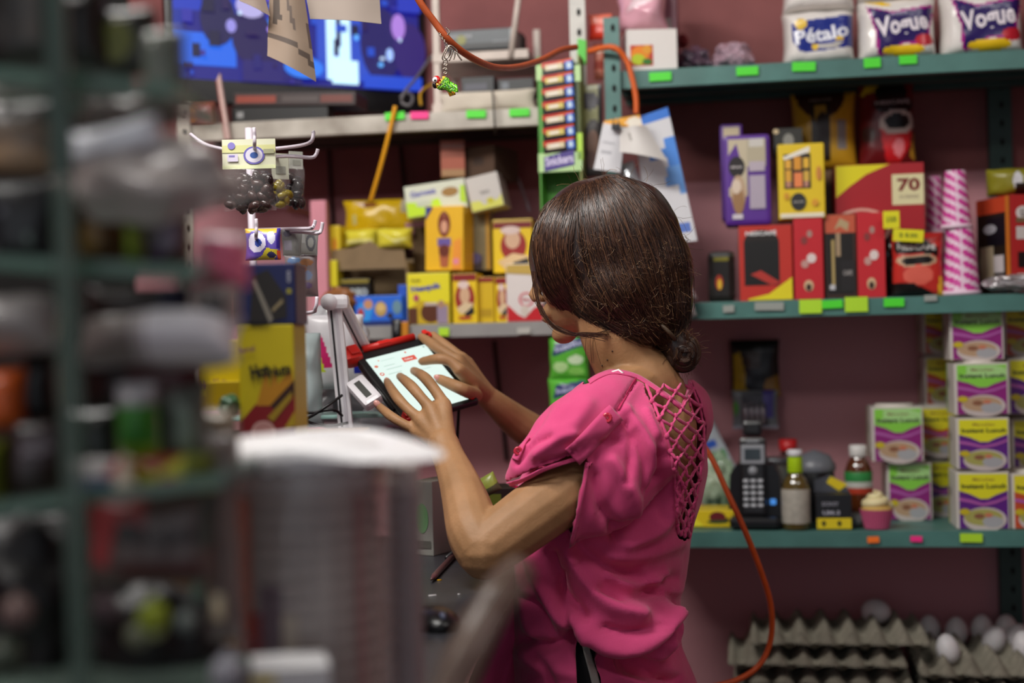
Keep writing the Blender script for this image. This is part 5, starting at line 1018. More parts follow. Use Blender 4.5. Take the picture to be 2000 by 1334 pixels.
# sleeve tab with its button, small front tab, neck band
strap('sleeve_tab', [(1118, 893), (1140, 872), (1165, 845), (1190, 818), (1203, 806)], (40, 40), cloth, .005, th=.002)
o = strap('hem_binding', [(986, 948), (1020, 938), (1060, 918), (1100, 904), (1138, 893)], (8, 8), cloth, .001); strap('hem_binding', [(1147, 903), (1140, 950), (1128, 1010), (1115, 1064)], (8, 6), cloth, .002)
strap('front_tab', [(1004, 897), (1012, 880), (1020, 862), (1030, 850)], (18, 14), cloth, .004)
strap('neck_band', [(1150, 746), (1172, 733), (1200, 726), (1243, 735), (1290, 764), (1333, 796)], (9, 8), cloth, .002)
strap('neck_band', [(1333, 796), (1345, 765), (1348, 742)], (8, 8), cloth, .002)
strap('seam_line', [(1243, 738), (1228, 764), (1207, 800)], (4, 4), M('#b82458', .8), .003)
for x, y, r in ((1186, 816, .0068), (1012, 881, .006)):
    p = onblouse(x, y, .007); d = (CAM - p).normalized(); q = d.to_track_quat('Z', 'Y').to_matrix().to_4x4(); b = MB()
    b.lathe([(r, -.001), (r, .001), (r * .8, .002), (r * .55, .0012), (.0003, .0012)], M('#c81c3c', .18, coat=1), 20, T=Matrix.Translation(p) @ q)
    for a in range(4): b.lathe([(.0007, .0013), (.0007, .0016), (.0001, .0017)], M('#5a0c18', .5), 6, c=(.0015 * math.cos(a * 1.57), .0015 * math.sin(a * 1.57), 0), T=Matrix.Translation(p) @ q)
    o = b.build('button'); o.data.transform(MI); o.parent = bl
# knotted open-work down the back
la, lb = [(1262, 750), (1280, 796), (1300, 845), (1312, 890), (1318, 940), (1321, 990), (1324, 1044)], [(1347, 745), (1366, 792), (1375, 840), (1373, 890), (1366, 940), (1357, 990), (1348, 1044)]
def lerp2(L, t):
    t *= len(L) - 1; i = min(int(t), len(L) - 2); f = t - i; return (L[i][0] * (1 - f) + L[i + 1][0] * f, L[i][1] * (1 - f) + L[i + 1][1] * f)
def knot(i, j, rows, cols):                        # lattice node
    t = (i + .5 * 0) / rows; a, c = lerp2(la, min(1, t)), lerp2(lb, min(1, t)); s = j / cols
    return (a[0] * (1 - s) + c[0] * s + R.uniform(-1.5, 1.5), a[1] * (1 - s) + c[1] * s + R.uniform(-2, 2))
rows, cols = 17, 5; nodes = {(i, j): knot(i, j, rows, cols) for i in range(rows + 1) for j in range(cols + 1)}
for i in range(rows):
    for j in range(cols + 1):
        for dj in (-1, 1):
            if (i + j) % 2 == 0 and 0 <= j + dj <= cols:
                a, c = nodes[(i, j)], nodes[(i + 1, j + dj)]
                if i == 0 and a[0] < 1290: continue
                mb = MB(); pts_ = []
                for k in range(6):
                    t = k / 5; x = a[0] * (1 - t) + c[0] * t + 2.2 * math.sin(math.pi * t) * R.uniform(-1, 1); y = a[1] * (1 - t) + c[1] * t + 1.5 * math.sin(math.pi * t)
                    pts_.append(onblouse(x, y, .0015 + .005 * math.sin(math.pi * t) * R.uniform(.3, 1)))
                r = R.uniform(.0021, .0032); mb.tube(pts_, [r * .8, r, r * 1.15, r * 1.1, r, r * .8], cloth, 7, flat=.6); o = mb.build('lattice_strip'); o.data.transform(MI); o.parent = bl
for (i, j), q in nodes.items():
    if (i + j) % 2 == 0 and i > 0:
        mb = MB(); mb.ball(onblouse(q[0], q[1], .003), (.0036, .0034, .0046), cloth, 8); o = mb.build('knot'); o.data.transform(MI); o.parent = bl
# gathered edges beside the lattice
for L in (la, lb):
    mb = MB(); mb.tube([onblouse(x, y, .0015) for x, y in [lerp2(L, k / 40) for k in range(41)]], [.0019 + .0007 * (k % 2) for k in range(41)], cloth, 6); o = mb.build('gathered_edge'); o.data.transform(MI); o.parent = bl
# side slit: grey strap over dark trousers
mb = MB(); torso(mb, -.034, [(1230, 1006, 1332), (1280, 1006, 1340), (1334, 1008, 1358), (1400, 1006, 1388), (1900, 1010, 1395), (2600, 1030, 1380)]); o = mb.build('dark_trousers'); o.data.materials.clear(); o.data.materials.append(M('#1a181c', .7)); o.data.transform(MI); o.parent = woman
strap('grey_drawstring', [(1140, 1250), (1150, 1285), (1158, 1312), (1166, 1345)], (12, 16), M('#a8a49e', .8), -.004, woman, .0015)
# white top peeping out at the neck
mb = MB(); mb.tube([onblouse(1196, 728, -.002), onblouse(1208, 724, 0), onblouse(1216, 730, .001)], .0025, M('#e8e4e4', .6), 8); o = mb.build('white_undershirt'); o.data.transform(MI); o.parent = woman

# ---- hair
HB = MB()
def he(x, y, Y, rx, ry, rz, tilt=0, n=26): HB.ball(P(x, y, Y), (rx, ry, rz), DM, n, rot=Matrix.Rotation(tilt, 3, 'Y'))
he(1190, 478, 2.075, .108, .093, .103); he(1125, 490, 2.065, .069, .078, .088, .1); he(1232, 530, 2.075, .090, .088, .096); he(1262, 588, 2.07, .066, .070, .072); he(1196, 566, 2.045, .066, .066, .062, .4)
he(1275, 635, 2.065, .046, .048, .044); he(1222, 634, 2.05, .066, .055, .034, .22)
limb(HB, [(1290, 640, 2.06, .036), (1308, 662, 2.055, .028), (1322, 680, 2.05, .026)])
hme = remesh(HB, 'hair', .0045, 10, .6)
n_ = len(hme.vertices); hco = np.empty(n_ * 3); hme.vertices.foreach_get('co', hco); hco = hco.reshape(-1, 3); hno = np.empty(n_ * 3); hme.vertices.foreach_get('normal', hno); hno = hno.reshape(-1, 3)
# broad locks
d_ = np.array([noise.noise(Vector(((c[0] - c[2] * .25) * 26, c[1] * 26, c[2] * 5))) for c in hco]); hco2 = hco + hno * (d_ * .0045)[:, None]
hme.vertices.foreach_set('co', hco2.ravel()); hme.update()
def hairmat(c1, c2):
    m = M(c1, .36, vary=.6, scale=4, spec=.55, col2=c2); nt = m.node_tree
    for nd_ in nt.nodes:
        if nd_.type == 'TEX_NOISE':
            mp = nt.nodes.new('ShaderNodeMapping'); tc = [q for q in nt.nodes if q.type == 'TEX_COORD'][0]
            mp.inputs['Scale'].default_value = (60, 60, 6); nt.links.new(tc.outputs['Object'], mp.inputs[0]); nt.links.new(mp.outputs[0], nd_.inputs['Vector'])
    return m
hm = hairmat('#3a231b', '#1a0f0c'); hme.materials.clear(); hme.materials.append(hm)
for p in hme.polygons: p.use_smooth = True; p.material_index = 0
hair_bvh = BVHTree.FromPolygons([Vector(c) for c in hco2], [tuple(p.vertices) for p in hme.polygons])
hair = child('hair', hme)
def onhair(px, py, off):
    d = ray(px, py).normalized(); h = hair_bvh.ray_cast(CAM, d)
    if h[0] is None:
        q = CAM + ray(px, py) * 2.06; h = hair_bvh.find_nearest(q); return h[0] + h[1] * off
    return h[0] + h[1] * off * 1.0
SM = [M(c, .33, spec=.6) for c in ('#3a241a', '#24150f', '#4c3022', '#6a4832', '#301c14')]
fly = [M(c, .4, spec=.6) for c in ('#6a4a30', '#5a3c28', '#8a6a48')]
ST = MB()
def bez(a, b_, c, d, t): return tuple((1 - t) ** 3 * a[i] + 3 * (1 - t) ** 2 * t * b_[i] + 3 * (1 - t) * t * t * c[i] + t ** 3 * d[i] for i in (0, 1))
rr = random.Random(5)
def strand(p2, off, r, mat, n=3):
    pts_ = [onhair(x, y, o_) for (x, y), o_ in zip(p2, off)]
    k = len(pts_); ST.tube(pts_, [r * (.5 + .5 * math.sin(math.pi * min(1, (i + 1.5) / k))) for i in range(k)], mat, n, cap=False)
for k in range(2300):
    s = rr.random(); j = rr.gauss
    a = (1078 + 130 * s ** .8 + j(0, 4), 392 - 46 * math.sin(s * 1.6) + abs(j(0, 5)))
    if s < .42:
        q = s / .42; b_ = (1030 + 60 * q + j(0, 5), 450 + 20 * q + j(0, 10)); c = (1026 + 75 * q + j(0, 5), 560 + 55 * q + j(0, 8)); e = (1178 + 95 * q + j(0, 14), 660 + 6 * q + j(0, 6))
        if q < .12: c = (1030 + j(0, 4), 560 + j(0, 8)); e = (1150 + j(0, 14), 648 + j(0, 5))
    else:
        q = (s - .42) / .58; b_ = (1120 + 190 * q + j(0, 8), 420 - 50 * q + j(0, 10)); c = (1140 + 240 * q + j(0, 12), 620 - 60 * q + j(0, 14)); e = (1290 + 30 * q + j(0, 10), 668 + j(0, 10))
    n = 16; w0 = rr.uniform(0, 6.3); am = rr.uniform(0, 3.2)
    p2 = []; t1 = rr.uniform(.75, 1)
    for i in range(n):
        t = t1 * i / (n - 1); x, y = bez(a, b_, c, e, t); p2.append((x + am * math.sin(w0 + t * 7), y))
    o0 = rr.uniform(.0004, .0035)
    strand(p2, [o0 + .001 * math.sin(w0 + i) for i in range(n)], rr.uniform(.0004, .0008), SM[rr.choice((0, 0, 1, 1, 2, 2, 3, 4))])
for k in range(520):                                # short frizz on the lower back of the head
    x, y = rr.uniform(1120, 1340), rr.uniform(455, 680); a = rr.gauss(.9, .9); L = rr.uniform(10, 34); cv = rr.uniform(-.07, .07); p2 = []; q = (x, y)
    for i in range(6): p2.append(q); q = (q[0] + L / 6 * math.cos(a), q[1] + L / 6 * math.sin(a)); a += cv * 4
    strand(p2, [.002 + .0016 * i * rr.random() for i in range(6)], rr.uniform(.00022, .00036), rr.choice(fly))
for k in range(90):                                 # loose hairs around the outline and the bun
    if k < 55: a = rr.uniform(0, 6.3); x, y = 1332 + 30 * math.cos(a), 692 + 30 * math.sin(a)
    else: a = rr.uniform(-2.2, 1.2); x, y = 1195 + 150 * math.cos(a), 490 + 150 * math.sin(a)
    p = onhair(x, y, .001); d = (p - P(1332, 690, 2.06) if k < 55 else p - P(1195, 500, 2.07)).normalized(); d = (d + Vector((rr.gauss(0, .6), rr.gauss(0, .3), rr.gauss(0, .6)))).normalized(); pts_ = [p]
    for i in range(6): pts_.append(pts_[-1] + d * rr.uniform(.002, .006)); d = (d + Vector((rr.gauss(0, .2), 0, rr.gauss(-.05, .2)))).normalized()
    ST.tube(pts_, rr.uniform(.00018, .0003), rr.choice(fly), 3, cap=False)
# front lock sweeping along the cheek
for k in range(30):
    j = lambda m_, s_: rr.gauss(m_, s_ * 1.8); p2 = [(1042 + j(0, 2), 530), (1047 + j(0, 2), 575), (1057 + j(0, 1.5), 608 + j(0, 1.5)), (1076 + j(0, 2), 636 + j(0, 1.5)), (1108 + j(0, 2), 651 + j(0, 1.5)), (1140 + j(0, 3), 655 + j(0, 2)), (1185 + j(0, 4), 655 + j(0, 3))]
    c = catmull([(x, y, 0) for x, y in p2], 3); pts_ = []
    for q in c:
        d = ray(q.x, q.y).normalized(); Yb = 2.0 - .02 * math.sin((q.x - 1040) / 190 * 3) ; h = hair_bvh.ray_cast(CAM, d); pb = CAM + d * ((Yb - .0) / d.y)
        pts_.append(h[0] - d * rr.uniform(.001, .004) if h[0] is not None and h[0].y < Yb + .03 else pb)
    for _ in range(2): pts_ = [pts_[0]] + [(pts_[i - 1] + pts_[i] * 2 + pts_[i + 1]) / 4 for i in range(1, len(pts_) - 1)] + [pts_[-1]]
    ST.tube(pts_, rr.uniform(.0003, .0006), rr.choice(SM), 3, cap=False)
for k in range(5):                                 # wisps on the neck
    x = rr.uniform(1140, 1165); dx_ = rr.uniform(-3, 3); pts_ = [P(x + i * dx_ + i * i * .3, 650 + i * 12, 1.99) for i in range(6)]; ST.tube(catmull(pts_, 3), .0003, SM[0], 3, cap=False)
o = ST.build('hair_strands'); o.data.transform(MI); o.parent = hair; o['kind'] = 'stuff'
# bun: coiled lock
bc = P(1331, 690, 2.05); bun = MB(); pts_ = []; rad = []
for i in range(110):
    t = i / 109; a = -2.0 + t * 4.6 * math.pi; r = .020 * (1 - t * .75); pts_.append(bc + cx_ * (r * math.cos(a)) - up_ * (r * 1.1 * math.sin(a)) + Vector((0, -.014 - .010 * t + .012 * (r / .02), 0))); rad.append(.0105 * (1 - .35 * t))
bun.tube(pts_, rad, hm, 10); bun.ball(bc, (.025, .022, .028), hm, 20)
o = bun.build('hair_bun'); o.data.transform(MI); o.parent = hair
bs_ = MB()
for k in range(420):
    off = rr.uniform(0, 6.3); s0 = rr.random() * .8; pp = []
    for i in range(14):
        t = s0 + i / 14 * .22; idx = min(108, int(t * 109)); tt = (pts_[min(109, idx + 1)] - pts_[idx]).normalized(); u_ = tt.orthogonal().normalized(); v_ = tt.cross(u_)
        pp.append(pts_[idx] + (Vector((0, -1, 0)) * math.cos(off * .3) + v_ * math.sin(off) * .8 + u_ * math.cos(off) * .5).normalized() * (rad[idx] + .0006))
    bs_.tube(pp, .00042, rr.choice(SM), 3, cap=False)
o = bs_.build('bun_strands'); o.data.transform(MI); o.parent = hair; o['kind'] = 'stuff'
b = MB(); ht = [P(1300, 646, 2.03) + cx_ * (.012 * math.cos(a)) + Vector((0, .018 * math.sin(a) - .006, 0)) + up_ * (-.012 * math.cos(a)) for a in [i * .42 for i in range(15)]]
b.tube(ht, .003, M('#4a3a28', .6), 8, closed=True); o = b.build('hair_tie'); o.data.transform(MI); o.parent = woman
for x, y in ((1196, 686), (1186, 703), (1176, 714)):
    b = MB(); d = ray(x, y).normalized(); h = BVHTree.FromPolygons([v.co for v in body_bvh_me.vertices], [tuple(p.vertices) for p in body_bvh_me.polygons]).ray_cast(CAM, d)
    if h[0] is not None:
        b.ball(h[0], (.0013, .0013, .0013), M('#3a2418', .6), 8); o = b.build('mole'); o.data.transform(MI); o.parent = woman
mb = MB(); vs = []; n = 20
for j in range(n + 1):
    for i in range(n + 1):
        s_, t = i / n, j / n; xl = 1000 - 125 * t ** 1.1; xr = 1040; x = xl + (xr - xl) * s_; y = 1105 + 330 * t
        vs.append(P(x, y, 1.985 + .02 * math.sin(s_ * 9 + t * 4) * t + .03 * (1 - s_)))
mb.add(vs, [(j * (n + 1) + i, j * (n + 1) + i + 1, (j + 1) * (n + 1) + i + 1, (j + 1) * (n + 1) + i) for j in range(n) for i in range(n)], cloth, True); o = mb.build('blouse_front_panel'); o.data.transform(MI); o.parent = bl
s = o.modifiers.new('thick', 'SOLIDIFY'); s.thickness = .0016
# ================================================================ tablet on its stand
tb = empty('tablet', BL, 0, 'tablet in a black case with red corners showing a bright white screen', 'tablet')
tb.matrix_world = Matrix(((ex.x, -ey.x, en.x, TL.x), (ex.y, -ey.y, en.y, TL.y), (ex.z, -ey.z, en.z, TL.z), (0, 0, 0, 1)))
# local axes: x along the top edge, y up the screen, z out of the screen; origin at its upper left corner
Wt, Ht = TWd, TH_; CSM = M('#17181a', .4); RDM = M('#d8261e', .38)
b = MB(); b.box((Wt / 2, -Ht / 2, -.006), (Wt, Ht, .011), CSM, bev=.003); b.build('case', tb)
mg = .012; sx0, sy0, sx1, sy1 = .012, -Ht + .008, Wt - .012, -.020
b = MB(); EW = M('#dff2ea', .3, emit=1.15); b.box(((sx0 + sx1) / 2, (sy0 + sy1) / 2, .0), (sx1 - sx0, sy1 - sy0, .0015), EW)
er = M('#f05a48', .3, emit=.9); eg = M('#b8c8c4', .3, emit=.9); eo = M('#f08a70', .3, emit=.9)
art(b, [('r', .5, .80, .72, .88, er), ('t', 'Cobrar', .6, .84, .03, EW, .14), ('e', .62, .95, .015, .015, er), ('e', .06, .84, .03, .022, eo), ('e', .06, .70, .035, .028, er), ('e', .06, .70, .018, .014, EW), ('e', .15, .92, .012, .012, eo), ('r', .18, .9, .4, .905, eg), ('r', .16, .8, .34, .808, eg), ('r', .16, .74, .42, .748, eg), ('r', .14, .66, .36, .668, eg), ('r', .5, .6, .8, .606, eg), ('e', .93, .95, .02, .015, eg)],
    Vector((sx0, sy0, .0008)), Vector((sx1 - sx0, 0, 0)), Vector((0, sy1 - sy0, 0)), Vector((0, 0, 1)), eps=.0001)
b.build('screen', tb)
for (x, y, s) in ((0, 0, 1), (Wt - .004, -.002, .5), (.006, -Ht + .004, .6), (Wt - .012, -Ht + .010, .3)):
    b = MB(); b.box((x - .004 * (1 if x else -1) * (-1), y, -.004), (.034 * s, .034 * s, .024), RDM, bev=.0105 * s ** .5); b.box((x, y, .0095), (.016 * s, .020 * s, .004), RDM, bev=.0015); o = b.build('corner_guard', tb); o['label'] = 'red rubber corner'
b = MB(); b.tube([(Wt * .14, .003, .002), (Wt * .84, .003, .002)], .0058, RDM, 12); b.box((Wt * .42, .003, .006), (.02, .008, .004), RDM, bev=.001); b.build('stylus_grip', tb)
b = MB(); b.tube([(-.002, -.03, -.002), (-.002, -Ht + .03, -.002)], .004, CSM, 8); b.build('side_rail', tb)
# card reader clipped at the left edge: white rounded block with a slot
cr = empty('card_reader', ontab(712, 765, .004), 0, 'white card reader with a dark slot clipped to the left edge of the tablet', 'card reader')
q = [P(x, y, Y) for x, y, Y in ((680, 746, 2.125), (711, 725, 2.135), (743, 775, 2.10), (706, 797, 2.09))]
q = [v - cr.location for v in q]; nn = (q[1] - q[0]).cross(q[3] - q[0]).normalized(); nn = nn if nn.y < 0 else -nn
cc_ = sum(q, Vector()) / 4; hx = ((q[1] + q[2]) - (q[0] + q[3])) / 2; hy = ((q[3] + q[2]) - (q[0] + q[1])) / 2; hx.normalize(); hyl = hy.length; hy = (hy - hx * hy.dot(hx)).normalized()
Tm = Matrix(((hx.x, hy.x, nn.x, cc_.x), (hx.y, hy.y, nn.y, cc_.y), (hx.z, hy.z, nn.z, cc_.z), (0, 0, 0, 1)))
wr_ = ((q[1] - q[0]).length + (q[2] - q[3]).length) / 2
b = MB(); WR = M('#f2eff4', .3); b.box((0, 0, -.008), (wr_, hyl, .018), WR, Tm, bev=.006); b.build('reader_body', cr)
b = MB(); b.box((-.001, 0, .0012), (wr_ * .32, hyl * .62, .002), M('#3c3d38', .6), Tm, bev=.0005); b.build('card_slot', cr)
b = MB(); b.box((-.001, 0, .0008), (wr_ * .44, hyl * .7, .0015), M('#f4f2f6', .3), Tm, bev=.0006); b.build('slot_rim', cr)
# white folding stand: two flat legs meeting in a rounded head
sd = empty('tablet_stand', P(672, 826, 2.14), 0, 'white two-legged folding stand with black grooves behind the tablet', 'stand')
WS = M('#f4f2f6', .32); BG = M('#202024', .5)
def bar(name, a, c, w_, t_, par, mat, sub=True):
    a, c = a - par.location, c - par.location; d = (c - a).normalized(); s = (d.cross(Vector((0, 1, 0)))).normalized(); nrm = s.cross(d).normalized()
    if nrm.y > 0: nrm = -nrm
    T = Matrix(((s.x, d.x, nrm.x, a.x), (s.y, d.y, nrm.y, a.y), (s.z, d.z, nrm.z, a.z), (0, 0, 0, 1))); L = (c - a).length
    b = MB(); b.box((0, L / 2, 0), (w_, L, t_), mat, T, bev=.002); o = b.build(name, par)
    if sub:
        b = MB(); b.box((-w_ * .22, L / 2, t_ / 2 + .0003), (w_ * .13, L * .96, .0012), BG, T); g = b.build('black_groove', o)
        b = MB(); b.box((w_ * .12, L / 2, t_ / 2 + .0005), (w_ * .2, L * .96, .002), M('#d8d5dc', .3), T); b.build('grey_channel', o)
    return o
bar('stand_leg', P(652, 588, 2.14), P(676, 838, 2.14), .022, .012, sd, WS); bar('stand_leg', P(664, 584, 2.15), P(722, 700, 2.24), .020, .012, sd, WS)
b = MB(); T = Matrix.Translation(P(657, 590, 2.135) - sd.location); b.tube([T @ Vector((-.010, -.012, .0)), T @ Vector((-.010, .018, .0))], .0125, WS, 20); b.box((.004, .003, .0), (.03, .028, .022), WS, T, bev=.007); b.build('stand_head', sd)
b = MB(); b.box(tuple(P(655, 792, 2.125) - sd.location), (.007, .01, .02), BG, bev=.002); b.build('black_clip', sd)
# ================================================================ counter, with what lies on it
zC = P(930, 1120, 1.95).z
cm = M('#34353a', .35, vary=.25, scale=14, bump=.05)
ct = empty('counter', (-.55, 1.95, 0), 0, 'dark grey counter top in front of the woman', 'counter')
b = MB(); pl = [(-1.25, 1.005), (-.079, 1.005), (-.072, 1.3), (-.006, 1.93), (-.0, 2.35), (-1.25, 2.35)]; n = len(pl); vs = [(x + .55, y - 1.95, z) for z in (zC - .03, zC) for x, y in pl]; b.add(vs, [tuple(reversed(range(n))), tuple(range(n, 2 * n))] + [(i, (i + 1) % n, n + (i + 1) % n, n + i) for i in range(n)], cm); b.build('counter_top', ct)
b = MB(); b.box((-.17, -.24, (zC - .03) / 2), (.98, 1.1, zC - .03), M('#4a3a34', .6, vary=.2)); b.build('counter_cabinet', ct)
ms = empty('computer_mouse', hz(858, 1222, zC) + Vector((0, 0, .001)), .3, 'black computer mouse at the counter edge beside the plastic sleeve', 'mouse')
b = MB(); b.ball((-.006, 0, .004), (.028, .046, .017), M('#0e0f12', .3), 24); b.build('mouse_shell', ms)
b = MB(); b.ball((-.004, -.03, .014), (.004, .009, .006), M('#4a4f66', .3), 12); b.build('scroll_wheel', ms)
pn = empty('pen', hz(868, 1105, zC) + Vector((0, 0, .005)), 0, 'dark red ballpoint pen lying on the counter below her elbow', 'pen')
a, c = hz(842, 1132, zC + .005) - pn.location, hz(892, 1078, zC + .005) - pn.location
b = MB(); b.tube([a, a.lerp(c, .12), c], [.0012, .0042, .0042], M('#5a3a3c', .3), 12); b.build('barrel', pn)
b = MB(); b.tube([a, a.lerp(c, .12)], [.001, .0036], M('#b88a3a', .3, metal=.7), 10); b.build('tip', pn)
for x, y, col, s, lab in ((858, 1134, '#e0a81c', .0035, 'tiny yellow crumb on the counter by the pen'), (846, 1164, '#e8e4e4', .005, 'white paper scrap on the counter beside the plastic sleeve'), (896, 1162, '#d8d8d8', .002, 'tiny white speck on the counter')):
    b = MB(); n = 7; b.prism([(s * R.uniform(.6, 1.3) * math.cos(i * 6.283 / n), s * R.uniform(.5, 1) * math.sin(i * 6.283 / n)) for i in range(n)], -.0008, .0008, mat_of(col), T=Matrix.Rotation(1.4, 4, 'X')); tag(b.build('crumb', None, hz(x, y, zC) + Vector((0, 0, .001)), .3), lab, 'scrap')
def fbox(name, label, cat, rect, Y, d, col, front=(), rz=0, tilt=0, right=(), left=(), on=None, group=None, mat=None, bev=.0015, lean=0):
    x0, y0, x1, y1 = rect; W_ = (x1 - x0) / FOC * Y; H = (y1 - y0) / FOC * Y; p = P((x0 + x1) / 2, y1, Y) + Vector((0, d / 2, 0))
    if on is not None: H += p.z - on; p.z = on
    b = MB(); b.box((0, 0, H / 2), (W_, d, H), mat or M(col, .4), bev=bev); o = tag(b.build(name, None, p, (lean, tilt, rz)), label, cat, group)
    X, Yv, Z = Vector((1, 0, 0)), Vector((0, 1, 0)), Vector((0, 0, 1))
    if front or right or left:
        q = MB()
        if front: art(q, front, Vector((-W_ / 2, -d / 2, 0)), X * W_, Z * H, -Yv)
        if right: art(q, right, Vector((W_ / 2, -d / 2, 0)), Yv * d, Z * H, X)
        if left: art(q, left, Vector((-W_ / 2, d / 2, 0)), -Yv * d, Z * H, -X)
        q.build('printed_face', o)
    return o
fbox('grey_box', 'grey and green printed box standing on the counter behind her elbow', 'box', (828, 940, 878, 1060), 2.12, .09, '#8a8a84', [('e', .5, .5, .3, .2, '#6a9a6a'), ('r', .1, .1, .9, .2, '#5a5a54')], rz=-.5, on=zC)
fbox('dark_box', 'dark box on the counter between her forearm and chest', 'box', (900, 955, 1000, 1010), 2.22, .08, '#2a2622', [('r', .2, .4, .7, .9, '#6a7a2a')], rz=.2, on=zC)
fpouch('green_packet', 'small lime and grey packet on the dark box behind her elbow', 'packet', (928, 930, 985, 968), 2.15, .02, '#9aa848', [('r', 0, 0, 1, .4, '#5a5a40')], tilt=-.5, seed=2)
# clear plastic bags and printed bag behind the stand
def fcrumple(name, label, rect, Y, d, mat, seed, cat='bag'):
    x0, y0, x1, y1 = rect; W_ = (x1 - x0) / FOC * Y; H = (y1 - y0) / FOC * Y; mb = MB(); n = 44; vs = []
    for i in range(n // 2 + 1):
        for k in range(n):
            a = math.pi * i / (n // 2); b_ = 2 * math.pi * k / n; q = Vector((math.sin(a) * math.cos(b_), math.sin(a) * math.sin(b_), math.cos(a)))
            f = (1 + .30 * noise.noise(q * 2.0 + Vector((seed, 0, 0))) + .12 * abs(noise.noise(q * 6 + Vector((0, seed, 0))))) * .92
            vs.append((q.x * W_ / 2 * f, q.y * d / 2 * f, H / 2 + q.z * H / 2 * f))
    mb.add(vs, [(i * n + k, (i + 1) * n + k, (i + 1) * n + (k + 1) % n, i * n + (k + 1) % n) for i in range(n // 2) for k in range(n)], mat, True)
    return tag(mb.build(name, None, P((x0 + x1) / 2, y1, Y)), label, cat)
PLM = M('#b8b8bc', .2, bump=.6, bscale=18, coat=.6, vary=.35, scale=10)
fcrumple('plastic_bag', 'bundle of crumpled clear plastic bags behind the white stand', (585, 690, 770, 850), 2.36, .14, PLM, 4)
fcrumple('plastic_bag', 'pale grey plastic bag hanging behind the white stand head', (590, 590, 720, 740), 2.42, .10, PLM, 8)
fcrumple('plastic_bag', 'grey plastic bag under the tablet beside the white stand', (690, 760, 830, 880), 2.34, .14, M('#8f9094', .2, bump=.6, bscale=18, coat=.6), 12)
fpouch('pale_bag', 'pale blue-green plastic bag right of the yellow box', 'bag', (575, 650, 632, 835), 2.16, .05, '#b4c4c4', seed=9, crumple=.006)
fpouch('printed_bag', 'white bag printed with magenta and lime behind the stand', 'bag', (600, 615, 712, 760), 2.28, .04, '#d4d2d6', [('p', [(.08, .3), (.08, .7), (.3, .74), (.48, .3)], '#c8246a'), ('p', [(.08, .25), (.1, .5), (.25, .54), (.34, .25)], '#c8d82c'), ('p', [(.86, .2), (1, .2), (1, .6), (.86, .5)], '#2438b0')], seed=4, crumple=.003)
for i, pts in enumerate((((580, 825, 2.1), (610, 812, 2.08), (640, 792, 2.08), (668, 772, 2.1)), ((578, 805, 2.12), (610, 806, 2.1), (650, 800, 2.1), (668, 812, 2.12)), ((582, 790, 2.1), (600, 822, 2.08), (640, 832, 2.1), (680, 826, 2.1)))):
    b = MB(); b.tube(catmull([P(*p) for p in pts], 6), .0022, M('#141416', .4), 8); tag(b.build('black_wire'), ('black wire rising to the stand leg', 'black wire lying level behind the stand leg', 'black wire looping below the stand leg')[i], 'cable')
b = MB(); b.box((0, 0, .03), (.3, .1, .006), M('#9cc4bc', .3), bev=.002); tag(b.build('teal_tray', None, P(620, 850, 2.2)), 'pale teal tray edge under the wires behind the yellow box', 'tray')
b = MB(); b.tube(catmull([P(898, 740, 2.24), P(896, 800, 2.24), P(890, 900, 2.2), P(880, 1000, 2.15)], 6), .0025, M('#141214', .4), 8); tag(b.build('tablet_cable'), 'black cable hanging from the right side of the tablet', 'cable')
b = MB(); b.tube([P(872, 1090, 2.05), P(930, 1040, 2.2)], .003, M('#202022', .4), 8); tag(b.build('thin_rod'), 'thin dark rod on the counter behind her elbow', 'rod')
# yellow snack box and the dark blue box on it
yx = fbox('snack_box', 'tall yellow and red snack box with black flame lettering', 'box', (470, 634, 578, 860), 1.5, .09, '#d4c012',
          [('p', [(0, 0), (1, 0), (1, .5), (.85, .54), (.55, .38), (.3, .32), (0, .16)], '#8c1a20'), ('p', [(.3, .3), (.5, .62), (.55, .45), (.66, .66), (.7, .48), (.95, .62), (1, .4), (.8, .3)], '#c88a1c'), ('p', [(.55, .3), (1, .52), (1, .4), (.7, .24)], '#3a1c14'), ('p', [(.5, .2), (.95, .42), (.95, .36), (.6, .16)], '#a88a20'),
           ('g', .42, .07, .22, .1, .78, '#d8a8a0'), ('e', .42, .07, .17, .075, '#c8908a'), ('t', 'Hot', .38, .6, .13, '#17120c', .34, .2, .06), ('t', 'Nuts', .74, .6, .1, '#17120c', .4, .2, .05), ('t', 'Barcel', .16, .79, .05, '#8a5a6a', .28, .15, .03), ('p', [(.8, .1), (1, .25), (1, .12)], '#b89a20')], rz=0, on=None)
fbox('snack_box', 'yellow snack box half behind the tall one, with mauve lettering', 'box', (392, 665, 472, 800), 1.62, .1, '#ccb816', [('t', 'Hot Nuts', .35, .38, .14, '#8a5a6a', .62, .1, .04), ('r', 0, 0, 1, .2, '#a88c18')], rz=0)
fbox('snack_box', 'dull yellow snack packet lower behind the tall yellow box', 'box', (405, 745, 470, 800), 1.60, .03, '#a89214')
fcrumple('green_bundle', 'dark green bundle between the yellow boxes and the shelf', (425, 770, 470, 815), 1.5, .04, M('#2a5034', .4), 3, 'bundle')
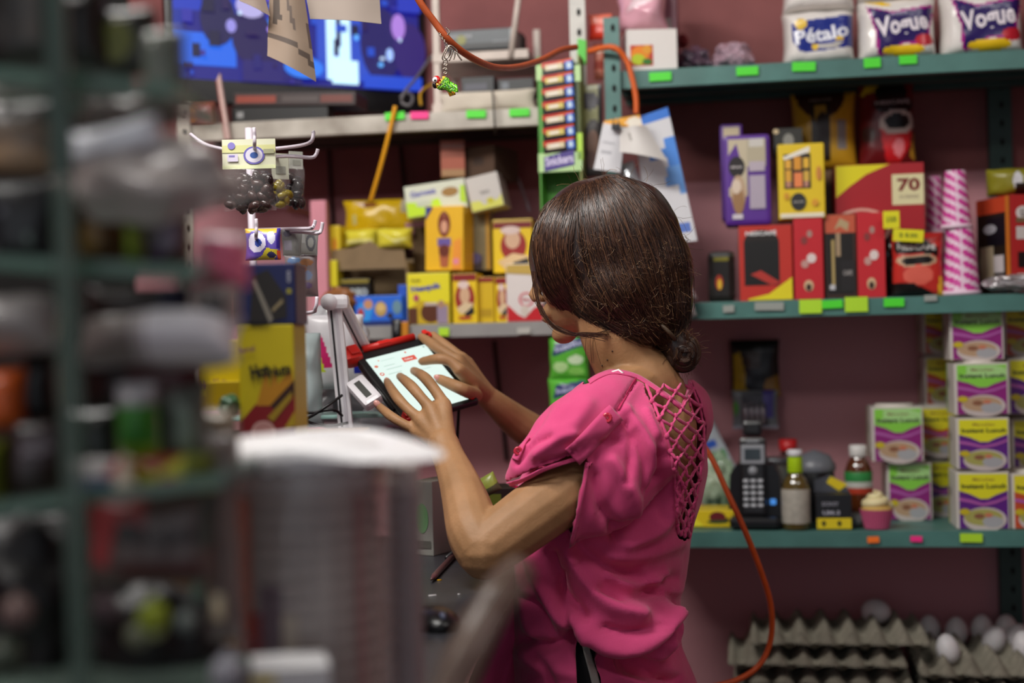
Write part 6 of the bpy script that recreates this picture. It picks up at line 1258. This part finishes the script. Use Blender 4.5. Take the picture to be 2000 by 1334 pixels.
db = fbox('shaver_box', 'dark navy box with a picture of a grey phone, on the yellow box', 'box', (462, 515, 578, 634), 1.5, .08, '#232a5c',
     [('p', [(.3, .8), (.55, .9), (.85, .45), (.85, .12), (.4, .0), (.22, .0)], '#2c2826'), ('p', [(.28, .72), (.34, .75), (.62, .1), (.56, .0)], '#8a8478'), ('p', [(.6, .25), (.78, .42), (.8, .36), (.62, .2)], '#9a8a68'), ('t', 'G5S', .9, .78, .06, '#b8b8c4', .2, 1.57, .03), ('r', .86, .5, .94, .58, '#a8a02c'), ('r', 0, 0, .55, .06, '#141218')], left=[('r', 0, 0, 1, 1, '#181c40')], right=[('r', 0, 0, 1, 1, '#3a2a6a')])
db.name = 'phone_box'
zb_s = P(524, 860, 1.5).z
b = MB(); b.box((0, 0, (zb_s - zC) / 2), (.22, .22, zb_s - zC - .001), M('#7a5c3c', .8, vary=.2), bev=.002); tag(b.build('stock_carton', None, Vector((P(480, 860, 1.5).x, 1.6, zC))), 'brown carton on the counter carrying the tall yellow snack box', 'box')

# ================================================================ cable with the parrot keychain, hanging papers
b = MB(); b.tube(catmull([P(x, y, Y) for x, y, Y in ((700, -1320, 1.8), (725, -700, 1.85), (752, -250, 1.92), (790, -60, 1.95), (818, 0, 1.96), (848, 42, 1.97), (880, 82, 1.98), (920, 112, 2.02), (965, 131, 2.1), (1010, 131, 2.2), (1055, 118, 2.3), (1095, 98, 2.38), (1125, 92, 2.42))], 10), .0050, M('#b8552c', .4, vary=.15, scale=60), 14); tag(b.build('orange_cable'), 'thick orange cable sagging across the top with a parrot keychain on it', 'cable')
b = MB(); b.tube(catmull([P(x, y, Y) for x, y, Y in ((1340, 820, 2.4), (1388, 892, 2.36), (1420, 960, 2.34), (1452, 1030, 2.33), (1484, 1110, 2.34), (1505, 1180, 2.36), (1506, 1245, 2.38), (1485, 1296, 2.38), (1440, 1328, 2.36), (1370, 1345, 2.34), (1300, 1360, 2.3))], 10), .0048, M('#d8581c', .4, vary=.15, scale=60), 12); tag(b.build('orange_cable'), 'orange cable looping down in front of the lower shelves', 'cable')
CH = M('#a89c90', .25, metal=1); kY = 1.955
kc = empty('parrot_keychain', P(870, 64, kY), 0, 'beaded green parrot keychain hanging from the orange cable', 'keychain')
def kp(x, y, dy=0): return P(x, y, kY + dy) - kc.location
def kt(name, pts, r, mat, n=6, **k): b = MB(); b.tube(catmull([kp(*p) for p in pts], 5, k.get('closed', False)), r, mat, n, closed=k.get('closed', False)); return b.build(name, kc)
for i in range(11):                                  # fine ball chain round the cable
    t = i / 10; x, y = (858 + 14 * t, 66 + 22 * t) if i else (857, 66)
    b = MB(); b.ball(kp(858 + 13 * t + 1.5 * math.sin(i * 2), 65 + 20 * t, -.004), (.0013, .0013, .0013), CH, 8); b.build('chain_bead', kc)
for i in range(7):
    b = MB(); b.ball(kp(872 + 5 * math.sin(i * .5) + i * .3, 55 + i * 2.1, -.006), (.0012, .0012, .0012), CH, 8); b.build('chain_bead', kc)
kt('split_ring', [(876, 89), (868, 100), (864, 114), (869, 118), (874, 112), (879, 98)], .0010, CH, closed=True)
kt('split_ring', [(877, 90, -.003), (871, 102, -.003), (868, 112, -.003), (873, 114, -.003), (878, 104, -.003)], .0009, CH, closed=True)
kt('clasp', [(870, 92), (880, 89), (890, 96), (893, 102)], .0012, CH)
for pts in ([(884, 98), (882, 108), (877, 119)], [(889, 100), (888, 110), (886, 116)], [(892, 102), (896, 110), (902, 118)], [(880, 96), (879, 106), (874, 113)]): kt('chain_end', pts, .0011, CH)
for i, (x, y) in enumerate(((870, 122), (870, 130), (869.5, 138), (869, 146))):
    w_ = 2.2 if i % 2 else 3.4; kt('chain_link', [(x - w_, y - 4), (x + w_, y - 4), (x + w_, y + 5), (x - w_, y + 5)], .00085, CH, closed=True)
bead = random.Random(3)
gm = [M(c, .12, coat=1) for c in ('#5ac81c', '#2c8a1c', '#9ae02c', '#1c5a20', '#78d820')]; om = [M(c, .12, coat=1) for c in ('#f0a020', '#f0d820', '#c87010')]
for k in range(210):                                 # body of glass beads, too small to pick apart
    pass
mbb = MB()
for k in range(420):
    t = bead.random(); a = bead.uniform(0, 6.3); ww = 13 * math.sin(min(1, t * 1.5 + .25) * 2.6) * (1 - .45 * t) + 2; cxp, cyp = 858 + 32 * t, 158 + 22 * t
    x = cxp + ww * math.cos(a) * .62; y = cyp - ww * math.cos(a) * .78; d = -.008 * abs(math.sin(a)) * (1 - .4 * t) * (1 if bead.random() < .8 else -1)
    mm = bead.choice(om) if (t < .12 or t > .82 and math.cos(a) < -.2) else bead.choice(gm)
    mbb.ball(kp(x, y, d), (.00115, .00115, .00115), mm, 6)
o = mbb.build('glass_beads', kc); o['kind'] = 'stuff'
b = MB(); b.ball(kp(853, 157), (.0062, .006, .0066), M('#c81c20', .15, coat=1), 14); b.ball(kp(850, 156, -.004), (.004, .003, .0042), M('#eeeeee', .15, coat=1), 12); b.ball(kp(849.6, 156.5, -.0072), (.0015, .001, .0015), M('#0a0a0a', .1), 8); b.build('parrot_head', kc)
b = MB(); b.ball(kp(850, 166), (.004, .004, .005), M('#141414', .2), 12); b.build('beak', kc)
for i in range(6):
    b = MB(); b.tube([kp(880 + i * 2.2, 160 + i * 1.2, -.003), kp(884 + i * 2, 172 + i * 1.6, -.004)], .0011, gm[i % 5], 6); b.build('wing_bead', kc)
for i in range(4):
    b = MB(); b.tube([kp(874 + i * 3, 176, 0), kp(880 + i * 3, 188 - i, 0)], .0013, om[i % 3], 6); b.build('tail_bead', kc)
def hang(name, label, quad, Y, mat, items=(), curl=.01, cat='paper'):
    c = [P(x, y, Y) for x, y in quad]; n = 16; vs = []; mb = MB(); org = sum(c, Vector()) / 4
    for j in range(n + 1):
        for i in range(n + 1):
            s, t = i / n, j / n; p = (c[0] * (1 - s) + c[1] * s) * (1 - t) + (c[3] * (1 - s) + c[2] * s) * t
            vs.append(p + Vector((0, -curl * math.sin(math.pi * s) - curl * t * t, 0)) + Vector((.002 * noise.noise(p * 25), .003 * noise.noise(p * 18), .001)) - org)
    by = {}
    for j in range(n):
        for i in range(n):
            a = j * (n + 1) + i; by.setdefault(hitart(items, (i + .5) / n, 1 - (j + .5) / n, mat), []).append((a, a + 1, a + n + 2, a + n + 1))
    for m_, fs in by.items(): mb.add(vs, fs, mat_of(m_, .7), True); mb.add([v_ + Vector((0, .0012, 0)) for v_ in vs], [f[::-1] for f in fs], mat_of(m_, .7), True)
    return tag(mb.build(name, None, org), label, cat)
hang('paper_bag', 'long brown paper bag hanging in front of the television, torn pointed end', ((528, -40), (590, -40), (619, 164), (525, 114)), 1.85, '#7c6a5a', [('p', [(.08, .8), (.3, .9), (.35, .5), (.15, .45)], '#40352e'), ('p', [(.5, .8), (.6, .7), (.7, .45), (.55, .5)], '#54473f'), ('p', [(0, .3), (.5, .34), (1, .2), (1, .13), (.5, .26), (0, .24)], '#44372f'), ('r', .92, .3, 1, .55, '#4a3a34')], .012)
hang('cardboard_sheet', 'plain pinkish brown sheet hanging at the top in front of the television', ((590, -60), (738, -60), (745, 50), (606, 40)), 1.87, '#85786e', [], .006)
hang('paper_strip', 'narrow brown paper corner hanging left of the long paper bag', ((462, -50), (505, -50), (530, 35), (470, 5)), 1.84, '#75655a', [], .006)

for (x, y, Y), lab in (((559, -38, 1.85), 'thin cord above the long brown paper bag, out of the photo'), ((664, -58, 1.87), 'thin cord above the plain hanging sheet, out of the photo'), ((484, -48, 1.84), 'thin cord above the narrow paper strip, out of the photo')):
    p = P(x, y, Y); b = MB(); b.tube([p, Vector((p.x, p.y, 2.75))], .0015, M('#8a8070', .8), 6); tag(b.build('hanging_string'), lab, 'string')
# ================================================================ foreground: sleeves of lids, glass shelf with snack bags
def tube_sleeve(name, label, px0, px1, ytop, ybot, Y, matw, stripes=()):
    r = (px1 - px0) / 2 / FOC * Y; c = P((px0 + px1) / 2, ybot, Y + r); top = P((px0 + px1) / 2, ytop, Y + r).z; H = top - c.z
    root = empty(name, c, 0, label, 'sleeve'); n = 60; m_ = 50; vs = []; mb = MB()
    for j in range(m_ + 1):
        for k in range(n):
            a = 2 * math.pi * k / n; z = H * j / m_; rr_ = r * (1 + .05 * noise.noise(Vector((math.cos(a) * 2, math.sin(a) * 2, z * 5))) + .05 * noise.noise(Vector((math.cos(a) * 7, math.sin(a) * 7, z * 2.5))) - .05 * (1 - j / m_))
            vs.append((rr_ * math.cos(a), rr_ * math.sin(a), z))
    by = {}
    for j in range(m_):
        for k in range(n):
            by.setdefault(0, []).append((j * n + k, j * n + (k + 1) % n, (j + 1) * n + (k + 1) % n, (j + 1) * n + k))
    mb.add(vs, by[0], matw, True); mb.build('clear_wrap', root)
    return root, r, H
FW = M('#d8cdca', .16, alpha=.42, bump=.3, bscale=14, spec=.9, coat=.5)
sl, r, H = tube_sleeve('cup_sleeve', 'large clear plastic sleeve of foam cups close to the camera, white rim on top', 455, 775, 903, 1440, 1.0, FW)
fm = M('#ded8d2', .6)
# nested foam cups inside
ncup = 22
for k in range(ncup):
    z = H - .012 - k * .0125
    if z < .0: break
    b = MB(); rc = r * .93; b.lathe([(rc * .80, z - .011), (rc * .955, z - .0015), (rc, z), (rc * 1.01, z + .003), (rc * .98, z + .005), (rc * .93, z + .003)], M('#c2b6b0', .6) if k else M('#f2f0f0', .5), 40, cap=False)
    if k == 0: b.lathe([(rc * .93, z + .003), (rc * .90, z - .001), (.001, z - .003)], fm, 40, cap=False)
    b.build('foam_cup', sl)
n = 40; mb = MB(); vs = []                            # flared plastic lip over the top
for j in range(9):
    for k in range(n + 1):
        a = 2 * math.pi * k / n; t = j / 8; ex_ = .046 * max(0, math.cos(a + .25)) ** 3 + .010 * max(0, -math.cos(a)) ** 2; rr_ = r * (.9 + .12 * t) + t * ex_
        vs.append((rr_ * math.cos(a), rr_ * math.sin(a), H + .012 + .005 * math.sin(t * 3) + .006 * math.cos(a - 1.2) * t + .004 * noise.noise(Vector((a * 1.3, t * 2, 1))) * t - t * .010 * max(0, math.cos(a + .25)) ** 3))
mb.add(vs, [(j * (n + 1) + k, j * (n + 1) + k + 1, (j + 1) * (n + 1) + k + 1, (j + 1) * (n + 1) + k) for j in range(8) for k in range(n)], M('#f6f5f7', .4), True); mb.build('flared_lip', sl)
b = MB(); b.lathe([(r * .99, H - .004), (r * 1.01, H + .003), (r * .97, H + .013), (r * .8, H + .017), (r * .4, H + .018), (.001, H + .018)], M('#f4f3f4', .45), 40, cap=False); b.build('top_lid', sl)
for (x, w_, z0, z1, c) in ((-.72, .014, .42, .9, '#e06a48'), (-.62, .016, .28, .5, '#b8303c'), (-.93, .006, .2, .97, '#f4e8e0'), (-.35, .012, .0, .6, '#7a6478'), (-.12, .008, .0, .5, '#d8cbb8'), (.3, .006, .1, .8, '#c8c0bc'), (.7, .005, .0, .9, '#a8686c')):  # cream band at the left edge is a painted highlight; others are coloured streaks
    b = MB(); a0 = math.asin(x); q = []; nb = 9
    for j in range(2):
        for k in range(nb):
            a = -math.pi / 2 + a0 + (k / (nb - 1) - .5) * w_ / r * 1.4; q.append((r * 1.035 * math.cos(a), r * 1.035 * math.sin(a), H * (z0 if j == 0 else z1)))
    b.add(q, [(k, k + 1, nb + k + 1, nb + k) for k in range(nb - 1)], M(c, .4, alpha=.55), True); b.build('print_highlight_band', sl)
s2, r2, H2 = tube_sleeve('cup_sleeve', 'slimmer clear plastic sleeve of lids behind the large one', 762, 834, 905, 1440, 1.12, M('#cfc0c4', .12, alpha=.4, bump=.4, bscale=22, spec=.8))
for k in range(26):
    z = H2 - .004 - k * .0105
    if z < 0: break
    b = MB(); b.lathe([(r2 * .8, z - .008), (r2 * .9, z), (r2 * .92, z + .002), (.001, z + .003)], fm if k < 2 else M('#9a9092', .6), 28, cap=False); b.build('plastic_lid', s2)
b = MB(); b.ball((-.006, 0, H2 + .006), (.008, .008, .009), fm, 12); b.build('twisted_end', s2)
fbox('white_carton', 'white carton with a yellow edge at the bottom under the large sleeve', 'box', (480, 1306, 632, 1420), .93, .05, '#dcdcde', [('r', 0, .75, .3, .9, '#d8c020')], rz=.2)
# brown curved rail in the right foreground and the pink cloth bag beside it
b = MB(); b.tube(catmull([P(x, y, Y) for x, y, Y in ((1012, 1120, 1.05), (975, 1160, 1.0), (945, 1210, .98), (915, 1270, .96), (890, 1340, .95), (870, 1420, .94))], 8), .014, M('#7a675c', .35, alpha=.5), 14); tag(b.build('plastic_rail'), 'blurred brown curved rail at the counter edge right of the plastic sleeves', 'rail')
# ---- glass display shelf with bags, very close
GY = .86
gsh = empty('glass_display', P(200, 1334, GY), 0, 'glass display shelving with green edges filled with snack bags, close at the left', 'display')
gl = M('#5f8070', .15, alpha=.55); gd_ = M('#31463c', .3)
def g(x, y, Y): return P(x, y, Y) - gsh.location
def gbar(name, a, c, w_, mat, d=.01):
    A, B = g(*a), g(*c); v = B - A; L = v.length; m_ = (A + B) / 2; ang = math.atan2(v.z, v.x)
    b = MB(); b.box((0, 0, 0), (L, d, w_), mat, Matrix.Translation(m_) @ Matrix.Rotation(-ang, 4, 'Y'), bev=.001); return b.build(name, gsh)
gbar('glass_upright', (122, 340, .84), (165, 1460, .84), .012, M('#52685c', .3, alpha=.55)); gbar('glass_upright', (355, 430, .985), (385, 1100, .985), .010, gl)
for x_, y_, Y_ in ((165, 1460, .84), (385, 1100, .985)):
    A_ = P(x_, y_, Y_); b = MB(); b.tube([A_ - gsh.location, Vector((A_.x, A_.y, .0)) - gsh.location], .005, gd_, 6); b.build('upright_foot', gsh)
gbar('glass_upright', (105, -80, .84), (122, 340, .84), .012, gd_)
for (x0, y0, x1, y1, yy, Y, dep) in ((-90, 150, 345, 188, .03, .86, .12), (-90, 520, 395, 545, .03, .86, .12), (-90, 1020, 440, 950, .03, .86, .12), (-90, 1402, 440, 1390, .03, .86, .12)):
    A, B = P(x0, y0, Y) - gsh.location, P(x1, y1, Y) - gsh.location
    mb = MB(); t_ = Vector((0, 0, .008)); D = Vector((0, dep, 0)); vs = [A, B, B + D, A + D, A + t_, B + t_, B + D + t_, A + D + t_]
    mb.add(vs, [(0, 1, 2, 3), (4, 7, 6, 5)], M('#8fa89c', .1, alpha=.35, spec=.8)); mb.add(vs, [(0, 4, 5, 1), (1, 5, 6, 2), (2, 6, 7, 3), (3, 7, 4, 0)], M('#4f6e60', .2)); mb.build('glass_shelf', gsh)
b = MB(); b.box(tuple(P(-40, 640, 1.28) - gsh.location), (.28, .01, 1.0), M('#1c1a18', .8)); b.build('dark_back_panel', gsh)
def gp(name, label, rect, Y, col, items=(), d=.03, seed=1, **k):
    return fpouch(name, label, 'bag' if 'bag' in name else 'packet', rect, Y, d, col, items, seed=seed, crumple=k.pop('crumple', .004), **k)
TRS = M('#bcb4b0', .2, bump=.5, bscale=25, coat=.5)
gp('snack_bag', 'dark grey snack bag in the top left corner', (-40, -60, 130, 130), .92, '#2a2624', [('r', .6, .2, .8, .8, '#4a4440')], seed=31)
gp('snack_bag', 'dark bag with an olive print, top row of the glass display', (190, 20, 305, 150), .96, '#1e1c16', [('e', .4, .5, .3, .3, '#5a5c18')], seed=32)
gp('snack_bag', 'near black bag between the two at the top of the glass display', (110, -30, 215, 140), .95, '#1c1a19', [('r', .3, .2, .5, .8, '#3a3634')], seed=33)
gp('clear_bag', 'rounded greenish clear bag at the corner of the glass display, against the television', (285, 60, 362, 215), .90, M('#6a7068', .2, alpha=.85), [], seed=34)
fcrumple('clear_bag', 'large greyish clear bag with a bright folded top in the glass display', (110, 262, 465, 440), .90, .06, TRS, 5)
gp('tray_bag', 'pale plastic tray ridge on top of the large clear bag', (120, 246, 322, 306), .88, M('#f0f4fc', .2, coat=1), [], seed=36, tilt=-.2, d=.02)
fcrumple('clear_bag', 'grey-brown clear bag below the top glass shelf, left of the white post', (150, 188, 345, 262), .93, .05, M('#5c5450', .25, coat=.5), 9)
gp('snack_bag', 'tan and beige bag at the left edge under the top glass shelf', (-60, 200, 130, 350), .94, '#7a6a5c', [('e', .5, .2, .4, .2, '#a08468'), ('r', 0, .7, 1, 1, '#4a4644')], seed=37)
gp('snack_bag', 'black bag with small pale specks at the left edge of the middle glass shelf', (-50, 345, 125, 520), .93, '#121216', [('e', .4, .6, .05, .05, '#5a5a64'), ('e', .7, .3, .04, .06, '#5a6a64'), ('e', .3, .2, .03, .05, '#6a6a70')], seed=38)
gp('snack_bag', 'dark amber bag in the middle of the glass display', (135, 335, 250, 520), .96, '#4a2e12', [('e', .5, .3, .2, .15, '#7a5818')], seed=39)
gp('snack_bag', 'narrow olive green bag in the middle of the glass display', (243, 410, 282, 520), .92, '#5a7a12', [('e', .5, .4, .3, .2, '#8aa82c')], seed=40)
gp('snack_bag', 'brown and mauve bag with a pale top in the middle of the glass display', (282, 400, 372, 520), .95, '#4c403e', [('e', .5, .5, .35, .3, '#8a849a'), ('r', .2, .1, .5, .3, '#5a3468')], seed=41)
gp('pink_bag', 'pink bag with a white top edge at the front of the glass display', (372, 455, 490, 562), .92, '#f4809e', [('r', 0, .78, 1, 1, '#f0e0e4'), ('p', [(.1, .7), (.5, .3), (.5, .1), (.0, .1)], '#e0b4bc'), ('e', .55, .3, .2, .2, '#ff7c9c')], seed=42, taper=-.12, lean=-.3)
gp('label_bag', 'beige label strip with black lettering below the pink bag', (372, 556, 472, 628), .92, '#b8aca6', [('t', 'Unit', .5, .5, .5, '#1c1a1a', .6, 0, .05)], seed=43)
gp('dark_tray', 'dark brown packet right below the middle glass shelf', (165, 560, 375, 622), .93, '#2a2220', [('r', .75, .1, 1, .9, '#1c2038')], seed=44)
gp('white_tray', 'long white plastic tray across the glass display under the label strip', (150, 610, 468, 706), .91, '#c4bec0', [('r', .45, 0, 1, 1, '#f6f4fa'), ('r', 0, 0, .35, 1, '#8a807c')], seed=45, d=.05, lean=-.55, taper=.0)
gp('white_tray', 'short greyish white tray at the left edge of the glass display', (-60, 580, 112, 678), .92, '#b4aeac', lean=-.5, seed=46, d=.05)
gp('red_packet', 'dark maroon packets under the white tray', (165, 704, 402, 800), .93, '#4a1418', [('r', 0, 0, .4, 1, '#1c1414')], seed=47)
gp('orange_packet', 'orange packet at the left edge under the short white tray', (-60, 720, 52, 840), .93, '#c8581c', seed=48)
gp('black_packet', 'black packet right of the orange one', (45, 690, 118, 830), .95, '#0e0c0c', seed=49)
gp('green_bag', 'bright green bag with a white top near the lower glass shelf', (232, 748, 312, 895), .90, '#2f7a24', [('r', 0, .72, 1, 1, '#8a8a90'), ('r', 0, 0, 1, .18, '#7aa024')], seed=50)
gp('grey_packet', 'grey translucent packet beside the bright green bag', (312, 740, 410, 905), .93, '#5c645c', [('e', .6, .4, .2, .3, '#7a8a7c')], seed=51)
gp('dark_packet', 'dark brown packet with faint white lettering on the lower glass shelf', (12, 818, 135, 990), .93, '#241816', [('r', .3, .5, .95, .85, '#3c3034'), ('t', 'SALSA', .62, .68, .12, '#8a8088', .5, .1, .03)], seed=52)
gp('lime_packet', 'olive lime packet at the left edge on the lower glass shelf', (-60, 860, 20, 990), .92, '#5c6418', seed=53)
gp('dark_green_packet', 'dark green packet in the shade behind the bright green bag', (135, 800, 236, 960), .96, '#16201a', seed=54)
gp('yellow_packet', 'yellow-green packet with a red spot lying on the lower glass shelf', (250, 886, 420, 962), .90, '#a0a428', [('e', .55, .3, .16, .2, '#a82420'), ('e', .3, .2, .2, .2, '#d8a828'), ('p', [(0, .7), (.3, 1), (.7, 1), (.4, .6)], '#7a2c20'), ('r', .7, .3, 1, 1, '#5c6420')], seed=55)
gp('folded_leaflet', 'white and red folded leaflet on the lower glass shelf', (140, 896, 262, 966), .88, '#c8c4c2', [('p', [(.5, .5), (1, .6), (1, .9), (.75, 1)], '#b82430'), ('r', .0, 0, .75, .48, '#4a5a74')], seed=56, d=.01)
b = MB(); b.lathe([(.0085, 0), (.006, .006), (.0015, .022), (.001, .024)], M('#d4c8b4', .5), 16); tag(b.build('white_cone', None, P(244, 962, .87)), 'small white cone on the lower glass shelf beside the leaflet', 'cone')
gp('red_label_bag', 'large clear bag with a dull red label below the lower glass shelf', (170, 965, 425, 1140), .92, '#6a5c58', [('r', 0, .55, .5, 1, '#8c3a38'), ('p', [(.0, .3), (.15, .9), (.3, .9), (.2, .2)], '#a84a4c'), ('e', .35, .6, .1, .12, '#3a3634'), ('r', .3, .1, .9, .3, '#5c3a38'), ('t', 'Rojas', .65, .55, .25, '#3a2e2c', .5, 0, .05), ('r', .9, .4, 1, 1, '#4c5a54')], seed=57)
fcrumple('dark_bag', 'large black bag filling the lower left corner', (-60, 990, 190, 1334), .98, .08, M('#0f0d10', .5), 14)
fcrumple('dark_bag', 'black bag under the red labelled bag', (160, 1130, 440, 1400), .98, .08, M('#141316', .5), 17)
for i, (x, y, r_, c, lab) in enumerate(((35, 1195, .010, '#7a6460', 'dull pinkish ball low at the left edge of the photo'), (205, 1190, .009, '#5c4c52', 'mauve ball among the dark bags'), (300, 1205, .010, '#8a9a1c', 'lime green ball among the dark bags'), (270, 1240, .008, '#7a8068', 'greyish ball left of the lime green one'), (302, 1226, .007, '#a8b880', 'pale green ball under the lime green one'), (365, 1214, .007, '#6a7470', 'small grey ball right of the lime green one'), (445, 1315, .011, '#9a9aa4', 'pale grey ball at the bottom beside the large sleeve'), (10, 1285, .012, '#3a4438', 'dark greenish ball in the bottom left corner'))):
    b = MB(); b.ball((0, 0, r_), (r_, r_, r_), M(c, .4), 14); b.lathe([(r_ * .25, r_ * 1.9), (r_ * .35, r_ * 2.2), (.001, r_ * 2.25)], M(c, .4), 10); tag(b.build('wrapped_ball', None, P(x, y, .86) - Vector((0, 0, r_))), lab, 'ball', 'wrapped balls of sweets')
gp('cream_highlight', 'small cream tag hanging beside the large sleeve', (414, 1160, 440, 1212), .9, '#cfc0a0', seed=60, d=.004)  # highlight on the clear column, built as a cream-coloured patch
gp('clear_column', 'tall greyish clear wrapper column left of the large sleeve', (408, 850, 474, 1250), .95, M('#8a7e7c', .2, alpha=.7, bump=.5, bscale=20), seed=61, d=.03)
gp('tan_bag', 'tan crinkled bag behind the yellow-green packet', (395, 800, 470, 905), 1.0, '#7c705e', [('e', .4, .4, .15, .15, '#b09c84'), ('e', .7, .7, .12, .1, '#a89078')], seed=62)
for o in bpy.data.objects:
    for k in list(o.keys()):
        if k.startswith('_'): del o[k]
